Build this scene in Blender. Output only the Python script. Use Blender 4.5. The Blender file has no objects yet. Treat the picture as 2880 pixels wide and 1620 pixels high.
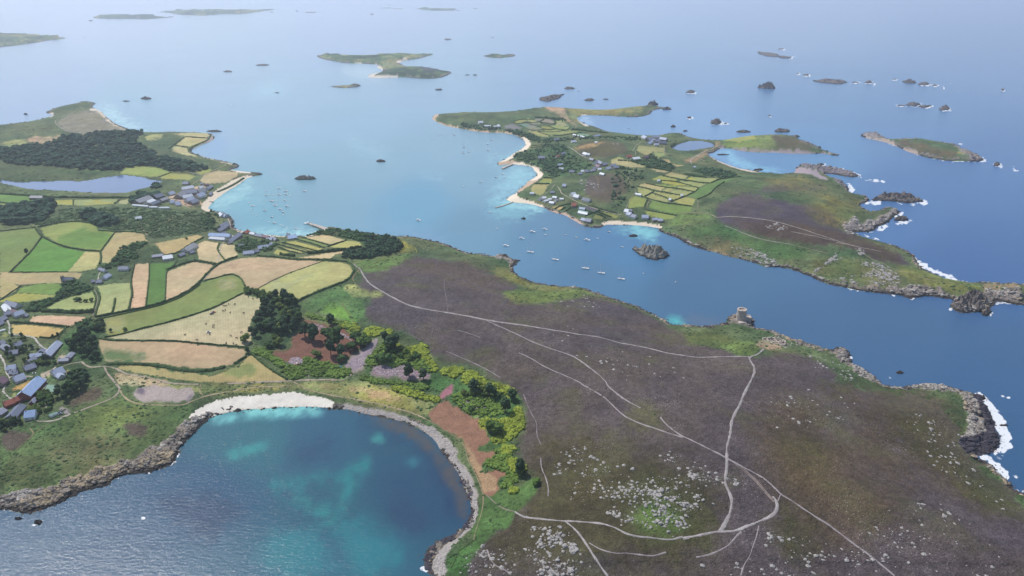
import bpy, bmesh, math, random
import numpy as np
from mathutils import Vector
rad = math.radians
scene = bpy.context.scene
COL = scene.collection
RNG = np.random.default_rng(7)
random.seed(7)

# ---------------------------------------------------------------- camera
CAM_H, PITCH, FOC = 466.0, rad(23.287), 1829.6      # focal length in units of a 2576 wide frame
cam_d = bpy.data.cameras.new("camera"); cam = bpy.data.objects.new("camera", cam_d); COL.objects.link(cam)
cam.location = (0, 0, CAM_H); cam.rotation_euler = (math.pi/2 - PITCH, 0, 0)
cam_d.sensor_width = 36.0; cam_d.lens = 36*FOC/2576; cam_d.clip_start = 1.0; cam_d.clip_end = 200000.0
scene.camera = cam

# ---------------------------------------------------------------- light
SUN_AZ, SUN_EL = rad(-46), rad(54)                   # azimuth from +Y towards +X
sun_d = bpy.data.lights.new("sun", 'SUN'); sun_d.energy = 3.6; sun_d.angle = rad(0.53); sun_d.color = (1.0, 0.955, 0.89)
sun = bpy.data.objects.new("sun", sun_d); COL.objects.link(sun)
sdir = Vector((math.sin(SUN_AZ)*math.cos(SUN_EL), math.cos(SUN_AZ)*math.cos(SUN_EL), math.sin(SUN_EL)))
sun.rotation_euler = sdir.to_track_quat('Z', 'Y').to_euler(); sun.location = (0, 0, 900)
world = bpy.data.worlds.new("World"); scene.world = world; world.use_nodes = True
wn = world.node_tree.nodes; wl = world.node_tree.links; wn.clear()
sky = wn.new("ShaderNodeTexSky"); sky.sky_type = 'NISHITA'; sky.sun_disc = False
sky.sun_elevation = SUN_EL; sky.sun_rotation = SUN_AZ; sky.altitude = 400; sky.air_density = 1.0; sky.dust_density = 1.6; sky.ozone_density = 1.2
bg = wn.new("ShaderNodeBackground"); bg.inputs[1].default_value = 0.12
wo = wn.new("ShaderNodeOutputWorld"); wl.new(sky.outputs[0], bg.inputs[0]); wl.new(bg.outputs[0], wo.inputs[0])
scene.view_settings.view_transform = 'Standard'; scene.view_settings.look = 'None'
scene.view_settings.exposure = 0.22; scene.view_settings.gamma = 1.0
scene.cycles.volume_bounces = 1; scene.cycles.max_bounces = 5; scene.cycles.diffuse_bounces = 2
scene.cycles.glossy_bounces = 2; scene.cycles.transmission_bounces = 2; scene.cycles.use_denoising = True
scene.cycles.sample_clamp_indirect = 3.0; scene.cycles.sample_clamp_direct = 12.0

# ---------------------------------------------------------------- photograph <-> ground
SP, CP = math.sin(PITCH), math.cos(PITCH)
def proj(x, y, z=0.0):
    dz = z - CAM_H
    d = y*CP - dz*SP
    up = y*SP + dz*CP
    d = np.maximum(d, 1.0)
    return 1288 + FOC*x/d, 724.5 - FOC*up/d
def unproj(u, v, z=0.0):
    a = (np.asarray(u, float)-1288)/FOC; b = -(np.asarray(v, float)-724.5)/FOC
    dx = a; dy = CP + b*SP; dz = -SP + b*CP
    t = (z - CAM_H)/np.minimum(dz, -1e-4)
    return dx*t, dy*t
TILE = {'F':(0,0,1)}
for k, c in enumerate("ABCDEGHIJ"):
    TILE[c] = ((k % 3)*858.667, (k//3)*483.0, 3.0)
TILE.update({'K':(0,733.4,6), 'L':(0,939.2,9), 'M':(500.9,536.7,6), 'N':(1252.2,277.3,6), 'O':(1538.4,357.8,6),
             'Q':(1162.8,411.4,6), 'R':(304.1,393.6,6), 'S':(572.4,733.4,6)})
def P(s):
    """'D 10,20 30,40 E 1,2' -> n x 2 frame coordinates"""
    o = TILE['F']; out = []
    for w in s.split():
        if w in TILE: o = TILE[w]; continue
        a, b = w.split(','); out.append((o[0]+float(a)/o[2], o[1]+float(b)/o[2]))
    return np.array(out)
def chaikin(p, n=1, closed=True):
    for _ in range(n):
        q = np.roll(p, -1, 0) if closed else p[1:]
        r = p if closed else p[:-1]
        a = r*.75+q*.25; b = r*.25+q*.75
        m = np.empty((2*len(a), p.shape[1])); m[0::2] = a; m[1::2] = b
        p = m if closed else np.vstack([p[:1], m, p[-1:]])
    return p
# ---------------------------------------------------------------- noise
def vn(x, y, s=0):
    xi = np.floor(x); yi = np.floor(y); fx = x-xi; fy = y-yi
    fx = fx*fx*(3-2*fx); fy = fy*fy*(3-2*fy)
    xi = xi.astype(np.int64); yi = yi.astype(np.int64)
    def h(a, b):
        n = (a*374761393 + b*668265263 + s*974711) & 0xffffffff
        n = ((n ^ (n >> 13))*1274126177) & 0xffffffff
        return ((n ^ (n >> 16)) & 0xffff)/65535.0
    return (h(xi, yi)*(1-fx)+h(xi+1, yi)*fx)*(1-fy) + (h(xi, yi+1)*(1-fx)+h(xi+1, yi+1)*fx)*fy
def fbm(x, y, s=0, o=4, g=.5):
    t = 0; a = 1; n = 0
    for k in range(o):
        t = t + a*vn(x*2**k, y*2**k, s+k*17); n += a; a *= g
    return t/n - .5                                   # about -0.5 .. 0.5
def ridged(x, y, s=0, o=4):
    t = 0; a = 1; n = 0
    for k in range(o):
        t = t + a*(1-np.abs(2*vn(x*2**k+7.3*k, y*2**k, s+k*13)-1)); n += a; a *= .55
    return t/n                                        # 0..1
def lin(hexs, k=1.0):
    c = np.array([int(hexs[i:i+2], 16) for i in (0, 2, 4)])/255.0
    return np.where(c <= .04045, c/12.92, ((c+.055)/1.055)**2.4)*k
# ---------------------------------------------------------------- ground sampling grid
gu = np.concatenate([np.arange(-420, -20, 8), np.arange(-20, 2597, 2.0), np.arange(2600, 3000, 8)])
gv = np.concatenate([[-61, -59, -56, -52, -46, -40, -34, -28, -22], np.arange(-18, 1470, 2.0), np.arange(1472, 1860, 8)])
NU, NV = len(gu), len(gv)
UU, VV = np.meshgrid(gu, gv)
X0, Y0 = unproj(UU, VV, 0.0)
IU = np.arange(NU); IV = np.arange(NV)
def gidx(u, v): return np.interp(u, gu, IU), np.interp(v, gv, IV)
def bilin(R, u, v):
    a, b = gidx(u, v)
    i = np.minimum(a.astype(int), NU-2); j = np.minimum(b.astype(int), NV-2); fa = a-i; fb = b-j
    return (R[j, i]*(1-fa)+R[j, i+1]*fa)*(1-fb) + (R[j+1, i]*(1-fa)+R[j+1, i+1]*fa)*fb
def fill(p):
    """even-odd fill of a frame polygon on the grid"""
    a, b = gidx(p[:, 0], p[:, 1])
    tg = np.zeros((NV, NU+1), np.int32)
    for k in range(len(a)):
        x0, y0 = a[k-1], b[k-1]; x1, y1 = a[k], b[k]
        if y0 > y1: x0, y0, x1, y1 = x1, y1, x0, y0
        r0, r1 = int(math.ceil(y0)), int(math.ceil(y1))
        if r1 <= r0: continue
        r = np.arange(r0, r1)
        x = x0 + (r-y0)*(x1-x0)/(y1-y0)
        c = np.clip(np.ceil(x).astype(int), 0, NU)
        np.add.at(tg, (r, c), 1)
    return (np.cumsum(tg, 1)[:, :NU] & 1).astype(bool)
def blur(m, r):
    m = m.astype(np.float32); r = int(max(1, r))
    for _ in range(2):
        for ax in (0, 1):
            pad = [(0, 0), (0, 0)]; pad[ax] = (r+1, r)
            c = np.cumsum(np.pad(m, pad, mode='edge'), ax, dtype=np.float64)
            if ax == 0: m = ((c[2*r+1:]-c[:-2*r-1])/(2*r+1)).astype(np.float32)
            else: m = ((c[:, 2*r+1:]-c[:, :-2*r-1])/(2*r+1)).astype(np.float32)
    return m
JU = (fbm(UU/9, VV/9, 3, 3)*2); JV = (fbm(UU/9, VV/9, 31, 3)*2)
II, JJ = np.meshgrid(IU, IV)
def jitter(m, k):
    if k <= 0: return m
    return m[np.clip((JJ+JV*k).round().astype(int), 0, NV-1), np.clip((II+JU*k).round().astype(int), 0, NU-1)]
# ---------------------------------------------------------------- coastlines (waterline, traced)
TRESCO = """F -420,345 A 0,945 250,915 400,875 410,862 355,858 350,845 440,805 520,790 590,778 630,762 690,768 722,782 700,800 690,812
760,838 800,880 860,930 960,970 1020,988 1110,1000 1340,994 1560,1004 1600,1016 1625,1035 1605,1060 1560,1080 1500,1100 1455,1125 1440,1140 1460,1158
1560,1192 1620,1202 1700,1222 1790,1240 1805,1252 1790,1268 1730,1280 1800,1290 1900,1302 1985,1308 1960,1325 1890,1332 1850,1355 1800,1390 1750,1423 1700,1450
D 1668,28 1625,58 1592,88 1575,108 1570,130 1620,145 1660,152 1710,172 1750,195 1765,225 1755,262 1780,285 1850,300 1950,316 2080,331 2150,336 2300,334 2400,312 2440,292 2455,275 2500,262 2576,280
E 40,284 100,292 230,318 400,332 560,342 700,372 780,392 850,422 910,447 980,468 1040,462 1100,482 1160,486 1180,470 1230,466 1270,490 1300,508 1345,514 1325,540 1290,560 1300,600 1340,635 1380,655 1450,683 1560,703 1700,715 1810,722 1850,735 1900,757 2000,787 2100,822 2200,852 2300,897 2400,947 2450,977 2490,1000 2576,1008
G 80,1010 200,1010 290,1000 335,985 350,960 340,940 385,930 420,920 470,912 510,945 540,965 525,1000 540,1030 580,1035 650,1040 690,1050 720,1070 800,1100 850,1120 930,1140 1000,1160 1060,1185 1130,1195 1200,1188 1250,1205 1268,1235 1262,1270 1290,1312 1340,1335 1370,1352 1440,1400 1470,1430
J 1500,8 1560,22 1660,28 1750,16 1850,5 1950,12 2030,27 2080,45 2130,62 2190,75 2250,90 2260,120 2300,180 2330,240 2345,290 2345,340 2385,400 2370,470 2330,520 2270,530 2225,528 2225,560 2280,590 2340,620 2380,680 2460,740 2478,780 2500,802 2576,830
F 2750,1330 2950,1500 2900,1800 1230,1800 1140,1650 1105,1560
I 700,1449 660,1400 630,1350 635,1290 660,1240 720,1200 830,1150 900,1110 960,1050 985,960 970,870 920,770 880,680 850,610 800,560 760,510 720,460 690,410 650,375 600,342 520,300 400,272 250,242 150,222 60,200 0,188
H 2500,183 2400,172 2300,170 2200,171 2100,176 1950,188 1850,193 1750,203 1640,233 1590,258 1550,290 1500,330 1470,370 1440,400 1400,440 1360,480 1333,520 1328,570 1300,600 1250,625 1150,658 1100,670 1060,678 930,680 860,715 800,768 740,775 690,788 640,800 600,820 520,860 420,910 300,950 180,975 130,962 60,945 0,950
F -420,1300"""
BRYHER = """B 680,900 760,940 820,958 900,970 1000,990 1130,1003 1210,1001 1330,1022 1375,1055 1395,1082 1385,1103 1350,1133 1305,1156 1275,1178 1250,1197 1215,1212 1180,1225 1172,1240 1200,1247 1260,1240 1290,1238
1310,1240 1400,1250 1440,1262 1455,1285 1475,1303 1480,1322 1462,1340 1425,1356 1380,1398 1325,1449
E 1310,15 1270,35 1238,58 1300,78 1400,86 1500,106 1560,132 1600,155 1650,165 1700,182 1760,216 1800,240 1850,260 1900,268 1950,270 1985,255 2000,243 2100,247 2200,250 2300,258 2400,270 2392,290 2420,305 2450,316 2576,362
G 30,390 60,406 150,432 250,456 300,475 350,490 480,512 560,540 600,560 640,566 700,565 760,570 850,592 900,615 950,632 1000,655 1050,680 1150,706 1230,718 1300,736 1370,745 1450,760 1520,766 1600,775 1650,780 1690,798 1740,800 1780,798 1830,782 1880,785 1930,796 2000,805 2050,812 2040,840 2025,862 2050,890 2100,908 2150,912 2200,905 2250,908 2262,930 2300,938 2330,895 2300,882 2350,855 2370,825 2420,830 2480,842 2576,852
F 2750,770 2900,760 2900,715 2750,710 G 2576,700 2500,694 2400,690 2300,684 2200,685 2120,680 2050,665 2000,655 1950,640 1880,615 1830,592 1785,562 1770,530 1745,480 1700,450 1660,430 1620,416 1540,390 1470,370 1400,350 1340,330 1285,308 1350,302 1400,306 1440,290 1470,262 1500,250 1560,230 1570,200 1600,182 1645,156 1600,122 1540,112 1480,140 1420,150 1370,130 1340,105 1345,90 1410,70 1408,45 1350,25 1300,15 1250,0
C 1250,1440 1240,1400 1180,1355 1100,1330 1060,1305 1150,1315 1250,1335 1325,1335 1320,1315 1240,1290 1150,1272 1050,1255 990,1245 940,1238 870,1240 890,1255 845,1270 850,1295 800,1311 700,1311 600,1300 500,1285 400,1265 300,1228 230,1195 200,1175 185,1162 240,1150 262,1130 300,1117 370,1122
420,1138 520,1148 600,1152 700,1150 750,1156 850,1160 950,1161 1050,1158 1100,1165 1165,1180 1178,1168 1100,1145 1040,1122 1010,1100 950,1075 870,1050 870,1035 800,1020 700,1015 620,1018 500,1025 400,1040 340,1052 300,1058 200,1058 100,1047 0,1020
B 2576,1012 2520,1000 2440,1012 2400,1022 2250,1022 2150,1010 2000,992 1950,972 1900,950 1860,945 1800,920 1775,895 1800,872 1850,868 2000,872 2150,883 2250,884 2340,862 2330,840 2400,820 2470,823 2440,810 2350,800 2370,785 2340,780 2300,800 2200,805 2050,825 1950,830 1750,820 1600,812 1500,818 1400,825 1300,840 1150,850 1080,850 950,850 900,850 850,855 740,862 700,865"""
SAMSON = """A 2385,417 2440,412 2530,415 2576,420 B 50,422 150,424 300,420 450,412 560,410 640,407 700,404 690,414 620,432 580,446 480,454 430,477 480,500 560,515 640,520 750,530 840,543 800,568 750,588 680,596 600,592 550,590 500,583 450,583 350,585 250,587 195,581 200,570 240,558 290,548 318,532 300,522 262,510 292,490 250,486 180,480 100,478 0,474
A 2540,464 2450,450 2400,432"""
GWEAL = """C 1345,1018 1370,1005 1450,1005 1500,1025 1540,1048 1600,1052 1700,1048 1800,1050 1900,1065 2000,1082 2080,1095 2110,1130 2180,1140 2240,1182 2275,1206 2240,1218 2200,1220 2100,1216 2000,1215 1850,1190 1780,1170 1700,1145 1650,1120 1600,1100 1540,1075 1400,1045 1355,1032"""
FAR_ISLES = ["A 690,128 720,125 850,122 950,120 1100,122 1200,125 1310,129 1180,141 1100,146 950,142 800,140 710,138",
 "A 1185,90 1260,88 1350,80 1500,75 1620,78 1800,76 1980,72 2080,66 2110,66 2000,82 1900,97 1800,106 1700,104 1650,107 1590,116 1450,115 1330,109 1260,92",
 "B 205,57 320,54 420,64 520,68 620,64 700,66 800,62 900,60 850,70 870,80 800,80 700,80 620,72 520,70 450,70 300,60",
 "F -150,145 A 0,356 100,348 150,341 200,330 300,320 350,305 420,300 520,288 450,282 300,270 150,262 50,262 0,265 F -150,92"]
ISLETS = ["A 2480,655 2530,648 2576,645 B 50,645 100,640 145,645 120,655 60,664 0,664 A 2540,660",
          "B 1065,420 1100,414 1200,413 1250,418 1300,418 1330,422 1210,439 1160,437 1090,430"]
def off(p, n=1): return chaikin(p, n)
ISLAND_DEFS = [("tresco", TRESCO), ("bryher", BRYHER), ("samson", SAMSON), ("gweal", GWEAL)] + [("far", s) for s in FAR_ISLES] + [("islet", s) for s in ISLETS]
LAND = np.zeros((NV, NU), bool)
SEG = []; ISLE_ID = np.zeros((NV, NU), np.int8)
for k, (nm, s) in enumerate(ISLAND_DEFS):
    p = chaikin(P(s), 1); m = fill(p); LAND |= m; ISLE_ID[m] = k+1
    x, y = unproj(p[:, 0], p[:, 1], 0.0)
    w = np.stack([x, y], 1); SEG.append(np.hstack([w, np.roll(w, -1, 0)]))
SEG = np.vstack(SEG)
# signed distance to the waterline in metres: exact near it, coarse elsewhere
def segd(px, py, s):
    ax, ay, bx, by = s
    dx, dy = bx-ax, by-ay
    t = np.clip(((px-ax)*dx+(py-ay)*dy)/(dx*dx+dy*dy+1e-9), 0, 1)
    return np.hypot(px-ax-t*dx, py-ay-t*dy)
st = 10
cj = np.unique(np.append(np.arange(0, NV, st), NV-1)); ci = np.unique(np.append(np.arange(0, NU, st), NU-1))
CX, CY = X0[np.ix_(cj, ci)], Y0[np.ix_(cj, ci)]
cd = np.full(CX.shape, 1e9)
for s in SEG: np.minimum(cd, segd(CX, CY, s), out=cd)
tmp = np.stack([np.interp(IU, ci, r) for r in cd]); SD = np.stack([np.interp(IV, cj, tmp[:, k]) for k in range(NU)], 1)
near = np.full(SD.shape, 1e9)
BAND = 45.0
for s in SEG:
    x0, x1 = min(s[0], s[2])-BAND, max(s[0], s[2])+BAND; y0, y1 = max(300, min(s[1], s[3])-BAND), max(s[1], s[3])+BAND
    cu, cv = proj(np.array([x0, x1, x0, x1]), np.array([y0, y0, y1, y1]))
    a, b = gidx(cu, cv)
    i0, i1 = int(a.min()), int(a.max())+2; j0, j1 = int(b.min()), int(b.max())+2
    if i1-i0 < 1 or j1-j0 < 1: continue
    sl = (slice(j0, j1), slice(i0, i1))
    near[sl] = np.minimum(near[sl], segd(X0[sl], Y0[sl], s))
SD = np.where(near < BAND, near, np.maximum(SD, BAND*.9))
SD = np.where(LAND, SD, -SD)
DIST = np.hypot(X0, Y0)
# ---------------------------------------------------------------- relief
HILLS = """F 1480,930 34 300;F 1900,1150 30 280;F 1180,720 20 200;F 1660,1230 8 60;F 1600,1390 9 60;F 2350,1250 18 240;F 1920,880 10 60
F 200,1150 14 90;F 480,700 12 260;F 430,540 17 130;F 60,900 8 120;F 300,640 8 150;F 720,1000 -2 60
F 1215,285 36 170;F 1950,560 30 260;F 2200,670 20 130;F 1560,395 20 110;F 1520,465 24 110;F 1900,368 16 120;F 1380,400 6 120;F 2150,560 12 120
F 2340,378 20 110;F 2440,400 14 50;F 870,150 34 240;F 1030,180 24 170;F 2550,750 18 70;F 2420,765 14 45;F 2240,500 14 40;F 2240,535 16 50;F 2180,540 12 60
F 500,30 22 500;F 600,30 14 300;F 300,45 20 400;F 60,95 34 400;F 1100,23 8 300;F 870,215 8 60;F 1240,140 5 60;F 1590,270 8 60;F 1640,263 14 30;F 210,262 9 60
F 1290,662 9 40;F 1860,815 5 25;F 2100,890 8 30;F 2450,1050 10 60;F 400,1130 6 30"""
HT = np.full((NV, NU), 7.0)
for ln in HILLS.replace("\n", ";").split(";"):
    t, c, h, sg = ln.split(); u, v = map(float, c.split(',')); cx, cy = unproj(u, v); h = float(h); sg = float(sg)
    HT += h*np.exp(-((X0-cx)**2+(Y0-cy)**2)/(2*sg*sg))
HT += 3.0*fbm(X0/90, Y0/90, 5, 3)*2
HT += np.where(ISLE_ID >= 5, 1, 0)*np.clip(fbm(X0/260, Y0/260, 45, 3)*60, -8, 22)
SLOPE = 0.24
HT = np.maximum(HT, 3.0)
SDW = SD + fbm(X0/16, Y0/16, 9, 3)*np.clip(6-DIST/1500, 1.5, 6)      # the waterline wanders a little
ZS = HT*(1-np.exp(-np.maximum(SDW, 0)*SLOPE/HT*1.0))
# fresh-water pools: level water, level shores
POOLS = ["""A 0,1352 60,1362 110,1372 350,1366 480,1360 600,1365 650,1360 700,1352 780,1335 900,1322 930,1318 1000,1325 1100,1336 1112,1352 1190,1358 1245,1362 1220,1385 1180,1402 1110,1430 D 1040,-8 1000,4 960,20 880,18 800,15 650,8 500,-4 A 420,1447 380,1436 300,1437 200,1432 100,1405 50,1398 0,1388""",
 "B 2480,1127 2500,1105 2540,1085 2576,1075 C 50,1060 100,1060 180,1066 235,1082 245,1105 200,1115 150,1126 50,1142 B 2550,1148 2510,1138"]
POOL_Z = 1.6; POOLM = np.zeros((NV, NU), bool)
for s in POOLS:
    p = chaikin(P(s), 2); x, y = unproj(p[:, 0], p[:, 1], POOL_Z); u, v = proj(x, y)
    m = fill(np.stack([u, v], 1)); POOLM |= m
pm = blur(POOLM, 6)
ZS = ZS*(1-pm) + pm*(POOL_Z+0.1)
ZS = ZS*(1-blur(POOLM, 25)*.6) + blur(POOLM, 25)*.6*2.0
def ground(u, v):
    """frame point -> world point on the smooth terrain"""
    u = np.asarray(u, float); v = np.asarray(v, float); z = np.zeros_like(u)
    for _ in range(14):
        x, y = unproj(u, v, z); pu, pv = proj(x, y)
        z = z*.35 + .65*np.maximum(bilin(ZS, pu, pv), 0)
    x, y = unproj(u, v, z)
    return x, y, z
def warp(p):
    """frame polygon as seen in the photograph -> where it lies on the level ground grid"""
    x, y, z = ground(p[:, 0], p[:, 1]); u, v = proj(x, y)
    return np.stack([u, v], 1)
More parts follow.
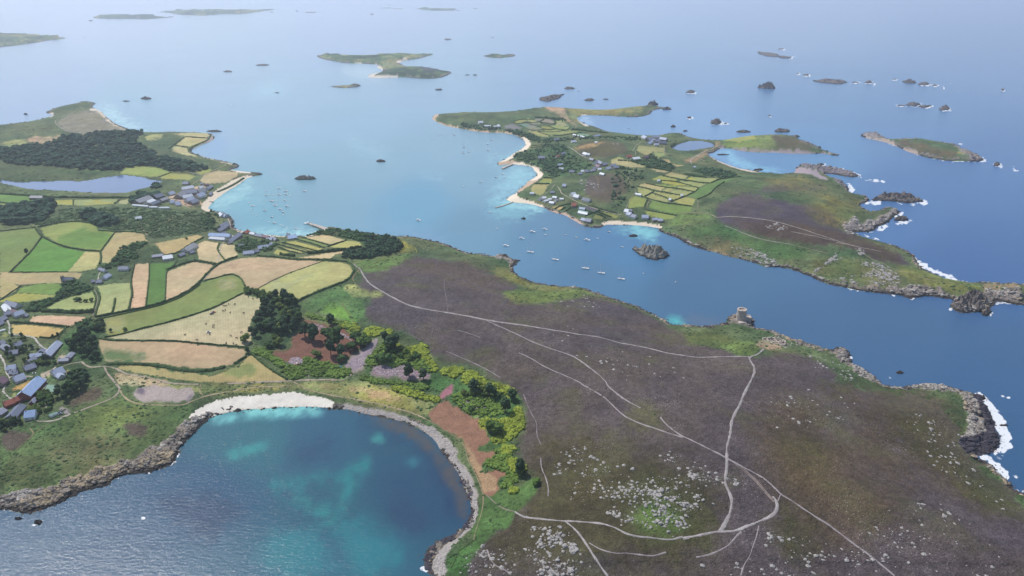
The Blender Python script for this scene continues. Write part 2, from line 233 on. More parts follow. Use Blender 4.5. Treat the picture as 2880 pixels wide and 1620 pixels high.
# ---------------------------------------------------------------- ground cover, traced: class|colour|softness|raggedness|points
PAINT = """
moorland|5a5150|10|3|E 160,600 300,585 400,520 480,495 600,480 680,490 760,520 900,530 1050,570 1200,640 1320,700 1400,730 1250,770 1350,830 1500,850 1650,830 1700,800 1850,770 2000,810 2150,860 2300,920 2400,980 2500,1040 2576,1080 G 150,1100 400,1190 520,1260 800,1200 1000,1260 1200,1400 J 1100,0 1400,40 1600,130 1800,300 1900,450 2050,560 2200,650 2400,800 2576,900 F 2900,1800 1200,1800 I 950,1449 940,1380 1050,1200 1120,1100 1250,1020 1450,830 1500,720 1400,600 1290,500 1400,380 1400,200 1350,60 E 1200,1449 1050,1340 960,1290 740,1260 650,1180 560,1090 460,1050 300,1010 180,960 160,860 300,790 60,740 150,690
moorland|5d5147|14|3|E 480,500 700,510 900,540 1200,650 1400,740 1100,760 800,640 600,560
moorland|5a4e40|22|4|J 500,100 900,60 1400,200 1600,300 1700,600 1800,900 1500,1100 1300,1300 900,1300 700,900 600,600
moorland|514731|22|4|J 900,0 1400,60 1700,60 2000,200 2100,420 2300,700 2500,850 2576,1000 2400,1000 1900,700 1500,300
moorland|545030|18|5|J 1450,60 1900,60 2080,300 2100,480 2250,620 2000,640 1750,480 1600,250
moorland|505232|16|5|J 2000,640 2300,650 2576,860 2576,1000 2350,960 2150,820
moorland|575236|18|5|J 700,380 1000,400 1200,560 1000,620 750,520
moorland|585338|18|5|I 1450,470 1800,440 2050,560 2000,700 1700,640 1500,600
moorland|5f5658|16|5|J 1050,150 1350,250 1250,450 1050,350
moorland|514f34|16|5|J 600,950 900,1000 1100,1300 800,1300 650,1150
moorland|4b4632|24|4|I 1290,500 1500,430 1900,430 2200,480 2576,560 J 300,700 200,1300 I 2000,1449 1100,1449 950,1380 1130,1100 1450,850 1500,700
moorland|4f5230|18|4|I 2000,700 2400,700 2576,900 J 100,900 300,1100 200,1250 I 2400,1200 2150,1100 2200,900
ground|5d7a35|14|4|I 2250,900 2450,880 2576,960 J 60,1000 I 2500,1150 2300,1120 2200,1000
ground|63653a|12|4|I 2130,200 2280,175 2400,220 2440,300 2300,320 2180,270
ground|5c6b35|10|3|G 0,1060 200,1050 400,1110 520,1160 500,1220 300,1190 100,1150 0,1160
ground|687f3c|8|3|G 230,1165 450,1130 520,1110 560,1140 600,1190 520,1240 400,1220
ground|968a70|5|2|G 550,1130 640,1105 740,1115 770,1150 740,1185 640,1190 545,1165
ground|6b7e38|10|3|E 1180,770 1300,730 1500,740 1850,740 1960,770 1700,800 1600,820 1450,845 1350,840 1280,820
ground|77793f|8|3|E 1080,580 1250,560 1330,640 1450,700 1620,715 1820,730 1700,750 1420,740 1250,660 1100,600
ground|5f7f3c|8|2|E 70,520 300,505 430,470 600,470 540,490 400,560 300,600 160,605
ground|86893f|5|2|E 400,400 460,350 500,390 560,430 580,465 480,450 420,470
ground|5e7c41|8|3|E 0,690 60,690 130,700 60,760 180,850 170,960 60,980 0,950 D 2230,880 2300,830 2450,760
ground|9b9a58|5|3|E 0,700 100,690 130,710 180,740 300,745 330,790 100,800 80,770 40,760
ground|6f9a34|8|4|D 2380,870 2480,850 2576,870 E 100,930 200,970 100,980 D 2500,940
ground|4f7438|8|3|I 980,1080 1060,880 1110,800 1250,820 1450,700 1510,720 1440,860 1300,1000 1250,1090 1130,1120 1060,1230 960,1340 940,1449 800,1449 790,1350 880,1260 1000,1170
ground|4f7438|8|3|E 250,1230 330,1110 560,1220 700,1340 860,1410 1080,1449 I 1300,50 1370,150 1340,370 1240,470 1300,560 1400,680 1250,810 1120,780 1190,650 1060,640 1030,560 990,500 1130,440 1050,260 800,130 870,80 600,40 E 600,1400 400,1440 150,1400 180,1300
beach|a08f91|5|4|E 20,1290 130,1230 220,1130 250,1110 275,1130 200,1230 160,1340 120,1370 60,1370 0,1330
bare_earth|7d5a4c|5|3|D 2260,935 2340,960 2460,1020 2576,1000 E 0,1040 120,1075 220,1120 130,1180 60,1230 0,1290 D 2500,1300 2260,1290 2150,1290 2040,1240 2050,1200 2230,1190 2190,1110 2260,1050 2270,1000
bare_earth|8f7a80|6|4|E 220,1310 330,1290 400,1330 520,1290 620,1300 690,1370 640,1420 480,1400 300,1400 220,1380
bare_earth|a4707a|4|3|I 730,110 760,60 820,10 860,0 850,50 780,110
bare_earth|9a8a90|4|3|I 890,130 980,110 1080,170 1140,190 1060,250 980,230 1000,190 900,170
ground|5b753f|8|4|H 0,430 100,300 250,330 500,240 900,90 1050,150 1380,165 1500,130 1450,200 1380,300 1280,420 1130,500 900,590 700,680 560,740 300,820 0,840
ground|75893f|12|4|H 400,330 600,230 850,150 1150,180 1100,270 850,350 600,380
ground|76744c|14|4|H 350,480 560,420 850,370 1000,440 950,540 700,640 450,600 250,560
ground|59663a|10|4|H 100,520 300,520 400,700 300,800 0,820 0,650
moorland|574f40|8|3|H 900,330 1000,290 1100,290 1130,350 1060,400 950,380
moorland|5d5344|7|3|H 500,150 600,70 700,20 790,50 800,90 640,130 520,190
moorland|5a5046|7|3|H 0,380 120,340 250,370 230,430 100,500 0,480
ground|9a9a58|6|3|D 760,1445 2576,1440 E 60,1420 I 300,10 600,110 730,140 700,200 640,255 400,185 0,90 H 2200,20 1520,90
ground|b09c70|5|4|H 1900,0 2200,0 2576,40 I 100,60 350,130 500,120 300,60 0,0
ground|6e7f45|5|3|H 1500,8 1850,5 1900,25 1700,60 1540,90 1515,50
ground|b9a07e|4|3|D 830,1370 900,1360 1000,1380 1200,1400 1290,1449 H 1200,30 1050,10 900,20 880,-20
gravel|ada09a|3|3|H 990,60 1050,20 1150,8 1230,20 1330,30 1420,20 1470,50 1490,90 1400,132 1300,138 1150,128 1100,140 1040,120 1000,95
gravel|756b74|4|4|H 1005,60 1080,25 1110,40 1080,75 1020,80
gravel|7d737c|3|3|H 1330,125 1420,100 1450,60 1480,80 1450,120 1380,135
beach|e6e0d4|1|1|H 1420,258 1450,215 1520,175 1600,135 1700,110 1800,92 1900,85 2000,78 2100,70 2200,58 2270,66 2330,95 2400,92 2460,110 2510,125 2535,160 2500,185 2400,176 2200,175 2100,180 1950,192 1750,207 1640,235 1560,255 1500,262 1450,280
rocky_shore|8d8478|3|5|H 2500,150 2576,160 I 0,150 60,200 0,200 H 2480,200
beach|a49c96|3|3|I 0,145 120,160 250,190 350,205 450,230 520,262 600,298 720,345 800,410 880,500 875,560 960,655 1000,740 1028,850 1033,970 1000,1080 930,1130 870,1200 800,1280 780,1340 820,1449 640,1449 600,1330 640,1230 850,1130 960,1040 950,850 860,650 720,470 600,330 400,260 150,222 0,188
rocky_shore|5f5650|3|5|I 600,1400 650,1250 740,1190 880,1110 960,1040 985,960 970,870 920,770 870,680 800,570 740,490 690,420 720,440 800,540 900,670 960,780 1000,900 1000,1040 900,1140 800,1200 700,1290 690,1449 F 1087,1620 1060,1620
bare_earth|8f6c58|3|4|I 645,262 700,180 760,120 850,150 980,242 1030,250 1045,300 1110,390 1120,440 1060,480 1010,500 1160,500 1180,560 1080,590 1050,640 1200,600 1200,640 1280,690 1180,705 1190,760 1200,800 1110,850 1080,880 1070,800 1030,700 980,600 930,450 860,380 750,330
bare_earth|a68a6a|4|4|I 820,350 900,400 940,440 1000,520 1050,640 1150,680 1190,760 1150,800 1080,850 1040,700 980,600 940,470
ground|53723a|3|4|I 1010,500 1060,470 1160,470 1150,500 1080,520|
ground|53723a|3|4|I 1060,600 1150,570 1180,620 1130,670 1060,650
gorse|8b9a26|3|5|E 0,980 90,990 150,1040 120,1065 60,1040 0,1020
gorse|809a30|3|5|E 160,1035 280,1015 340,1050 280,1095 180,1080
gorse|93a02a|3|5|E 320,1030 390,1045 370,1090 410,1140 440,1160 520,1185 620,1140 645,1170 660,1260 720,1300 735,1350 690,1365 640,1290 540,1220 500,1250 420,1180 340,1120
gorse|8c9c2a|3|5|E 740,1350 800,1320 910,1318 930,1350 860,1410 780,1385
gorse|929f26|3|5|E 900,1449 930,1350 1000,1350 1080,1420 1150,1449 I 1200,0 1290,35 1330,90 1250,80 1150,50 1030,0
gorse|949e22|4|5|I 1310,180 1360,160 1370,250 1385,310 1340,370 1270,430 1150,440 1130,410 1190,400 1205,340 1100,350 1030,300 1060,260 1200,275 1290,240
gorse|8ea02a|3|5|I 1210,490 1290,468 1300,500 1220,548
gorse|98a626|3|5|I 1240,560 1300,560 1385,600 1390,650 1330,680 1260,615
gorse|8b9e2a|3|5|I 1265,830 1280,790 1340,790 1310,830
gorse|84993a|3|5|I 920,150 980,200 1060,170 1085,185 1060,230 960,240
gorse|7c9833|3|5|I 350,15 480,18 600,65 750,108 745,145 600,112 450,70
gorse|7a9a30|3|5|S 830,1170 900,1120 1050,1120 1190,1180 1200,1260 1100,1310 1000,1330 900,1270
gorse|6f9433|3|5|S 1110,1090 1200,1010 1300,1030 1420,1060 1560,1090 1640,1150 1860,1160 1880,1220 1820,1280 1500,1290 1280,1290 1200,1180
gorse|7f9d35|3|5|S 1160,330 1280,330 1480,420 1600,440 1640,440 1880,460 1980,590 1930,630 1800,560 1500,440 1250,410
gorse|6d9134|3|5|S 380,900 560,850 640,900 700,1000 870,1100 800,1160 640,1020 440,950
moorland|564d52|8|3|G 220,120 330,60 480,0 C 1200,1449 1000,1380 700,1370 520,1449 G 300,0 700,60 1150,130 1180,190 1150,270 1300,330 1500,420 1650,480 1780,570 1500,520 1300,430 1100,380 850,370 650,340 400,260 300,230 250,200
moorland|54463c|10|3|G 280,230 420,200 900,240 1150,290 1400,370 1600,450 1700,560 1500,530 1300,430 1100,400 900,410 700,370 500,330 350,280
ground|7c7638|12|3|G 960,60 1200,60 1400,130 1300,170 1290,240 1180,250 1100,200 950,160
ground|7c7a44|12|3|C 480,1390 600,1350 800,1330 1000,1380 1150,1430 G 1250,0 1150,40 900,0 C 700,1400
ground|4f6e38|8|3|G 0,250 200,240 400,280 500,330 700,390 850,380 1000,430 900,520 700,500 500,430 300,400 100,350 0,340
ground|736b4a|9|4|G 150,330 300,350 450,420 600,480 560,530 350,480 200,430 60,390
ground|6c8740|5|2|G 0,165 150,160 220,170 280,195 150,215 0,250 E 2450,250 2480,200 2576,165
ground|6b6f3b|9|4|G 900,560 1000,500 1200,480 1500,560 1700,660 1600,740 1300,720 1000,640
ground|77803a|9|3|G 1600,540 1760,590 1900,620 2100,680 2250,690 2260,760 2080,770 1950,740 1800,700 1650,640
ground|98896a|5|3|G 2250,690 2400,695 2576,705 2576,725 2400,730 2260,740
rocky_shore|8f8783|4|5|G 1200,290 1290,310 1280,330 1180,270 1300,170 1340,240 1500,190 1600,120 1660,160 1600,230 1500,250 1400,320
rocky_shore|8a8078|4|5|G 2030,880 2100,790 2250,750 2400,720 2576,730 2576,860 2350,830 2280,940 2100,920
rocky_shore|857b75|4|5|G 1050,640 1200,690 1400,720 1650,740 1750,690 1900,720 2080,780 2040,820 1800,800 1500,780 1200,710
rocky_shore|8c8480|5|5|J 1500,0 1700,0 1900,-10 2100,40 2160,250 2150,380 2080,420 2200,520 2350,560 2400,450 2360,330 2200,80 1900,50
rocky_shore|423f48|4|5|J 2160,60 2260,80 2350,290 2400,420 2330,540 2200,540 2090,480 2080,420 2180,400 2290,380 2250,250
rocky_shore|8b837c|4|5|E 980,470 1100,465 1200,470 1250,490 1345,515 1330,545 1270,530 1200,500 1100,490
rocky_shore|8b837c|4|5|G 350,920 480,890 560,960 580,1030 480,1020 380,1000 330,960
rocky_shore|857d7a|4|5|G 600,1040 700,1050 850,1120 1000,1170 1120,1210 1000,1190 850,1140 720,1090
rocky_shore|857d7a|4|5|G 1080,1200 1200,1190 1270,1220 1290,1310 1440,1400 1480,1440 1380,1400 1260,1330 1180,1260
rocky_shore|95897a|4|5|H 1420,260 1560,250 1450,400 1340,520 1320,610 1100,670 900,700 700,800 450,910 150,980 0,950 0,830 200,810 400,780 600,690 850,610 1050,560 1150,460 1240,450 1300,400 1370,310
beach|ab9a8a|2|2|F -1,-1 -1,-2 -2,-2
beach|ddcdb8|1|1|A 660,825 720,812 760,835 790,875 850,930 940,975 1040,1000 1000,1000 900,975 820,935 760,890 715,845
beach|d9cbb8|1|1|A 355,870 380,888 410,870 400,850 370,860
beach|dccfba|1|1|A 1440,1145 1540,1185 1620,1210 1750,1235 1800,1250 1730,1240 1600,1200 1470,1150
beach|e0d4c2|1|1|A 1720,1278 1800,1285 1900,1300 1890,1312 1780,1300
beach|e2d3bc|1|1|A 1900,1322 1830,1328 1735,1370 1650,1425 1600,1455 D 1555,60 1518,95 1518,130 1545,138 1560,152 1610,145 1600,100 1660,50 1740,5 A 1860,1390 1920,1340
beach|ddcdb6|1|1|D 1770,280 1850,295 1950,312 2100,322 2150,332 2150,340 2050,338 1900,318 1780,300
beach|e2d6c2|1|1|D 2280,335 2330,320 2420,295 2445,290 2440,305 2380,325 2300,340
beach|a89c92|2|3|A 1590,1010 1620,1035 1600,1065 1500,1095 1430,1135 1400,1135 1500,1080 1560,1040
beach|c2aa90|1|2|B 690,860 740,850 730,880 700,900 800,945 1000,985 1200,995 1220,985 1350,1020 1410,1050 1430,1080 1400,1130 1300,1190 1250,1210 1290,1215 1400,1225 1480,1265 1520,1300 1520,1335 1450,1380 1380,1430 1340,1449 1300,1440 1200,1290 1180,1240 1200,1150 1380,1100 1340,1050 1100,1010 800,970 660,905
beach|ecdcc6|1|1|B 1380,1035 1420,1055 1434,1085 1405,1128 1340,1168 1270,1205 1225,1222 1160,1215 1200,1180 1330,1110 1350,1080 1330,1030
beach|ecdcc6|1|1|B 1290,1225 1350,1222 1430,1238 1490,1275 1527,1310 1515,1335 1470,1362 1400,1360 1440,1300 1380,1270 1290,1245
beach|ecddc6|1|1|E 1330,0 1330,40 1400,58 1480,88 1550,112 1560,140 1440,110 1300,100 1220,60 1280,10
beach|c5ab98|2|2|E 1540,120 1640,150 1700,165 1770,205 1850,245 1830,260 1750,225 1680,190 1560,140
beach|e4d4be|1|1|E 1950,232 2050,212 2150,225 2300,228 2400,250 2430,265 2390,280 2300,262 2150,258 1990,258
beach|dccdbb|1|1|B 1770,880 1800,865 1860,865 1810,890 1830,925 1870,950 1850,955 1790,925
beach|d8c8b6|1|1|C 180,1155 200,1160 260,1205 350,1240 450,1275 550,1297 620,1303 520,1300 420,1278 300,1235 210,1190
beach|9a8e92|2|3|C 250,1130 300,1110 400,1112 500,1125 700,1128 850,1135 950,1145 1100,1150 1180,1175 950,1170 600,1160 400,1145 300,1130
beach|a3959a|2|3|C 840,1260 1000,1275 1050,1320 1120,1370 1050,1360 950,1310 830,1310
rocky_shore|77707a|2|4|C 870,1230 1000,1240 1150,1265 1260,1290 1340,1320 1320,1345 1220,1335 1050,1300 1000,1270 900,1260
rocky_shore|77707a|2|4|C 1150,1340 1240,1400 1250,1430 1180,1400 1140,1360
beach|d9cdbd|1|1|B 190,575 230,565 330,570 450,580 460,590 350,592 200,592
beach|d9cdbd|1|1|B 260,490 300,500 320,530 290,550 220,572 200,570 240,545 300,528 260,505 180,490 100,482 110,476
beach|dccfc0|1|1|B 410,470 430,452 480,450 520,455 450,465 440,480
moorland|5c5b6a|6|2|B 480,482 560,480 640,488 720,515 760,535 700,545 600,520 520,505
beach|ab9c90|1|2|C 1345,1010 1450,1040 1560,1050 1560,1075 1650,1110 1800,1160 1780,1185 1560,1110 1345,1045
rocky_shore|8e8688|3|5|C 1345,1010 1400,990 1480,1000 1540,1045 1450,1040 1360,1030
rocky_shore|857d7c|3|5|C 2060,1070 2110,1130 2180,1135 2250,1180 2290,1210 2180,1225 2150,1170 2060,1130
moorland|6e5f48|7|3|C 1560,1060 1700,1050 1900,1120 2080,1150 2140,1180 2000,1200 1800,1150 1650,1100
ground|7c8b45|6|3|C 300,1050 400,1010 600,1000 700,1010 800,1040 700,1110 500,1120 300,1100
moorland|5f5a44|7|3|C 640,1010 800,1030 950,1080 1000,1120 850,1130 700,1110
rocky_shore|77737c|3|4|C 800,1010 900,1040 1010,1100 1050,1130 990,1110 900,1070
ground|9a8565|3|2|C 250,1060 300,1070 290,1100 230,1130 180,1160 150,1190 100,1220 0,1230 0,1200 100,1180 170,1130 240,1120
ground|b39c7c|3|3|B 1500,800 1650,800 1700,830 1700,870 1760,930 1830,960 1800,970 1700,920 1640,870 1560,830
ground|8a8b55|5|3|B 1690,800 1850,820 2000,815 2300,790 2250,860 2000,860 1800,860 1780,900 1840,950 1770,930 1720,870
moorland|5d5a3d|5|3|B 1750,1100 1900,1060 2050,1060 2150,1100 2180,1140 2050,1180 1850,1190 1780,1130
moorland|5b5442|6|3|N 1350,1080 1400,980 1500,960 1700,950 1900,1000 2000,1200 1700,1400 1400,1350 1300,1200
ground|a08a5e|3|2|N 1100,580 1300,520 1500,490 1640,460 1600,500 1400,560 1150,610
field|b0a46a|1|0|N 1700,750 1830,705 2000,770 2240,855 2140,865 1900,850 1760,800
field|a89e68|1|0|N 500,1180 540,1130 740,1140 740,1170 700,1250 640,1280 560,1260 510,1230
field|8b9a50|1|0|N 580,1110 700,1030 830,1040 800,1110
field|84964f|1|0|N 740,980 780,945 980,955 940,985 760,1000
field|a29a68|1|0|N 550,1120 780,1120 750,1140 560,1140
field|a29c60|1|0|N 235,180 330,140 460,150 340,195 290,200
field|5f8f84|1|0|N 315,215 400,195 500,250 390,250
field|857d7e|1|0|N 90,240 220,200 380,270 300,290 130,290
field|8e8580|1|0|N 410,195 560,215 620,245 500,250
field|7d8e78|1|0|N 400,258 620,255 700,295 480,305
field|8f9a5c|1|0|N 640,255 780,250 850,285 730,295
field|96a05a|1|0|N 780,240 900,220 1090,260 1030,295 880,280
field|9aa25c|1|0|N 620,320 900,295 1010,310 980,325 700,330
field|8e9a54|1|0|N 620,330 800,330 1020,325 1060,350 980,370 800,385
field|a39f65|1|0|N 450,310 600,325 790,385 720,405 600,385
field|9a8e7e|1|0|N 660,175 700,140 820,135 860,210 780,205
field|948e84|1|0|N 560,135 660,130 680,150 640,165 560,150
field|95a060|1|0|N 880,140 1000,140 1000,180 880,180
field|a29b74|1|0|N 880,190 1000,185 1080,240 1000,240 880,215
field|7f9a55|1|0|N 1080,300 1240,325 1160,350 1070,355 1020,330
field|6aa08a|1|0|N 1180,360 1260,345 1420,375 1380,395 1260,395
field|a3a060|1|0|N 440,120 560,150 620,190 560,205 460,160
field|8c8f78|1|0|N 470,170 640,180 640,200 530,205
field|7f9c4b|1|0|O 270,850 350,810 530,860 480,980 250,990
field|a0a25a|1|0|O 390,670 520,700 620,740 490,820 410,790
field|b3a574|1|0|O 400,650 500,620 820,680 740,730 640,710
field|a6a565|1|0|O 650,740 860,780 1060,810 1010,850 930,860 620,770
field|a09f62|1|0|O 500,830 600,770 910,880 820,910 600,870
field|a7a260|1|0|O 930,890 1130,830 1270,860 1220,960 1060,940
field|9ba45e|1|0|O 860,755 980,710 1220,750 1120,810 900,775
field|a7a268|1|0|O 760,735 840,690 960,705 860,750
field|a3a35c|1|0|O 990,660 1130,670 1310,690 1290,750 1000,700
field|7d9a4c|1|0|O 640,640 760,640 980,655 970,690 820,680
field|98a458|1|0|O 760,580 1000,600 1200,660 960,650 760,610
field|a2a45e|1|0|O 1020,580 1250,600 1430,630 1300,690 1100,640
field|8fa050|1|0|O 600,560 740,505 990,560 960,590 760,575
field|b0a270|1|0|O 800,500 900,450 1150,510 1120,550 950,540
field|9ba45e|1|0|O 1120,560 1200,520 1600,550 1480,620 1300,590
field|5b8a4a|1|0|O 1140,810 1330,700 1600,580 1900,530 1700,620 1500,760 1290,850
field|6b9347|1|0|O 560,980 620,880 820,930 1220,970 1180,1050 1060,1090 740,1040
field|84a04e|1|0|O 500,1030 740,1050 980,1110 900,1160 780,1160 540,1100
field|b3a277|1|0|O 590,395 860,440 800,460 680,440
field|b0a676|1|0|O 0,290 140,230 520,375 350,380 0,330
field|b5a072|1|0|O 780,260 860,260 920,330 1080,350 1000,370 850,310
field|7d9a50|1|0|O 600,290 680,280 860,330 760,345
field|93a25a|1|0|O 630,150 790,155 800,200 680,250 660,200
field|a59f6c|1|0|O 410,50 560,60 790,90 790,150 620,140 590,190 480,180 380,130
field|8fa356|1|0|C 300,1060 400,1020 520,1010 560,1050 420,1075
field|75944a|1|0|C 300,1090 420,1080 560,1060 580,1110 400,1115
field|9b8f60|1|0|Q 1340,645 1450,640 1380,680
field|bba06f|1|0|Q 1410,690 1470,645 1530,660 1480,700
field|7b9152|1|0|Q 2010,770 2060,780 2140,820 2080,845 1980,820
field|86a04d|1|0|Q 2110,735 2200,745 2360,790 2330,820 2240,810
field|5d5c60|1|0|Q 1820,660 1920,640 2080,695 1990,745 1860,700
ground|566b45|4|4|D 430,110 620,120 1000,110 1300,140 1560,140 1660,230 1600,300 1480,320 1250,350 1130,365 1080,310 880,295 740,285 720,240 560,215 400,240 280,260 260,240 400,200
field|5b8f45|2|0|D 0,10 200,20 260,62 310,92 200,95 0,75
field|7ba152|2|0|D 0,88 100,98 128,102 80,130 0,142
field|90a55c|1|0|D 410,62 550,56 550,100 400,95
field|93a463|1|0|D 560,57 890,56 860,90 700,98 560,100
field|a6a973|1|0|D 905,60 980,55 960,90 895,88
field|bdae8a|1|0|D 795,1100 1000,1058 1330,973 1600,888 1830,770 1900,790 2003,815 1960,890 1900,960 1885,1010 1900,1080 1890,1140 1850,1163 1600,1148 1350,1123 1200,1118 1000,1113
field|72904f|2|0|D 740,965 960,907 1100,883 1250,835 1400,773 1500,703 1530,683 1700,632 1760,627 1815,652 1845,710 1838,758 1600,877 1330,962 1000,1047 820,1088 800,1070 810,1010
field|9a9a60|9|4|D 760,970 920,930 960,1020 900,1060 820,1085 800,1040
field|a89c70|9|4|D 1620,680 1750,660 1830,700 1700,740 1640,720
field|cbab8a|1|0|D 1022,545 1122,538 1123,600 1113,700 1108,765 1093,868 985,888 1003,780 990,680 1003,600
field|4c8039|1|0|D 1132,540 1230,535 1325,535 1312,555 1252,590 1246,700 1240,822 1160,858 1108,863 1118,740 1127,650
field|c9ab8a|1|0|D 1258,605 1330,575 1460,527 1610,552 1555,620 1495,690 1395,758 1300,808 1250,823
field|a3ab6a|1|0|D 735,712 850,692 978,688 985,750 987,800 968,888 850,908 728,930 742,850 762,790 752,740
field|a0aa63|1|0|D 335,888 450,822 560,782 700,755 716,775 720,820 702,893
field|c6a688|1|0|D 215,985 250,938 400,933 645,943 625,970 520,1012 400,1002
field|bda56b|1|0|D 88,1003 200,1003 475,1033 468,1060 390,1103 250,1093 92,1065
field|bda180|4|3|D 745,1112 900,1128 1200,1130 1350,1135 1600,1162 1855,1187 1850,1240 1750,1300 1600,1332 1400,1332 1200,1292 1000,1282 800,1282 762,1200 742,1150
field|587e50|8|4|D 770,1185 900,1192 1050,1215 1150,1240 1130,1272 900,1275 780,1272
field|b29f6e|4|3|D 880,1330 950,1290 1100,1290 1300,1340 1500,1370 1600,1390 1800,1320 1870,1240 1900,1230 2000,1310 2160,1420 1900,1432 1500,1432 1300,1410 1000,1360
field|87914f|7|4|D 1700,1340 1900,1290 1950,1350 1850,1400 1650,1400
ground|4f6d3b|3|4|D 800,1285 1000,1282 1200,1300 1400,1340 1600,1335 1650,1375 1450,1365 1250,1340 1000,1312 820,1305
field|bda282|2|1|D 1530,665 1640,553 1800,503 1950,491 2200,510 2440,523 2200,602 1940,733 1860,715 1822,650 1762,624 1700,624
field|b2ab72|2|1|D 1940,737 2200,607 2440,524 2576,533 E 60,553 88,600 60,648 0,675 D 2400,738 2270,806 2100,780
field|b3a06f|2|1|D 1170,388 1300,362 1400,342 1490,322 1530,337 1450,388 1400,418 1330,458 1260,472 1232,465
field|b8a677|1|0|D 870,307 1000,306 1080,317 1112,370 1000,380 900,440 860,518 820,538 770,533 772,450 822,380
field|7d9c50|2|0|D 303,275 400,247 560,225 720,247 738,290 868,302 828,360 758,442 580,427 450,393 333,330
field|5f9140|8|0|D 400,350 600,270 738,295 860,305 820,360 758,440 580,425 450,390
field|6a8f4c|2|0|D 0,302 260,277 307,340 228,450 148,530 80,602 0,598
field|54943a|2|0|D 322,347 450,412 580,442 640,452 580,520 510,603 92,603 162,532 242,452
field|bbae78|2|0|D 640,452 753,458 748,540 718,580 600,600 512,602 580,522
field|b8a279|3|1|D 0,607 520,606 620,612 600,650 470,690 300,690 150,702 100,690 0,660
field|679444|2|0|D 155,722 300,692 440,692 468,720 450,778 130,762
field|8fa05a|2|0|D 0,822 130,765 450,784 420,800 200,830 0,832
field|b3a271|2|0|D 0,662 80,680 150,717 100,758 0,803
field|cbb38c|1|0|D 1482,400 1550,367 1655,387 1632,430 1697,520 1640,538 1500,508 1490,450
field|cbb38c|1|0|D 1653,425 1672,392 1778,403 1768,430 1798,473 1702,510 1662,460
field|c5b084|1|0|M 1580,370 1850,325 2200,405 1980,470
field|b3aa68|1|0|M 1960,510 2220,415 2400,420 2450,470 2440,510 2290,525 2090,515
field|6c8e52|1|0|M 1470,385 1600,380 1930,485 1880,515
field|b0a862|1|0|M 1300,430 1450,420 1870,535 1780,570 1640,550
field|aaa566|1|0|M 1210,455 1640,575 1620,600 1300,500
field|b5ab72|1|0|M 1240,510 1580,590 1500,600 1330,570
field|a8a25e|1|0|M 1120,600 1180,540 1370,590 1230,640
field|cab48a|1|0|M 1370,690 1700,640 2450,545 2460,560 2050,620 1980,690
field|b2ae6e|1|0|A 1090,1030 1150,1015 1230,1010 1222,1060 1190,1075 1110,1058
field|c0b283|1|0|A 1310,1010 1420,1002 1560,1005 1578,1020 1558,1038 1400,1028
field|bfb07d|1|0|A 1402,1037 1565,1045 1540,1070 1420,1108 1325,1095
field|c4b687|1|0|A 1315,1103 1410,1117 1420,1150 1500,1185 1400,1170 1282,1138
field|82a452|2|0|A 902,1308 950,1270 1050,1252 1200,1270 1285,1300 1180,1333 1100,1330 1000,1320
field|8aa35a|2|0|A 1290,1307 1400,1310 1475,1330 1430,1358 1250,1350 1200,1340
field|bda983|2|1|A 1540,1312 1650,1287 1800,1302 1790,1330 1700,1378 1560,1388 1505,1370
field|8ba555|1|0|A 1480,1300 1580,1275 1600,1285 1560,1310 1510,1318
moorland|8a8673|5|2|A 410,920 550,850 700,825 760,860 830,930 1000,985 830,992 700,1010 500,1000
ground|b39b7c|3|2|A 180,1035 500,1022 800,970 820,982 700,1005 450,1040 350,1085 280,1085 200,1062
ground|96a35e|3|1|A 0,1078 180,1042 220,1095 0,1105
ground|4d6340|6|3|A 1100,1060 1250,1030 1380,1035 1260,1130 1400,1190 1600,1230 1700,1240 1600,1270 1230,1180
ground|475f36|5|3|A 0,1240 200,1262 350,1250 650,1290 900,1290 880,1312 700,1345 350,1362 100,1360 0,1345
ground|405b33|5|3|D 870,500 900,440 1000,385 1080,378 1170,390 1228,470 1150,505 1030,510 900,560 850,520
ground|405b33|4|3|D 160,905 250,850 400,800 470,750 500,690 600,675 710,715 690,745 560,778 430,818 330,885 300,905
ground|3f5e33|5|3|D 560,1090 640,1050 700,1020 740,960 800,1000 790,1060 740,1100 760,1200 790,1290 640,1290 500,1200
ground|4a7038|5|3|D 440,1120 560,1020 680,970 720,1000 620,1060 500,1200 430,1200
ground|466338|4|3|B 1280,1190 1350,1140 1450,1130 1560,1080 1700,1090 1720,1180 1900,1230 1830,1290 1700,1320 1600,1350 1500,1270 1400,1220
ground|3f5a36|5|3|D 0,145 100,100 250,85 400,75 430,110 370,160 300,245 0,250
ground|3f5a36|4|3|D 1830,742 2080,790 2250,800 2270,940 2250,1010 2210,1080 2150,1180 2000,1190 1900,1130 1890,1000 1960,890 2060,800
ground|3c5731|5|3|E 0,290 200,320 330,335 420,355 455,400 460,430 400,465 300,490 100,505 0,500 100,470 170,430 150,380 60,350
ground|c3ac92|3|2|D 1250,20 1300,70 1400,110 1560,90 1500,60 1400,40 1330,0 A 1480,1400 1560,1400 1600,1430 1560,1449
ground|8f8a4a|2|2|K 320,1170 340,1100 420,1000 490,1000 470,1060 400,1140
ground|9c9a5c|2|2|L 1040,110 1100,0 1180,0 1120,120
ground|b0906a|2|2|K 960,1200 1010,1160 1080,1210 1040,1290 980,1290
ground|a79880|2|2|L 760,640 830,600 800,740 640,780 560,760 700,700
ground|7f8a4c|3|3|K 60,620 130,600 120,660 0,680
beach|d0c6b6|1|2|H 1640,243 1750,212 1950,196 2200,179 2450,190 2470,176 2200,164 1950,179 1750,194 1640,224
rocky_shore|6a5f54|1|4|H 1655,190 1720,178 1775,163 1770,172 1700,187
rocky_shore|6a5f54|1|4|H 1420,262 1500,245 1600,225 1660,222 1560,250 1450,275
court|7fa392|1|0|L 1015,418 1062,255 1330,262 1205,440
ground|9fa05a|2|1|L 230,450 580,380 500,560 320,610
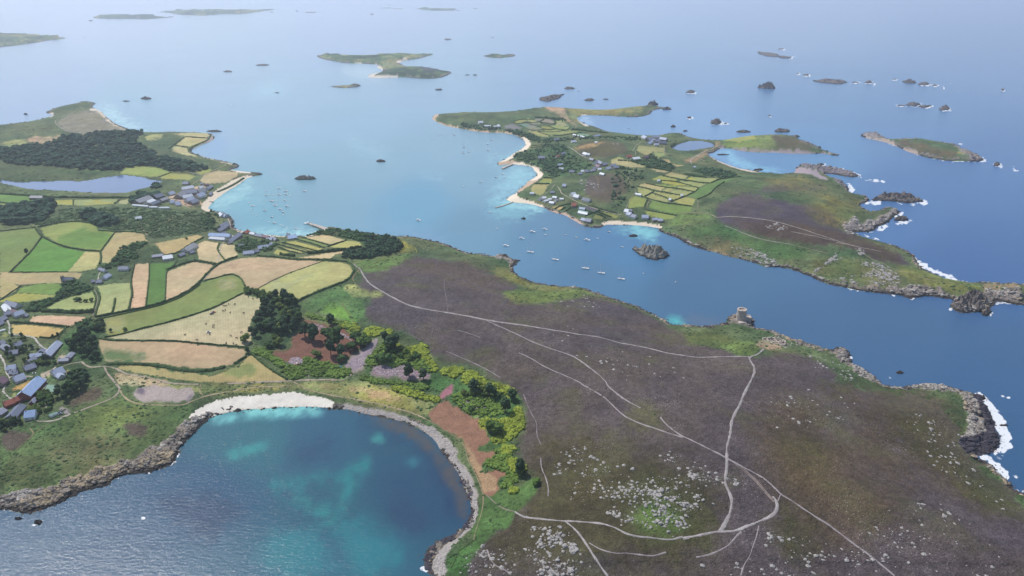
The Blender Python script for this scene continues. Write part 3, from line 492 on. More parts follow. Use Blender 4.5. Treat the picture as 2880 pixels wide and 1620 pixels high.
ground|b58f58|2|2|L 260,330 420,280 620,160 760,140 740,280 560,340 240,440
ground|c0a48e|2|2|K 580,1240 700,1200 800,1170 790,1230 680,1290 690,1400 640,1440 640,1300
ground|bfa690|2|2|K 850,1060 880,970 950,930 1010,960 1000,1040 900,1080
ground|a79b9c|2|2|L 1300,800 1420,760 1520,800 1650,850 1480,950 1400,860
"""
FIELDS = []
CLASSES = ['ground', 'moorland', 'beach', 'rocky_shore', 'bare_earth', 'gravel', 'gorse', 'court']
CLS = np.zeros((NV, NU), np.int16); K_ALB = 0.80
C = np.empty((NV, NU, 3), np.float32); C[:] = lin('5a7140', K_ALB)
n1 = fbm(X0/60, Y0/60, 41, 4)
t = np.clip(n1*2.2+.5, 0, 1)[..., None]
C = (lin('4a5f3a', K_ALB)*(1-t) + lin('667547', K_ALB)*t).astype(np.float32)
far = (ISLE_ID >= 3)
fq = fbm(X0/170, Y0/240, 43, 4, .7)
C[far] = np.where((fq > .08)[..., None], lin('3c5238', K_ALB), np.where((fq < -.1)[..., None], lin('8a8d5c', K_ALB), lin('577043', K_ALB)))[far]*(1+.5*n1[far][:, None])
EN = fbm(X0/11, Y0/11, 71, 5, .7)
def paint(cls, hexs, soft, jit, pts, smooth):
    p = P(pts)
    if p[:, 0].max() < 0 and p[:, 1].max() < 0: return
    if smooth: p = chaikin(p, 1)
    m = fill(warp(p))
    if cls not in ('field', 'court'): m = jitter(m, jit)
    if cls in ('field', 'court') and soft < 6 or soft <= 1: a = m.astype(np.float32)
    else:
        a = blur(m, soft*(.7 if soft < 12 else 1.0))
        hard = soft < 12
        a = np.clip((a-.5)*(2.2 if hard else 1.15)+.5 + (EN*a*(1-a)*(9 if hard else 5)), 0, 1)
    col = lin(hexs, K_ALB)
    C[:] = C*(1-a[..., None]) + col*a[..., None]
    if cls == 'field':
        if soft >= 6: return                      # a tint inside a field
        FIELDS.append(hexs); CLS[m & LAND] = 100+len(FIELDS)
    else:
        CLS[(a > .5) & LAND] = CLASSES.index(cls)
# rocky rim round every island that has no beach painted over it
rim = jitter((SD < np.where(ISLE_ID <= 2, 7, 16)) & LAND, 2)
C[rim] = lin('857d76', K_ALB); CLS[rim] = 3
for ln in PAINT.strip().split("\n"):
    q = ln.split('|'); paint(q[0], q[1], float(q[2]), float(q[3]), q[4], q[0] not in ('field', 'court'))
CLS[POOLM] = 90
# mottling that belongs to the ground cover itself
f1 = fbm(X0/22, Y0/22, 61, 4); f2 = fbm(X0/5, Y0/5, 62, 3); f3 = fbm(X0/70, Y0/70, 63, 3)
nat = np.isin(CLS, (0, 6))[..., None]; fld = (CLS > 100)[..., None]; hth = (CLS == 1)[..., None]
C = np.where(nat, C*(1+.9*f1+.5*f2)[..., None]*(1+f3[..., None]*np.array([.8, .1, .2])), C)
C = np.where(fld, C*(1+.28*f1+.16*f2)[..., None]*(1+f3[..., None]*np.array([.25, -.05, .1])), C)
C = np.where(hth, C*(1+.45*f1+.45*f2)[..., None]*(1+f3[..., None]*np.array([.3, .25, -.3])), C)
C = np.where(fld & (C[..., 1:2] < C[..., 0:1]*1.02), C*np.array([.95, 1.0, .98]), C)
gf = fld & (C[..., 1:2] > C[..., 0:1]*1.25)
C = np.where(gf, C*np.array([1.3, .98, .82]), C)
om = np.clip(fbm(X0/34, Y0/34, 81, 4)*4-.35, 0, 1)[..., None]*hth
C = C*(1-.5*om)+lin('5f6040', K_ALB)*.5*om
om = np.clip(fbm(X0/180, Y0/180, 83, 4)*4-.2, 0, 1)[..., None]*hth
C = C*(1-.4*om)+lin('675a62', K_ALB)*.4*om
lum = C.mean(2, keepdims=True); grn = (C[..., 1:2] > C[..., 0:1]*1.02)
C = np.where(grn, C*.84+lum*.16*np.array([1.06, 1.0, .95]), C)
# wet dark rock just above the water, on rock only
wet = np.clip(1-SDW/np.clip(4.5+DIST*.0008, 0, 9), 0, 1)*(CLS == 3)
C = C*(1-.55*wet[..., None]) + lin('2e2a26', 1)*(.55*wet[..., None])
NEARSHORE = np.clip(1-SDW/5, 0, 1)
# shape noise of the rock
rockm = blur((CLS == 3), 2)
rk = ridged(X0/13, Y0/13, 21, 4)
ZL = ZS + rockm*(rk-.45)*np.clip(SDW/5, 0.12, 1)*(7.0+6*np.clip((X0-300)/300, 0, 1))*np.clip(1.3-DIST/6000, .4, 1)
ZL += (1-rockm)*fbm(X0/7, Y0/7, 77, 3)*.9*np.clip(SDW/12, 0, 1)*(CLS < 90)
C *= (1+rockm[..., None]*(rk[..., None]-.5)*1.1)
ZL = np.where(SDW > 0, ZL, np.maximum(SDW*.15, -6)-.05)
ZL = np.where(CLS == 90, POOL_Z, ZL)
C = np.clip(C, .005, .95).astype(np.float32)
# ---------------------------------------------------------------- materials
def mat(name, col=(.5, .5, .5), rough=.85, attr=False, noise=(), bump=None, spec=.3, speck=None, var=0.0, stripe=None, tide=None):
    """noise: (scale 1/m, amount) pairs multiplied into the colour; bump: (scale, height m)"""
    m = bpy.data.materials.new(name); m.use_nodes = True; nt = m.node_tree; N = nt.nodes; L = nt.links
    b = N['Principled BSDF']; b.inputs['Roughness'].default_value = rough; b.inputs['Specular IOR Level'].default_value = spec
    geo = N.new('ShaderNodeNewGeometry')
    if attr:
        a = N.new('ShaderNodeAttribute'); a.attribute_name = 'Col'; out = a.outputs['Color']
    else:
        r = N.new('ShaderNodeRGB'); r.outputs[0].default_value = (*col, 1); out = r.outputs[0]
    for k, (sc, am) in enumerate(noise):
        t = N.new('ShaderNodeTexNoise'); t.inputs['Scale'].default_value = sc; t.inputs['Detail'].default_value = 3; t.inputs['Roughness'].default_value = .6
        L.new(geo.outputs['Position'], t.inputs['Vector'])
        mr = N.new('ShaderNodeMapRange'); mr.inputs[1].default_value = .25; mr.inputs[2].default_value = .75
        mr.inputs[3].default_value = 1-am; mr.inputs[4].default_value = 1+am; L.new(t.outputs[0], mr.inputs[0])
        v = N.new('ShaderNodeVectorMath'); v.operation = 'SCALE'; L.new(out, v.inputs[0]); L.new(mr.outputs[0], v.inputs['Scale']); out = v.outputs[0]
    if var:
        oi = N.new('ShaderNodeObjectInfo'); mr = N.new('ShaderNodeMapRange'); mr.inputs[3].default_value = 1-var; mr.inputs[4].default_value = 1+var
        L.new(oi.outputs['Random'], mr.inputs[0]); v = N.new('ShaderNodeVectorMath'); v.operation = 'SCALE'
        L.new(out, v.inputs[0]); L.new(mr.outputs[0], v.inputs['Scale']); out = v.outputs[0]
    if stripe:                                           # tractor lines and mown swathes
        mp = N.new('ShaderNodeMapping'); mp.inputs['Rotation'].default_value = (0, 0, stripe[1]); L.new(geo.outputs['Position'], mp.inputs['Vector'])
        wv = N.new('ShaderNodeTexWave'); wv.inputs['Scale'].default_value = stripe[0]*.25; wv.inputs['Distortion'].default_value = 1.2; wv.inputs['Detail'].default_value = 2; wv.inputs['Detail Scale'].default_value = .3
        L.new(mp.outputs[0], wv.inputs['Vector']); mr = N.new('ShaderNodeMapRange'); mr.inputs[3].default_value = .955; mr.inputs[4].default_value = 1.04
        L.new(wv.outputs['Fac'], mr.inputs[0]); v = N.new('ShaderNodeVectorMath'); v.operation = 'SCALE'; L.new(out, v.inputs[0]); L.new(mr.outputs[0], v.inputs['Scale']); out = v.outputs[0]
    if tide:                                             # weed and lichen: dark band up to the high-water mark
        sx = N.new('ShaderNodeSeparateXYZ'); L.new(geo.outputs['Position'], sx.inputs[0])
        tn = N.new('ShaderNodeTexNoise'); tn.inputs['Scale'].default_value = .12; tn.inputs['Detail'].default_value = 3; L.new(geo.outputs['Position'], tn.inputs['Vector'])
        ma = N.new('ShaderNodeMath'); ma.operation = 'MULTIPLY_ADD'; ma.inputs[1].default_value = -4.0; L.new(tn.outputs[0], ma.inputs[0]); L.new(sx.outputs['Z'], ma.inputs[2])
        mr = N.new('ShaderNodeMapRange'); mr.inputs[1].default_value = tide-3.0; mr.inputs[2].default_value = tide-1.4; L.new(ma.outputs[0], mr.inputs[0])
        mx = N.new('ShaderNodeMix'); mx.data_type = 'RGBA'; L.new(mr.outputs[0], mx.inputs[0]); mx.inputs[6].default_value = (.035, .03, .026, 1); L.new(out, mx.inputs[7]); out = mx.outputs[2]
    if speck:                                            # small pale stones lying in the heather
        sc, thr, colr = speck
        vo = N.new('ShaderNodeTexVoronoi'); vo.inputs['Scale'].default_value = sc; L.new(geo.outputs['Position'], vo.inputs['Vector'])
        tn = N.new('ShaderNodeTexNoise'); tn.inputs['Scale'].default_value = .02; tn.inputs['Detail'].default_value = 3; L.new(geo.outputs['Position'], tn.inputs['Vector'])
        ma = N.new('ShaderNodeMath'); ma.operation = 'MULTIPLY_ADD'; ma.inputs[1].default_value = .5; ma.inputs[2].default_value = thr-.25
        L.new(tn.outputs[0], ma.inputs[0])
        lt = N.new('ShaderNodeMath'); lt.operation = 'LESS_THAN'; L.new(vo.outputs['Distance'], lt.inputs[0]); L.new(ma.outputs[0], lt.inputs[1])
        mx = N.new('ShaderNodeMix'); mx.data_type = 'RGBA'; L.new(lt.outputs[0], mx.inputs[0]); L.new(out, mx.inputs[6]); mx.inputs[7].default_value = (*colr, 1); out = mx.outputs[2]
    L.new(out, b.inputs['Base Color'])
    if bump:
        prev = None
        for sc, ht in bump:
            t = N.new('ShaderNodeTexNoise'); t.inputs['Scale'].default_value = sc; t.inputs['Detail'].default_value = 3; L.new(geo.outputs['Position'], t.inputs['Vector'])
            bp = N.new('ShaderNodeBump'); bp.inputs['Distance'].default_value = ht; bp.inputs['Strength'].default_value = 1; L.new(t.outputs[0], bp.inputs['Height'])
            if prev: L.new(prev.outputs[0], bp.inputs['Normal'])
            prev = bp
        L.new(prev.outputs[0], b.inputs['Normal'])
    return m
M = {}
M['ground'] = mat('grassland', attr=True, noise=[(.03, .18), (.25, .28), (.9, .25)], bump=[(.35, 1.0)], spec=.1)
M['moorland'] = mat('heather', attr=True, noise=[(.02, .16), (.2, .3), (1.1, .5)], bump=[(.5, 1.4)], spec=.1, speck=(.42, .07, (.34, .32, .30)))
M['field'] = None
for _k in range(5): M['field%d' % _k] = mat('field_crop', attr=True, noise=[(.015, .12), (.12, .14), (.8, .16)], spec=.1, stripe=(.35, .3+_k*.62))
M['beach'] = mat('sand', attr=True, noise=[(.05, .08), (.5, .10)], spec=.2)
M['rocky_shore'] = mat('shore_rock', attr=True, noise=[(.15, .3), (.7, .35)], bump=[(.25, 2.5), (.9, .8)], spec=.25, tide=2.4)
M['bare_earth'] = mat('bare_earth', attr=True, noise=[(.1, .2), (.6, .35)], bump=[(.5, .6)], spec=.1)
M['gravel'] = mat('gravel', attr=True, noise=[(.05, .12), (.4, .2)], spec=.1)
M['gorse'] = mat('gorse_ground', attr=True, noise=[(.12, .35), (.6, .3)], bump=[(.25, 2.0)], spec=.1)
M['court'] = mat('court_surface', attr=True, noise=[(.2, .05)], spec=.2)

def new_mesh(name, co, faces, colors=None, material=None, smooth=True, parent=None, link=True):
    me = bpy.data.meshes.new(name); co = np.asarray(co, np.float32)
    faces = np.asarray(faces, np.int32); n = faces.shape[1]
    me.vertices.add(len(co)); me.vertices.foreach_set('co', co.ravel())
    me.loops.add(faces.size); me.loops.foreach_set('vertex_index', faces.ravel())
    me.polygons.add(len(faces)); me.polygons.foreach_set('loop_start', np.arange(0, faces.size, n, dtype=np.int32))
    me.polygons.foreach_set('use_smooth', np.full(len(faces), smooth))
    if colors is not None:
        at = me.color_attributes.new('Col', 'FLOAT_COLOR', 'POINT')
        c4 = np.ones((len(co), 4), np.float32); c4[:, :3] = colors; at.data.foreach_set('color', c4.ravel())
    me.update(calc_edges=True)
    if material: me.materials.append(material)
    if not link: return me
    o = bpy.data.objects.new(name, me); COL.objects.link(o)
    if parent: o.parent = parent
    return o
def setting(o, kind='structure'): o['kind'] = kind; return o
# world positions: every land point stays over its own spot on the ground
PX, PY = X0, Y0
def sheet(name, fm, Z, colors, material):
    j, i = np.nonzero(fm)
    a = j*NU+i; q = np.stack([a+NU, a+NU+1, a+1, a], 1)
    u, inv = np.unique(q, return_inverse=True)
    co = np.stack([PX.ravel()[u], PY.ravel()[u], Z.ravel()[u]], 1)
    return setting(new_mesh(name, co, inv.reshape(-1, 4), colors.reshape(-1, 3)[u], material))
keep = SDW > -np.maximum(14, DIST*.004)
fk = keep[:-1, :-1] | keep[1:, :-1] | keep[:-1, 1:] | keep[1:, 1:]
fc = CLS[:-1, :-1]
isl = ISLE_ID[:-1, :-1]
for k, c in enumerate(CLASSES):
    mk = fk & (fc == k)
    if mk.any(): sheet(c, mk, ZL, C, M[c])
for k in range(len(FIELDS)):
    mk = fk & (fc == 101+k)
    if mk.any(): sheet('field', mk, ZL, C, M['field%d' % (k % 5)])

# ---------------------------------------------------------------- sea
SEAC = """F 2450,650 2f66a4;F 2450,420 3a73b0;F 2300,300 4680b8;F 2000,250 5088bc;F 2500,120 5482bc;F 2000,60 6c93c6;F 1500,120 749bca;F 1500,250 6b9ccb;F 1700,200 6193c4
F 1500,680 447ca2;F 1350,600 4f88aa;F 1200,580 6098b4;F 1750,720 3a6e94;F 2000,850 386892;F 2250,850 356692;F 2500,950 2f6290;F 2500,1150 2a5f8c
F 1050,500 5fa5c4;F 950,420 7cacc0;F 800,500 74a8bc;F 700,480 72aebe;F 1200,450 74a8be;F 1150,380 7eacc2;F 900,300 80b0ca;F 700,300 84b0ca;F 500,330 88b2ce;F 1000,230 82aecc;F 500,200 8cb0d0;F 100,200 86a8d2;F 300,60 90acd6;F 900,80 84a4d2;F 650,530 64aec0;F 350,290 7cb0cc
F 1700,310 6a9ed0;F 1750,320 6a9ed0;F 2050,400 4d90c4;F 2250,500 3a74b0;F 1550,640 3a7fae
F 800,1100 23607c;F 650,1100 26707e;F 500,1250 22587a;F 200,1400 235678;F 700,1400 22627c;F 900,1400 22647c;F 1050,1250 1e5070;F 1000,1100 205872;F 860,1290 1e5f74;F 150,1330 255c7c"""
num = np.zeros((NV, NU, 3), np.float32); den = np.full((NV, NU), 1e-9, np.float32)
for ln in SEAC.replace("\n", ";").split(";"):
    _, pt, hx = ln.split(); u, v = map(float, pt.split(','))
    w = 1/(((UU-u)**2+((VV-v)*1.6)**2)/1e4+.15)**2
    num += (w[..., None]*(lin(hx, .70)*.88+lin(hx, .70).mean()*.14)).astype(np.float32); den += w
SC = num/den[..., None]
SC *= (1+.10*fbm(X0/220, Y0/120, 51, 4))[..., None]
SN = .6*fbm(X0/38, Y0/30, 131, 5, .62)+.75*fbm(X0/10, Y0/14, 133, 3, .6)
def sea_patch(hexs, amt, soft, jit, pts):
    global SC
    a = blur(jitter(fill(chaikin(P(pts), 1)), jit), soft)
    a = np.clip(a + SN*4*a*(1-a)*1.5, 0, 1)*amt
    SC = SC*(1-a[..., None]) + lin(hexs, .85)*a[..., None]
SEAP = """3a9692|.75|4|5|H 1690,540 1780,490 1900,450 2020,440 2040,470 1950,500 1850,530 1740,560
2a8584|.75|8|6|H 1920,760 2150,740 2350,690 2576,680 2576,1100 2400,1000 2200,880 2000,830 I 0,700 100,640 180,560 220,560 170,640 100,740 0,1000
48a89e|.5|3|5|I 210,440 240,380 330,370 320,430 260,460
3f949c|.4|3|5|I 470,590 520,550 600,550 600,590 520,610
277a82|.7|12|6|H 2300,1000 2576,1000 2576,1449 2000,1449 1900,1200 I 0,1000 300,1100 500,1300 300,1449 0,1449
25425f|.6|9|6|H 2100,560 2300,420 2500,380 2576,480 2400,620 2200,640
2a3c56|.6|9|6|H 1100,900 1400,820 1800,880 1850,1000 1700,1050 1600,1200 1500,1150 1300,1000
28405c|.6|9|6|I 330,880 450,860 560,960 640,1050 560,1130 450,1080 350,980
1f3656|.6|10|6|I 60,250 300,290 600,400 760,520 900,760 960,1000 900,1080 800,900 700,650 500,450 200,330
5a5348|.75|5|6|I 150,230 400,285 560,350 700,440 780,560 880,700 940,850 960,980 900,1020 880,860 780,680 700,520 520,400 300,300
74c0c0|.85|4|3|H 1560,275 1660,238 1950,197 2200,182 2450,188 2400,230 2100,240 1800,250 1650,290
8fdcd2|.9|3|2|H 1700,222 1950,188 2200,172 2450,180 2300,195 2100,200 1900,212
58c0bc|.755|4|3|E 2450,960 2480,940 2576,960 2576,1008 2500,1000
58c0bc|.75|3|2|G 0,985 60,1012 0,1015
a8dcdc|.9|3|2|E 1230,60 1300,80 1500,108 1570,135 1530,150 1400,130 1300,110 1220,90
84c4c8|.6|7|4|E 1100,100 1250,60 1350,100 1500,140 1450,170 1250,190 1130,160
88d2d2|.85|5|3|E 1990,255 2150,250 2300,262 2390,285 2380,370 2250,330 2100,280
a0dce0|.8|5|2|B 1200,1220 1300,1170 1400,1110 1340,1180 1250,1230 1150,1230 1100,1200 1200,1195
9cd4dc|.7|9|3|B 1290,1250 1450,1275 1500,1330 1400,1380 1340,1449 1250,1449 1300,1330 E 1200,0 1300,10 1240,60 1100,80
a4d6d6|.6|5|2|D 1700,0 1620,50 1580,130 1650,130 1750,60 1900,0 A 1900,1330 1800,1449
a4dcdc|.25|14|2|D 1650,120 1800,60 1750,0 2000,0 1950,90
b4e4e0|.9|4|2|D 1790,285 1950,300 2150,325 2330,320 2420,290 2350,290 2150,300 1900,285
b4e0e4|.85|6|2|A 690,815 770,830 820,880 900,940 1030,985 1180,990 1100,965 980,930 900,870 850,820 780,800
c8e0e0|.35|4|2|B 190,580 240,560 450,580 350,605 150,600 60,580 0,540 0,500 100,480 260,500 310,520
a8d6de|.2|6|6|B 0,1030 150,1060 300,1100 370,1170 380,1210 330,1190 200,1190 80,1120
a8d6de|.2|6|6|B 260,1030 400,1080 450,1100 380,1090 280,1050
b4dce4|.18|4|6|B 560,1310 700,1310 820,1350 740,1360 620,1340
b4dce4|.18|4|6|A 1850,720 2000,700 2110,700 2160,650 2190,610 2150,590 2180,640 2090,670 1950,690
95c4d8|.5|8|6|A 1700,730 1900,700 2000,620 2200,640 2100,720 1900,740
6a86a8|.6|6|4|D 1660,150 1800,200 1850,260 1800,275 1770,260 1760,200
8aa0b8|.6|5|5|A 2240,1340 2100,1310 2000,1290 2000,1330 2100,1350 2230,1360
7f9cc0|.5|7|4|E 0,270 200,300 560,330 900,420 880,390 600,290 200,270
6f98c8|.5|8|5|A 1440,1140 1600,1060 1700,1010 1750,1100 1650,1180
8fb0cc|.5|6|4|B 670,870 800,960 1100,1000 1000,1010 750,960 650,900
5c6a80|.6|5|4|G 0,920 200,960 350,960 340,1000 0,1010
6c6a78|.5|3|5|E 1700,190 1850,262 1960,275 2000,270 1900,285 1750,240
8ecbe0|.8|4|2|C 190,1170 300,1160 340,1180 340,1230 450,1275 600,1300 800,1315 700,1290 480,1240 400,1180 330,1120
b0d0ea|.8|3|2|B 1775,880 1850,872 1870,900 1900,945 1860,940"""
for ln in SEAP.split("\n"):
    q = ln.split('|'); sea_patch(q[0], float(q[1]), float(q[2]), float(q[3]), q[4])
FOAMP = """1|J 2190,60 2260,75 2340,150 2420,240 2470,340 2480,430 2390,500 2330,530 2380,470 2400,400 2345,330 2330,240 2250,120
1|J 2215,530 2330,540 2440,640 2480,700 2440,740 2380,680 2300,600
1|J 2440,740 2490,780 2470,795|1|J 2380,80 2450,85 2510,115 2420,105|1|J 2490,800 2576,808 2576,832 2510,815|.8|J 2480,700 2570,705 2530,722
.8|J 2400,430 2500,440 2490,500 2400,520
.9|G 1140,700 1300,730 1350,732 1450,758 1600,772 1600,780 1450,768 1300,742|1|G 1285,308 1330,318 1450,352 1520,378 1430,365 1300,328
1|G 1370,312 1440,300 1480,270 1560,245 1600,232 1700,215 1740,205 1700,240 1600,250 1540,265 1480,300 1400,320
1|G 1590,178 1650,150 1695,160 1640,185 1610,212|1|G 1340,90 1420,62 1520,75 1450,88 1360,100|1|G 1570,68 1700,95 1720,85 1800,72 1855,62 1850,92 1780,98 1700,104 1600,88
1|G 1740,465 1800,520 1870,560 1960,600 2100,660 2180,678 2150,690 2000,655 1880,610 1790,568 1750,510
.9|G 2015,862 2050,900 2150,915 2120,922 2040,905 2000,870|1|G 2290,925 2345,898 2310,945|.8|G 2370,818 2500,825 2490,850 2400,838
.9|G 1258,1210 1285,1240 1275,1300 1255,1262|1|G 1300,1325 1360,1332 1340,1348|.9|G 1390,1358 1480,1410 1450,1430|.8|G 1700,1402 1760,1395 1850,1400 1760,1414|.7|G 1890,1402 1950,1406 1910,1414|.7|G 1540,1396 1590,1402 1560,1412|.8|G 1670,795 1800,790 1750,808
1|C 1150,1270 1260,1288 1360,1330 1340,1345 1250,1318|1|C 1330,1338 1450,1348 1550,1372 1500,1388 1400,1360|1|C 1540,1388 1630,1400 1560,1406|.9|C 1230,1375 1290,1400 1300,1449 1240,1449
1|C 1160,1168 1225,1180 1180,1192|.9|C 1750,1158 1950,1192 2180,1222 2170,1230 1950,1208|1|C 2220,1158 2295,1200 2280,1225 2240,1180|1|C 2060,1075 2125,1095 2100,1108|1|C 2330,1228 2425,1238 2400,1262 2350,1255|1|C 2450,1243 2540,1252 2500,1262|1|C 2460,1268 2555,1284 2500,1290
1|C 690,400 740,412 720,420|1|C 790,425 905,432 830,448 780,440|1|C 500,664 565,662 700,675 790,680 700,660|.9|C 1085,645 1180,648 1120,655|.9|C 1200,620 1300,625 1240,632|.9|C 1380,628 1465,630 1420,637|1|C 1590,598 1640,602 1600,606|1|C 1985,625 2060,630 2020,640|1|C 1940,648 2000,655 1960,662|.8|C 2060,594 2125,597 2080,602|.8|C 1920,558 1975,561 1940,566
1|C 1600,785 1700,790 1680,812 1620,800|1|C 1700,778 1760,772 1750,785|1|C 1780,810 1860,818 1820,824|1|C 1985,812 2055,822 2020,838 1960,832|.8|C 1160,778 1215,780 1185,786|1|C 640,872 680,878 650,884|.8|C 730,368 790,370 760,376|.8|C 900,570 965,568 930,578|.7|C 900,606 940,608 915,614|.7|C 30,808 45,815 10,816|.8|C 820,995 870,1000 840,1005
.9|H 1330,490 1365,500 1345,560 1300,612 1150,665 1050,690 1060,668 1250,620 1315,570|.9|H 940,680 870,715 800,775 750,790 790,760 860,700|.8|H 0,942 60,938 135,965 100,972 0,955|1|H 1045,1010 1080,995 1110,1010 1080,1028|.9|H 255,1060 300,1070 270,1088
.9|I 600,1340 650,1390 690,1430 640,1420 610,1390|.8|B 690,400 740,402 700,410|.7|B 1180,430 1240,438 1180,442|.8|B 1300,395 1430,388 1350,398|.8|B 1300,422 1370,420 1330,427|.8|B 930,640 0,0 0,0"""
FOAM = np.zeros((NV, NU), np.float32)
q = FOAMP.replace("\n", "|").split("|")
for a, s in zip(q[0::2], q[1::2]):
    if '0,0 0,0' in s: continue
    FOAM = np.maximum(FOAM, blur(jitter(fill(P(s)), 4), 1.0)*float(a))
REEF = "C 740,370,50,8,4 870,556,22,6,4 930,568,50,10,6 1300,622,60,7,3 1405,622,55,15,9 1600,600,30,5,3 1820,635,90,18,9 1900,645,40,8,4 1740,790,110,22,11 1650,796,70,8,3 1820,806,80,16,6 1860,800,45,7,4 1975,822,75,24,13 2415,680,24,10,7 60,697,70,14,9 50,890,38,10,5 250,926,88,28,15 322,933,30,5,3 655,876,28,6,3 2370,1243,50,22,8 1040,1243,60,10,4"
for w in REEF.split()[1:]:
    a, b_, c_, d_, _ = map(float, w.split(',')); u0 = 1717.3+a/3; v0 = b_/3; rr_ = np.hypot((UU-u0-c_*.05)/(c_/6+3.5), (VV-v0-.6)/(d_/6+2.2))
    FOAM = np.maximum(FOAM, .8*np.clip(1.5-rr_, 0, 1)*(rr_ < 1.5))
# broken water along the open western coast
open_sea = np.clip((X0-0.30*Y0-150)/500, 0, 1)
FOAM = np.maximum(FOAM, .85*open_sea*np.clip(1-np.abs(SDW+3)/7, 0, 1)*(SDW < 3)*np.clip(fbm(X0/60, Y0/60, 92, 3)*3+.75, 0, 1))
FN = fbm(X0/7, Y0/7, 91, 4)+.5
FOAM = np.maximum(FOAM*.9, .72*blur(FOAM > .75, 9))
FN = np.clip((FN-.5)*2.0+.5, 0, 1); SEA4 = np.clip(FOAM*1.45-(1-FN)*.85, 0, .8)
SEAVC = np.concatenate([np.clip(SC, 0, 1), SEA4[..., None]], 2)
sm = bpy.data.materials.new('sea_water'); sm.use_nodes = True; nt = sm.node_tree; N = nt.nodes; L = nt.links
b = N['Principled BSDF']; b.inputs['IOR'].default_value = 1.333; b.inputs['Roughness'].default_value = .16
a = N.new('ShaderNodeAttribute'); a.attribute_name = 'Col'
geo = N.new('ShaderNodeNewGeometry')
def wave(scale, stretch, rot, detail=3):
    mp = N.new('ShaderNodeMapping'); mp.inputs['Rotation'].default_value = (0, 0, rot); mp.inputs['Scale'].default_value = (scale*stretch, scale, scale)
    L.new(geo.outputs['Position'], mp.inputs['Vector'])
    t = N.new('ShaderNodeTexNoise'); t.inputs['Scale'].default_value = 1; t.inputs['Detail'].default_value = detail; t.inputs['Roughness'].default_value = .6
    L.new(mp.outputs[0], t.inputs['Vector']); return t.outputs[0]
prev = None
for sc, stt, rot, ht in ((.06, .35, -.35, .28), (.4, .4, -.2, .25), (1.4, .5, .1, .17)):
    bp = N.new('ShaderNodeBump'); bp.inputs['Distance'].default_value = ht; bp.inputs['Strength'].default_value = 1.0
    L.new(wave(sc, stt, rot), bp.inputs['Height'])
    if prev: L.new(prev.outputs[0], bp.inputs['Normal'])
    prev = bp
L.new(prev.outputs[0], b.inputs['Normal'])
fo = N.new('ShaderNodeAttribute'); fo.attribute_name = 'Foam'
tn = N.new('ShaderNodeTexNoise'); tn.inputs['Scale'].default_value = .22; tn.inputs['Detail'].default_value = 6; tn.inputs['Roughness'].default_value = .7
L.new(geo.outputs['Position'], tn.inputs['Vector'])
ad = N.new('ShaderNodeMath'); ad.operation = 'MULTIPLY_ADD'; ad.inputs[1].default_value = 3.2; ad.inputs[2].default_value = -2.1
L.new(tn.outputs[0], ad.inputs[0])
ad2 = N.new('ShaderNodeMath'); ad2.operation = 'MULTIPLY_ADD'; ad2.inputs[1].default_value = 2.7; L.new(fo.outputs['Fac'], ad2.inputs[0]); L.new(ad.outputs[0], ad2.inputs[2])
mr = N.new('ShaderNodeMapRange'); mr.inputs[1].default_value = .1; mr.inputs[2].default_value = .9; L.new(ad2.outputs[0], mr.inputs[0])
mx = N.new('ShaderNodeMix'); mx.data_type = 'RGBA'; L.new(mr.outputs[0], mx.inputs[0]); L.new(a.outputs['Color'], mx.inputs[6]); mx.inputs[7].default_value = (.62, .65, .68, 1)
L.new(mx.outputs[2], b.inputs['Base Color'])
rr = N.new('ShaderNodeMapRange'); rr.inputs[3].default_value = .16; rr.inputs[4].default_value = .8; L.new(mr.outputs[0], rr.inputs[0]); L.new(rr.outputs[0], b.inputs['Roughness'])
sk = SDW < np.maximum(30, DIST*.008)
fs = sk[:-1, :-1] | sk[1:, :-1] | sk[:-1, 1:] | sk[1:, 1:]
j, i = np.nonzero(fs); aa = j*NU+i; qd = np.stack([aa+NU, aa+NU+1, aa+1, aa], 1)
u_, inv = np.unique(qd, return_inverse=True)
co = np.stack([X0.ravel()[u_], Y0.ravel()[u_], np.zeros(len(u_))], 1)
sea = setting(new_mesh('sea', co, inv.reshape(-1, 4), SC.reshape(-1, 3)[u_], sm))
fa = sea.data.attributes.new('Foam', 'FLOAT', 'POINT'); fa.data.foreach_set('value', SEA4.ravel()[u_].astype(np.float32))
pmat = mat('pool_water', tuple(lin('6a80a6', .75)), rough=.12, noise=[(.01, .06)], spec=.5)
for k in range(2):
    half = (X0[:-1, :-1] < 300) if k == 0 else (X0[:-1, :-1] >= 300)
    mk = (fc == 90) & half
    if mk.any():
        sheet('pool', mk, np.full((NV, NU), POOL_Z), C, pmat)
# ---------------------------------------------------------------- air
bm = bmesh.new(); bmesh.ops.create_cube(bm, size=1.0)
hm = bpy.data.meshes.new('haze'); bm.to_mesh(hm); bm.free()
hz = bpy.data.objects.new('haze', hm); COL.objects.link(hz); setting(hz, 'stuff')
hz.scale = (150000, 100000, 500); hz.location = (0, 44000, 243)
vm = bpy.data.materials.new('haze_air'); vm.use_nodes = True; vt = vm.node_tree; vt.nodes.clear()
vo = vt.nodes.new('ShaderNodeOutputMaterial'); pv = vt.nodes.new('ShaderNodeVolumePrincipled')
pv.inputs['Color'].default_value = (.80, .87, 1.0, 1); pv.inputs['Density'].default_value = HAZE = 6.0e-5; pv.inputs['Anisotropy'].default_value = .35
vt.links.new(pv.outputs[0], vo.inputs['Volume']); hm.materials.append(vm)
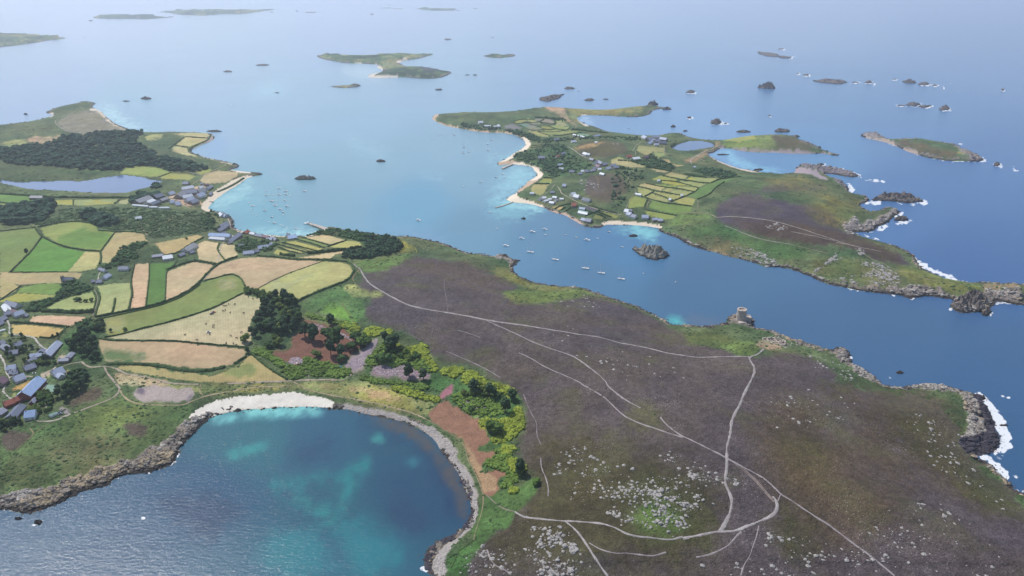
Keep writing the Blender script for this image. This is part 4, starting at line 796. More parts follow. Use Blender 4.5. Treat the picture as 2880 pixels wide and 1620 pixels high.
# ---------------------------------------------------------------- object helpers
def gz(x, y):
    u, v = proj(np.asarray(x, float), np.asarray(y, float), 0.0); return bilin(ZL, u, v)
def at(u, v):
    x, y, z = ground(u, v); return float(x), float(y), max(float(gz(x, y)), 0.0)
def tag(o, label=None, cat=None, group=None, kind=None):
    if label: o['label'] = label
    if cat: o['category'] = cat
    if group: o['group'] = group
    if kind: o['kind'] = kind
    return o
def empty(name, loc, rz=0, sc=1.0):
    o = bpy.data.objects.new(name, None); COL.objects.link(o); o.location = loc; o.rotation_euler = (0, 0, rz); o.scale = (sc, sc, sc)
    o.empty_display_size = 1; return o
class MB:
    def __init__(s): s.v = []; s.f = []
    def add(s, vs, fs):
        n = len(s.v); s.v += [tuple(map(float, q)) for q in vs]; s.f += [tuple(int(i)+n for i in f) for f in fs]; return s
    def box(s, x0, x1, y0, y1, z0, z1, top=1.0):
        cx, cy = (x0+x1)/2, (y0+y1)/2
        v = [(x0, y0, z0), (x1, y0, z0), (x1, y1, z0), (x0, y1, z0)]
        v += [(cx+(a-cx)*top, cy+(b-cy)*top, z1) for a, b, _ in v]
        return s.add(v, [(3, 2, 1, 0), (4, 5, 6, 7), (0, 1, 5, 4), (1, 2, 6, 5), (2, 3, 7, 6), (3, 0, 4, 7)])
    def tube(s, a, b, r0, r1, n=6, cap=True):
        a, b = Vector(a), Vector(b); d = (b-a).normalized(); u = d.orthogonal().normalized(); w = d.cross(u)
        v = [a+(u*math.cos(2*math.pi*k/n)+w*math.sin(2*math.pi*k/n))*r0 for k in range(n)] + [b+(u*math.cos(2*math.pi*k/n)+w*math.sin(2*math.pi*k/n))*r1 for k in range(n)]
        f = [(k, (k+1) % n, n+(k+1) % n, n+k) for k in range(n)]
        if cap: f += [tuple(range(n-1, -1, -1)), tuple(range(n, 2*n))]
        return s.add(v, f)
    def me(s, name, m, smooth=False):
        me = bpy.data.meshes.new(name); me.from_pydata(s.v, [], s.f)
        if smooth: me.polygons.foreach_set('use_smooth', [True]*len(me.polygons))
        if m: me.materials.append(m)
        me.update(); return me
    def build(s, name, m, parent=None, smooth=False):
        return inst(name, s.me(name, m, smooth), parent)
def inst(name, me, parent=None, loc=None):
    o = bpy.data.objects.new(name, me); COL.objects.link(o)
    if parent: o.parent = parent
    if loc is not None: o.location = loc
    return o
def copy_tree(o, parent=None):
    c = o.copy(); COL.objects.link(c); c.parent = parent
    for ch in o.children: copy_tree(ch, c)
    return c
def ico(sub):
    bm = bmesh.new(); bmesh.ops.create_icosphere(bm, subdivisions=sub, radius=1.0)
    v = np.array([q.co[:] for q in bm.verts]); f = np.array([[q.index for q in g.verts] for g in bm.faces]); bm.free(); return v, f
ICO1, ICO2, ICO3 = ico(1), ico(2), ico(3)
def lumps(cx, cy, cz, sx, sy, sz, base, seed=0, rough=.25, rot=None):
    """many rough lumps as one vertex/face array"""
    bv, bf = base; n = len(cx); r = np.random.default_rng(seed)
    V = np.repeat(bv[None], n, 0)*(1+rough*(r.random((n, len(bv), 1))*2-1))
    V = V*np.stack([sx, sy, sz], 1)[:, None, :]
    a = r.random(n)*6.283 if rot is None else rot
    c, s = np.cos(a)[:, None], np.sin(a)[:, None]
    X = V[..., 0]*c-V[..., 1]*s + np.asarray(cx)[:, None]; Y = V[..., 0]*s+V[..., 1]*c + np.asarray(cy)[:, None]; Z = V[..., 2] + np.asarray(cz)[:, None]
    F = bf[None]+(np.arange(n)*len(bv))[:, None, None]
    return np.stack([X, Y, Z], -1).reshape(-1, 3), F.reshape(-1, 3)
def scatter(poly, n, seed=0):
    """n frame points inside a traced polygon"""
    p = chaikin(P(poly), 1) if isinstance(poly, str) else poly
    r = np.random.default_rng(seed); out = []
    x, y = p[:, 0], p[:, 1]; x2, y2 = np.roll(x, -1), np.roll(y, -1); got = 0
    while got < n:
        a = r.uniform(x.min(), x.max(), n*3); b = r.uniform(y.min(), y.max(), n*3)
        c = ((y[None] > b[:, None]) != (y2[None] > b[:, None])) & (a[:, None] < (x2-x)[None]*(b[:, None]-y[None])/((y2-y)[None]+1e-9)+x[None])
        k = c.sum(1) % 2 == 1; out.append(np.stack([a[k], b[k]], 1)); got += k.sum()
    return np.vstack(out)[:n]
ORD = "first second third fourth fifth sixth seventh eighth ninth tenth eleventh twelfth thirteenth fourteenth fifteenth sixteenth seventeenth eighteenth nineteenth twentieth".split()
ORD += ["twenty-"+w for w in ORD[:9]] + ["thirtieth"] + ["thirty-"+w for w in ORD[:9]] + ["fortieth"] + ["forty-"+w for w in ORD[:9]] + ["fiftieth"] + ["fifty-"+w for w in ORD[:9]] + ["sixtieth"] + ["sixty-"+w for w in ORD[:9]]
def clustered(poly, n, seed, k=9, spread=.11):
    p = chaikin(P(poly), 1); c = scatter(p, k, seed); r = np.random.default_rng(seed+5); w = r.random(k)**2+.08; w /= w.sum()
    s = np.ptp(p, axis=0)*spread; i = r.choice(k, n, p=w); q = c[i]+r.normal(size=(n, 2))*s*(.35+w[i]*k*.5)[:, None]
    m = r.random(n) < .25; q[m] = scatter(p, n, seed+9)[m]; return q
# ---------------------------------------------------------------- paths and tracks
PM = {}
def pathmat(h):
    if h not in PM: PM[h] = mat('path_surface', tuple(lin(h, .56)), noise=[(.12, .25), (.9, .35)], spec=.1)
    return PM[h]
def resample(p, step):
    d = np.r_[0, np.cumsum(np.hypot(*np.diff(p[:, :2], axis=0).T))]
    n = max(2, int(d[-1]/step)+1); t = np.linspace(0, d[-1], n)
    return np.stack([np.interp(t, d, p[:, k]) for k in range(p.shape[1])], 1)
def ribbon(name, hexs, w, pts, lift=.25, broken=0.0, seed=0):
    p = chaikin(P(pts), 2, False); x, y, z = ground(p[:, 0], p[:, 1]); q = resample(np.stack([x, y], 1), 2.5)
    t = np.gradient(q, axis=0); t /= np.hypot(t[:, 0], t[:, 1])[:, None]+1e-9; nr = np.stack([-t[:, 1], t[:, 0]], 1)
    s = np.arange(len(q))*2.5
    wob = fbm(q[:, 0]/25, q[:, 1]/25, seed+5, 2)*w*.7
    ww = w*(.75+1.1*fbm(s/9, s*0, seed+1, 3)); wl_ = ww+.25*w*vn(s/3.1, s*0, seed+2); wr = ww+.25*w*vn(s/3.1, s*0, seed+3)
    q = q+nr*wob[:, None]
    cols = []
    for k, f in enumerate((-1, -.35, .35, 1)):
        e = q+nr*(f*(wr if f > 0 else wl_))[:, None]
        zz = gz(e[:, 0], e[:, 1])+lift+np.hypot(e[:, 0], e[:, 1])*.00025 - (.35 if abs(f) == 1 else 0)
        cols.append(np.c_[e, zz])
    V = np.stack(cols, 1).reshape(-1, 3); n = len(q); F = []
    ok = fbm(s/7, s*0+3, seed+9, 3)+.5 > broken+.02
    for k in range(n-1):
        if broken and not ok[k]: continue
        for c in range(3): F.append((4*k+c, 4*k+c+1, 4*k+c+5, 4*k+c+4))
    if not F: return
    return setting(new_mesh(name, V, F, None, pathmat(hexs)))
PATHS = """b9b2b0|5|0|E 70,535 130,570 150,590 170,640 220,700 350,775 450,830 520,860 640,885 800,910 1000,945 1080,965 1250,990 1400,1008 1600,1045 1720,1060 1800,1078 1900,1085 2000,1110 2100,1140 2200,1155 2350,1185 2450,1215 2576,1235 G 100,1248 200,1248 350,1243 500,1243
b9b2b0|4.5|0|G 610,1185 570,1225 500,1243 505,1270 545,1320 540,1370 510,1430 500,1449 J 460,80 420,180 370,270 360,370 330,470 335,560 330,650 315,750 360,830 375,890 355,980 320,1050 280,1110
b5abac|3|0|E 1080,965 1230,1030 1350,1085 1450,1135 1600,1190 1730,1230 1800,1270 1880,1330 1960,1390 2010,1449 I 2000,0 2060,60 2140,120 2260,180
b5abac|3|0|I 2410,250 2450,310 2576,400 J 0,395 100,440 200,490 280,530 340,565 430,615 520,660 640,730 700,790 750,840 850,900 950,970 1080,1050 1180,1120 1280,1200 1380,1270 1480,1350 1600,1449
b5abac|2.6|.35|E 1340,1215 1420,1250 1500,1300 1600,1350 1700,1390 1820,1449 I 1810,0 1900,50 2000,110 2100,215 2200,280 2350,330 2500,380 2576,405
b5abac|2.2|.4|E 880,1045 940,1060 1000,1080 1050,1100
b0a6a8|2|.5|E 790,1200 900,1250 1000,1290 1100,1340 1200,1400
c4bcbb|4|0|J 0,1165 130,1140 280,1112 400,1112 500,1070 600,1030 680,990 715,940 710,890 680,850
b5abac|2|0|J 740,830 725,870 715,890
a99a93|2|0|J 430,615 520,690 570,740 620,800 680,870
a99a93|1.8|0|J 400,610 470,660 560,740 640,840 690,890
b5abac|2.6|.2|J 440,1115 400,1150 360,1210 300,1250 200,1290 100,1310
b5abac|1.8|.35|J 575,1070 560,1150 530,1230 510,1300 460,1370 440,1449
beb7b6|3.2|0|I 1310,965 1350,990 1400,1010 1550,1025 1680,1035 1800,1040 1950,1050 2060,1080 2150,1130 2230,1150 2350,1160 2480,1180 2576,1155
beb7b6|3|0|I 1690,1035 1780,1110 1830,1180 1880,1260 1950,1370 2010,1449
b5abac|2.2|.1|I 1870,1200 1950,1250 2080,1285 2140,1275 2250,1290 2350,1300 2450,1270
b5abac|2.4|.2|I 1100,1250 1120,1310 1150,1360 1200,1390 1280,1430
6f6870|3.5|.1|E 670,500 735,510 710,545 740,580 850,630 1000,700 1080,745 1170,795 1240,805 1260,800 1200,880 1130,925
8a8084|1.8|.1|E 780,655 775,720 795,800 805,905
6f6870|3|.2|E 660,905 600,960 540,1000 470,1045
8a8084|2|.2|E 480,1060 560,1095 610,1130
a89b7c|2|0|I 640,265 750,330 880,410 940,480 950,570 1000,650 1030,720 1060,790 1075,850 1065,960 1020,1080 1000,1180
a59a8c|2.2|0|I 1100,840 1150,890 1200,930 1250,950 1310,965
4a5a34|2|0|I 1000,1180 940,1230 880,1260 860,1330 830,1390
9a8f90|1.8|.2|I 1375,80 1430,220 1480,290 1470,380 1510,460
b5abac|2|.3|I 1505,560 1510,640 1550,720 1565,800 1560,850
a8a04f|2.2|0|E 420,345 490,395 465,445 400,475 300,510 240,545
a8a04f|2|0|E 470,450 530,455 575,465 560,420 520,395
a89070|3|0|E 140,585 100,620 80,660 110,690
8f8f5c|1.6|0|E 0,835 40,890 80,960 110,1000
c9c0b6|3.6|.12|G 260,192 400,185 600,205 750,235 900,280 1050,330 1200,380 1300,410 1400,430
b8ab90|2.5|0|G 0,160 60,155 160,162 210,168 260,192
b3a994|2.2|0|G 0,215 100,205 260,195
c9c0b6|2.4|.1|G 320,255 400,285 450,310 600,360 700,378 810,395
c9c0b6|2.2|.3|G 820,300 1000,335 1150,370
b3a994|2|.1|G 820,395 950,430 1100,465
b3a98a|2.2|0|G 1300,425 1400,490 1500,545 1650,600 1800,650 2000,690 2200,695
b3a98a|2|0|G 1160,260 1200,220 1280,190
b5a98c|2.4|0|O 1030,1080 1210,1060 1440,1072 1520,1110 1600,1140 1720,1125 1900,1120
b5a98c|2.2|0|O 1210,1060 1310,1000 1300,940 1310,880
b5a98c|2.2|0|O 250,520 270,600 350,700 370,750 290,840 240,940 210,1040
b3a27c|2|0|O 590,860 550,910 540,990 500,1005
d8d2c6|4|0|O 1210,330 1180,270 1300,190 1400,140 1500,110 1640,45
cdbfa5|2.6|0|O 1300,190 1320,240 1400,285
cdb999|3|0|O 1110,262 1180,275 1220,310 1450,350
d8cdb4|3|0|O 440,0 360,60 330,120 300,125
cdc3aa|2.6|0|O 360,130 370,170 360,200
cdc3aa|2.6|0|O 790,60 800,130 815,190
ddd5c8|3.4|0|N 1055,545 1150,600 1250,680 1330,720 1370,725
d4c8b4|3.2|0|N 480,785 540,830 620,870 680,900 740,940
cdbfa4|3|0|N 860,1125 800,1200 720,1260 660,1310
d4c9b2|3|0|N 900,1150 940,1200 960,1260 1040,1300 1150,1360 1270,1415 Q 1870,630 2000,680 2120,710 2300,760 2400,770
c9b898|5|0|N 900,40 1000,60 1060,130 1150,190 1180,230 1180,260
c4b08e|4|0|N 700,0 850,20 950,60
bba27a|3|0|B 1540,805 1660,830 1690,870 1720,905 1770,935 1770,965
b9a080|2|0|N 1480,1000 1520,1050 1510,1120 1520,1180
c8b9a4|4.5|0|K 1240,1060 1290,1110 1370,1145 1480,1135 1600,1130 1720,1150 1850,1220 1950,1255 2200,1290 2400,1340 2576,1390 H 1500,5
c2b3a4|4|0|K 1570,1140 1620,1240 1700,1330 1800,1449 H 890,10 905,35 880,90 800,130 700,165 600,205 540,222
c8b9a4|3.4|0|K 880,1160 1000,1110 1100,1080 1240,1062
d6ccbd|4.5|0|H 530,225 480,250 420,275 340,285 260,278
cdbb97|3.4|0|H 905,50 930,95 980,130 1050,155 1200,160 1380,162 1450,130 1540,95 1700,65 1900,25 2200,15
b8ad86|2.4|0|H 1515,5 1505,60 1530,90
c8b8a4|4.5|0|S 0,1385 230,1385 500,1365 900,1355 1000,1350 1300,1330 1500,1335 1740,1345 1830,1280 1900,1220
c4b392|2.4|0|S 230,1385 420,1440 600,1425 820,1449
c4b392|3.2|0|S 980,1355 1080,1410 1160,1449 H 2280,30 2400,65 2576,100 I 0,95 200,132 400,182 540,220 640,265
b5a99a|2.6|0|S 1090,1130 1180,1190 1220,1260 1230,1310
9c8f98|4.5|0|S 2350,680 2310,600 2290,580
d9d3ca|4|0|K 100,430 140,500 150,560 130,630 200,650 380,670 520,690 560,760 620,830 700,870 760,910 760,960 640,1040 600,1080
d9d3ca|4|0|K 0,390 60,420 110,440
d9d3ca|2|0|K 450,840 570,800|
d9d3ca|2|0|K 410,885 610,845
d9d3ca|4|0|K 0,960 50,1040 90,1160 110,1250 150,1290 130,1360 60,1449
c9bfae|4.5|0|K 140,1280 200,1290 380,1280 500,1285
cdbfae|5|0|K 840,1140 780,1200 660,1250 650,1330 680,1400 640,1449
d6cfc6|3.5|0|L 130,240 90,340 60,400 120,470 200,550 310,620 400,610 490,590
d6cfc6|3.5|0|L 1000,60 1060,230 980,350 920,430
cdbfb0|3.5|0|L 800,770 640,790 520,820 560,900
cfc8b8|2|0|L 1140,660 1060,760 990,820
b9a680|1.6|0|L 680,1240 740,1320 770,1390 H 150,470 120,500
b9a680|1.6|0|L 770,1370 850,1300 1000,1200 1160,1120
c7bea8|3.2|0|D 1530,682 1570,622 1640,552
b3ab96|2.4|0|D 715,738 735,780 735,830 720,880 700,940
d2cabb|3|0|D 780,575 745,620 740,670 725,690
bfae8c|2.2|0|D 1000,210 870,190 800,190
c2a984|2.6|0|D 1030,240 1080,280 1110,330
bda67f|2|0|D 1330,155 1290,205 1240,240
cfc6b2|3|0|D 1200,0 1260,40 1330,60 1400,110 1440,125
d8cfc0|3.4|0|D 1740,270 1735,235 1720,200 1690,180
d8cfc0|2.6|0|M 520,230 660,290 800,310 1000,340 1150,370
d8cfc0|3|0|M 380,440 330,480 M 270,780 350,720
cdc3a8|3|0|A 1450,1395 1530,1335 1540,1320 1640,1275 1715,1240 1690,1225
cfc8bb|3|0|A 1430,1300 1500,1315 1540,1330
bcb296|3|0|A 1265,1140 1270,1120 1380,1045 1375,1025 1300,1005
cdc5b5|3.5|0|A 515,1000 450,960 415,930 420,905 480,875 560,848
cdc5b5|2.5|0|A 600,800 625,820
b3a890|3|0|A 570,865 620,900 700,945
b9b096|2.5|0|A 1400,1180 1480,1215
c9c0ab|3|.1|G 1160,380 1300,410 1400,430 1500,450"""
for k, ln in enumerate(PATHS.split("\n")):
    q = ln.split('|'); ribbon('path', q[0], float(q[1])*.32, q[3], seed=k, broken=float(q[2])*.45)
# ---------------------------------------------------------------- hedges
HM = [mat('hedge_leaf', tuple(lin(h, .7)), noise=[(.3, .3), (1.3, .35)], bump=[(.8, .8)], spec=.1) for h in ('50693c', '486039', '587043')]
def hedge(pts, w, h, label, seed, m=0, group=None, name='hedge'):
    p = chaikin(P(pts), 1, False); x, y, z = ground(p[:, 0], p[:, 1]); step = 1.5 if y.mean() < 1500 else 3.5
    q = resample(np.stack([x, y], 1), step)
    t = np.gradient(q, axis=0); t /= np.hypot(t[:, 0], t[:, 1])[:, None]+1e-9; nr = np.stack([-t[:, 1], t[:, 0]], 1)
    s = np.arange(len(q))*step; prof = [(-1, -.3), (-.95, .5), (-.45, 1.0), (.45, 1.0), (.95, .5), (1, -.3)]; cols = []
    hh = h*(.75+.5*vn(s/5, s*0, seed)+.35*vn(s/1.9, s*0, seed+4))
    for k, (a, b) in enumerate(prof):
        e = q+nr*(a*w*.5*(.75+.6*vn(s/2.7, s*0+k, seed+k)))[:, None]
        zz = gz(e[:, 0], e[:, 1]) + (hh*b*(1 if b < 0 else .8+.4*vn(s/1.7, s*0+k*3, seed+7)))
        cols.append(np.c_[e, zz])
    V = np.stack(cols, 1).reshape(-1, 3); n = len(q)
    F = [(6*k+c, 6*k+c+1, 6*k+c+7, 6*k+c+6) for k in range(n-1) for c in range(5)]
    o = new_mesh(name, V, F, None, HM[m], smooth=False)
    return tag(o, label, 'hedge', group)
HEDGES = """hedge lining the long lane above the curved green strip|5|2.6|1|D 720,945 960,900 1110,870 1250,830 1400,765 1500,690 1560,620 1640,550 1700,520 1790,490
hedge along the upper edge of the curved green strip|2.5|1.6|0|D 735,962 960,915 1110,882 1250,845 1400,780 1510,700
hedge below the field of cattle|3|1.8|1|D 745,1105 850,1125 1200,1122 1350,1128 1600,1155 1860,1172
hedge between the curved green strip and the cattle field|3.2|1.8|0|D 790,1098 900,1080 1000,1050 1330,968 1600,882 1835,764
hedge between the dark green field and the bright green field|3.5|2|1|D 80,605 110,570 160,525 240,445 315,340
curving hedge between the bright green field and the two-tone green field|4|2.4|1|D 262,265 310,335 440,400 580,435 755,450
hedge beside the straw field running down to the church trees|3.5|2.2|0|D 755,450 765,500 750,545
hedge climbing between the two-tone green field and the straw field|2.8|1.8|1|D 757,450 820,365 870,300
hedge along the top of the dark green field|2.8|1.8|1|D 0,298 130,283 260,270
hedge curving over the top of the two-tone green field|3|1.8|1|D 285,268 400,242 560,220 700,238
hedge between the scrub and the two-tone green field|2.4|1.6|0|D 740,292 870,299 1000,300 1080,312
hedge between the pink stubble strip and the dark green strip|2.6|1.8|0|D 1127,538 1127,640 1113,760 1100,868
hedge between the dark green strip and the wide stubble field|2.8|1.8|0|D 1328,532 1310,560 1256,592 1252,700 1246,828
hedge on the outer side of the pink stubble strip|3.6|2.4|1|D 1015,545 993,640 990,700 1003,775 990,800 972,892
short hedge standing inside the pale green field|4|2.6|0|D 870,808 862,860 848,912
dark hedge along the top of the wide stubble field|4|2.4|1|D 1256,590 1330,560 1460,520 1550,532 1620,548
hedge between the rough dry field and the lane to the harbour|4|2.4|1|D 1535,345 1450,390 1400,422 1340,462 1255,480
hedge curving between the two pale hay fields|3|2|0|D 1655,390 1636,430 1665,475 1700,520
hedge below the larger pale hay field|3.4|2|1|D 1468,512 1560,530 1640,545
hedge between the farm lane and the pale green field|3|2|0|D 728,738 762,790 745,850 728,900 716,942
hedge between the farm lane and the tree-clump field|3|2|0|D 703,752 724,790 720,840 704,900
dark hedge between the pink field and the straw field|4|2.6|1|D 80,990 200,988 380,1008 520,1020
hedge along the foot of the bright green field|2|1.3|1|D 90,606 300,606 510,605
hedge from the farm to the rough tan field|2.6|1.6|1|D 0,818 90,755 158,712
hedge with track between olive field and heath slope|4.5|2.6|0|D 2130,900 2270,812 2420,745 2576,690 E 60,655 95,600
hedge on top of the drought-brown patch of the green strip|2.6|1.6|1|D 1528,675 1700,630 1755,620
curving hedge at the head of the green strip|3|1.8|0|D 1755,620 1820,648 1850,710
hedge along the upper side of the big rough field|5|2.6|1|D 1940,482 2060,490 2200,508 2500,515 E 50,528
hedge round the end of the olive field|5|2.4|0|E 50,528 92,560 96,600
thick tall hedge below the tree-clump field|9|4.5|1|D 325,900 420,905 560,915 705,905
hedge beside the road at the straw field|3|2|0|D 300,1098 390,1108 470,1065 500,1020
wall-like hedge climbing to the copse|2.4|1.5|1|D 415,1150 440,1100 490,1035
faint fence line across the rough field and the olive field|1.3|.9|1|D 1935,735 2060,665 2200,605 2440,522
hedge between the dune field and the quarry scrub|4|2.2|0|D 1895,1220 1990,1300 2090,1370 2170,1415
hedge stub inside the dry rough field|5|2|1|D 1770,1298 1810,1270 1860,1242
dark gorse bank across the dry rough field|7|2.2|1|D 810,1300 1000,1298 1200,1312 1400,1352 1560,1352 1700,1320
hedge above the top harbour strip|3|2|1|M 1560,372 1750,420 1980,490
hedge below the top harbour strip|3|2|1|M 1450,390 1600,425 1890,520
hedge between the olive strip and the straw strip|3|2|1|M 1250,445 1500,500 1780,572
hedge between the two narrow straw strips|3|2|1|M 1190,470 1400,530 1630,595
hedge above the small strip by the cottages|3|2|1|M 1200,515 1350,570 1500,605
hedge dividing the two end harbour fields|3|2|1|M 1945,505 2080,460 2225,408
row of dark trees and hedge above the long stubble field|6|5|1|M 1640,615 1800,600 2000,580 2250,550 2450,520
hedge of dark bushes at the end of the harbour strips|7|4|1|M 1225,625 1330,640 1440,650
hedge from harbour trees along the stubble field|4|2.4|0|M 1300,690 1500,705 1700,705 2000,700
hedge above the shore beside the quay|5|3|1|M 1630,345 1750,310 1900,280 2000,270
dark hedge across the rough shore field at the abbey end|3|2|1|A 1402,1033 1570,1043
dark hedge between the lower two shore fields|3|2|1|A 1315,1098 1420,1112
wall-side hedge along the shore fields track|3|2|1|A 1262,1132 1310,1095 1385,1038
shore hedge of the abbey fields|6|2.4|0|A 1590,1022 1570,1060 1490,1090 1420,1130 1440,1155
bank of scrub behind the long curved beach|7|2.2|0|A 1840,1345 1780,1385 1690,1430 1640,1449
low hedge across the bright meadow beside the pool|2.6|1.6|1|A 1200,1340 1290,1302
hedge beside the meadows at the pool|3|2|1|D 552,60 553,100
hedge between two pool meadows|2.6|1.6|1|D 860,88 910,60
dark hedge below the pool|8|3.5|1|D 0,15 200,28 400,42 700,45 980,45
hedge between the upper small farm fields|3|2|1|D 0,78 150,95 300,95
thick hedge over the terrace gardens of the middle bay|6|3|1|N 290,700 420,695 540,695
thick hedge under the terrace gardens of the middle bay|6|3|1|N 300,745 450,752 620,735
hedge across the terraced bulb strips|4|2|0|N 330,660 450,665 560,655
hedge over the terraced bulb strips|3|2|0|N 500,570 600,560 690,550
second hedge over the terraced bulb strips|3|2|0|N 510,535 620,530 720,520
hedge above the round shore field|4|2.5|1|N 560,1110 680,1115 780,1112
hedge across the little green shore fields|3|2.5|1|N 690,1025 760,1020 830,1030
hedge above the little green shore fields|3|2.5|1|N 760,990 860,995 940,990
hedge along the bank beside the bulb fields track|3|2.2|1|N 830,380 950,385 1080,360 1180,350
dark windbreak above the hotel bay|7|4|1|N 1110,295 1250,300 1400,325 1650,345
hedge over the white greenhouse|3|2.2|1|N 1130,365 1180,350 1260,335
dark hedge above the grey bulb beds|5|3|1|N 560,110 680,115 860,125 990,125
hedge between tan bulb bed and the grass beds|3|2|1|N 640,170 700,135
hedge round the tan bulb bed|3|2|1|N 640,185 760,200 860,215 880,165 850,130
hedge below the teal bulb bed|2.5|1.6|1|N 320,225 400,255 480,300 600,305 700,295
hedge below the middle bulb beds|2.5|1.6|1|N 480,215 620,245 700,290 860,290
long hedge across the bulb fields|2.5|1.6|1|N 640,195 760,230 900,290 1030,298
hedge at the lower side of the bulb fields|2.5|1.6|1|N 610,325 720,330 900,322 1030,305 1095,260
lowest hedge of the bulb fields|2.5|1.6|1|N 610,330 700,360 790,385
hedge at the edge of the purple bulb beds|2.5|1.6|0|N 235,190 310,205 400,195 640,180
hedge above the left bulb beds|2.5|1.6|0|N 240,180 330,138 460,138 560,150
hedge beside the small northern meadow|2.5|1.8|1|O 380,670 520,695 640,735 860,765 1050,805
hedge round the brown meadow|2.5|1.8|1|O 510,620 680,660 830,685 970,695 1240,745
hedge across the upper hill fields|2.5|1.8|1|O 730,575 1000,600 1210,662 1310,690
hedge over the pale hill fields|2.5|1.8|1|O 760,500 1000,555 1250,600 1480,620
hedge down the east side of the hill fields|2.5|1.8|1|O 1310,695 1260,750 1100,820 900,900
hedge between the two large hill meadows|2.5|1.8|1|O 610,765 760,810 920,880
hedge below the hill meadows|3|2|1|O 520,840 650,880 820,920 1000,940 1210,970
hedge down to the hill farm|3|2|0|O 640,745 560,790 500,820
hedge dividing the lower green meadow|3|2|1|O 550,870 510,920 490,990 520,1030 760,1070 980,1110
broad green bank beside the hill fields|4|2|0|O 1490,620 1620,560 1750,540 1950,520
lower green bank beside the hill fields|4|2|0|O 1300,860 1480,790 1560,690 1700,600
dark windbreak of the bay meadows|8|4|1|O 520,380 700,400 900,440
second dark windbreak of the bay meadows|8|4|1|O 350,290 560,340 750,390 950,395
tall hedge beside the shallow bay woodland|8|4|1|O 1100,480 1250,510 1430,540
hedge beside the small pen gardens|3|2|1|Q 1400,690 1480,640 1640,610
hedge between two pen gardens|3|2.2|1|Q 1490,705 1560,660
hedge in front of the red-roofed cottage|3|2.2|1|Q 1560,720 1640,670
dark hedge round the black netted plot|3.5|2.4|1|Q 1860,790 2000,740 2100,700 1900,640
dark hedge through the black netted plot|2.4|2|1|Q 1790,670 1900,720 1990,745
hedge across the strip gardens|3|2.4|1|Q 1990,755 2100,790 2160,820
second hedge across the strip gardens|3|2.4|1|Q 2050,735 2150,775 2250,810
roadside hedge over the strip gardens|3|2.4|1|Q 1960,640 2100,700 2350,760"""
for k, ln in enumerate(HEDGES.split("\n")):
    q = ln.split('|'); hedge(q[4], float(q[1])*.72, float(q[2])*.85, q[0], 100+k*11, int(q[3]))
# ---------------------------------------------------------------- trees
LEAF = [mat('leaf', tuple(lin(h, .62)), noise=[(.35, .35), (1.6, .4)], spec=.1, var=.22) for h in ('4c6839', '40593c', '5d7838', '6b7d40')]
BARK = mat('bark', tuple(lin('5a4a3a', .8)), noise=[(1.5, .3)])
def crown_arrays(seed, w, h, lobes, base, leafn, dark=False):
    r = np.random.default_rng(seed); th = r.random(lobes)*6.283; rr = np.sqrt(r.random(lobes))*w*.33
    cz = h*(.45+.42*r.random(lobes))
    if dark: cz = h*(.35+.5*np.arange(lobes)/max(1, lobes-1)); rr *= 1.15-np.arange(lobes)/lobes*.8
    sz = w*(.17+.13*r.random(lobes))
    V, F = lumps(rr*np.cos(th), rr*np.sin(th), cz, sz*1.15, sz*1.15, sz*(.75+.3*r.random(lobes)), base, seed, .3)
    if leafn:                                           # loose sprays round the lobes
        k = r.integers(0, lobes, leafn); d = r.normal(size=(leafn, 3)); d /= np.linalg.norm(d, axis=1)[:, None]
        c = np.stack([rr*np.cos(th), rr*np.sin(th), cz], 1)[k] + d*sz[k][:, None]*(1.0+.25*r.random(leafn))[:, None]
        a = r.normal(size=(leafn, 3)); b_ = np.cross(a, d); a /= np.linalg.norm(a, axis=1)[:, None]; b_ /= np.linalg.norm(b_, axis=1)[:, None]+1e-6
        s = w*.05*(.6+.8*r.random(leafn))[:, None]
        T = np.stack([c-a*s, c+a*s, c+b_*s*1.6], 1).reshape(-1, 3)
        F = np.vstack([F, np.arange(leafn*3).reshape(-1, 3)+len(V)]); V = np.vstack([V, T])
    return V, F
TREES = []
for k in range(8):
    dk = k >= 4; w = 9 if not dk else 7; h = 7.5 if not dk else 11
    V, F = crown_arrays(50+k, w, h, 9 if not dk else 11, ICO2, 240, dk)
    cm = new_mesh('crown', V, F, None, LEAF[(0, 2, 0, 3, 1, 1, 0, 1)[k]], smooth=False, link=False)
    mb = MB(); mb.tube((0, 0, -1), (.2, .1, h*.55), .42, .22, 6, False)
    for q in range(4):
        an = q*1.6+k; mb.tube((.1, .05, h*.35), (math.cos(an)*w*.28, math.sin(an)*w*.28, h*.68), .2, .08, 5, False)
    TREES.append((cm, mb.me('trunk', BARK)))
def tree(u, v, s, kind, label, group, name='tree', cat='tree', world=None):
    x, y, z = world if world else at(u, v)
    o = empty(name, (x, y, z-.2), random.random()*6.28, s); o.scale = (s, s, s*random.uniform(.85, 1.15))
    inst('crown', TREES[kind][0], o); inst('trunk', TREES[kind][1], o)
    return tag(o, label, cat, group)
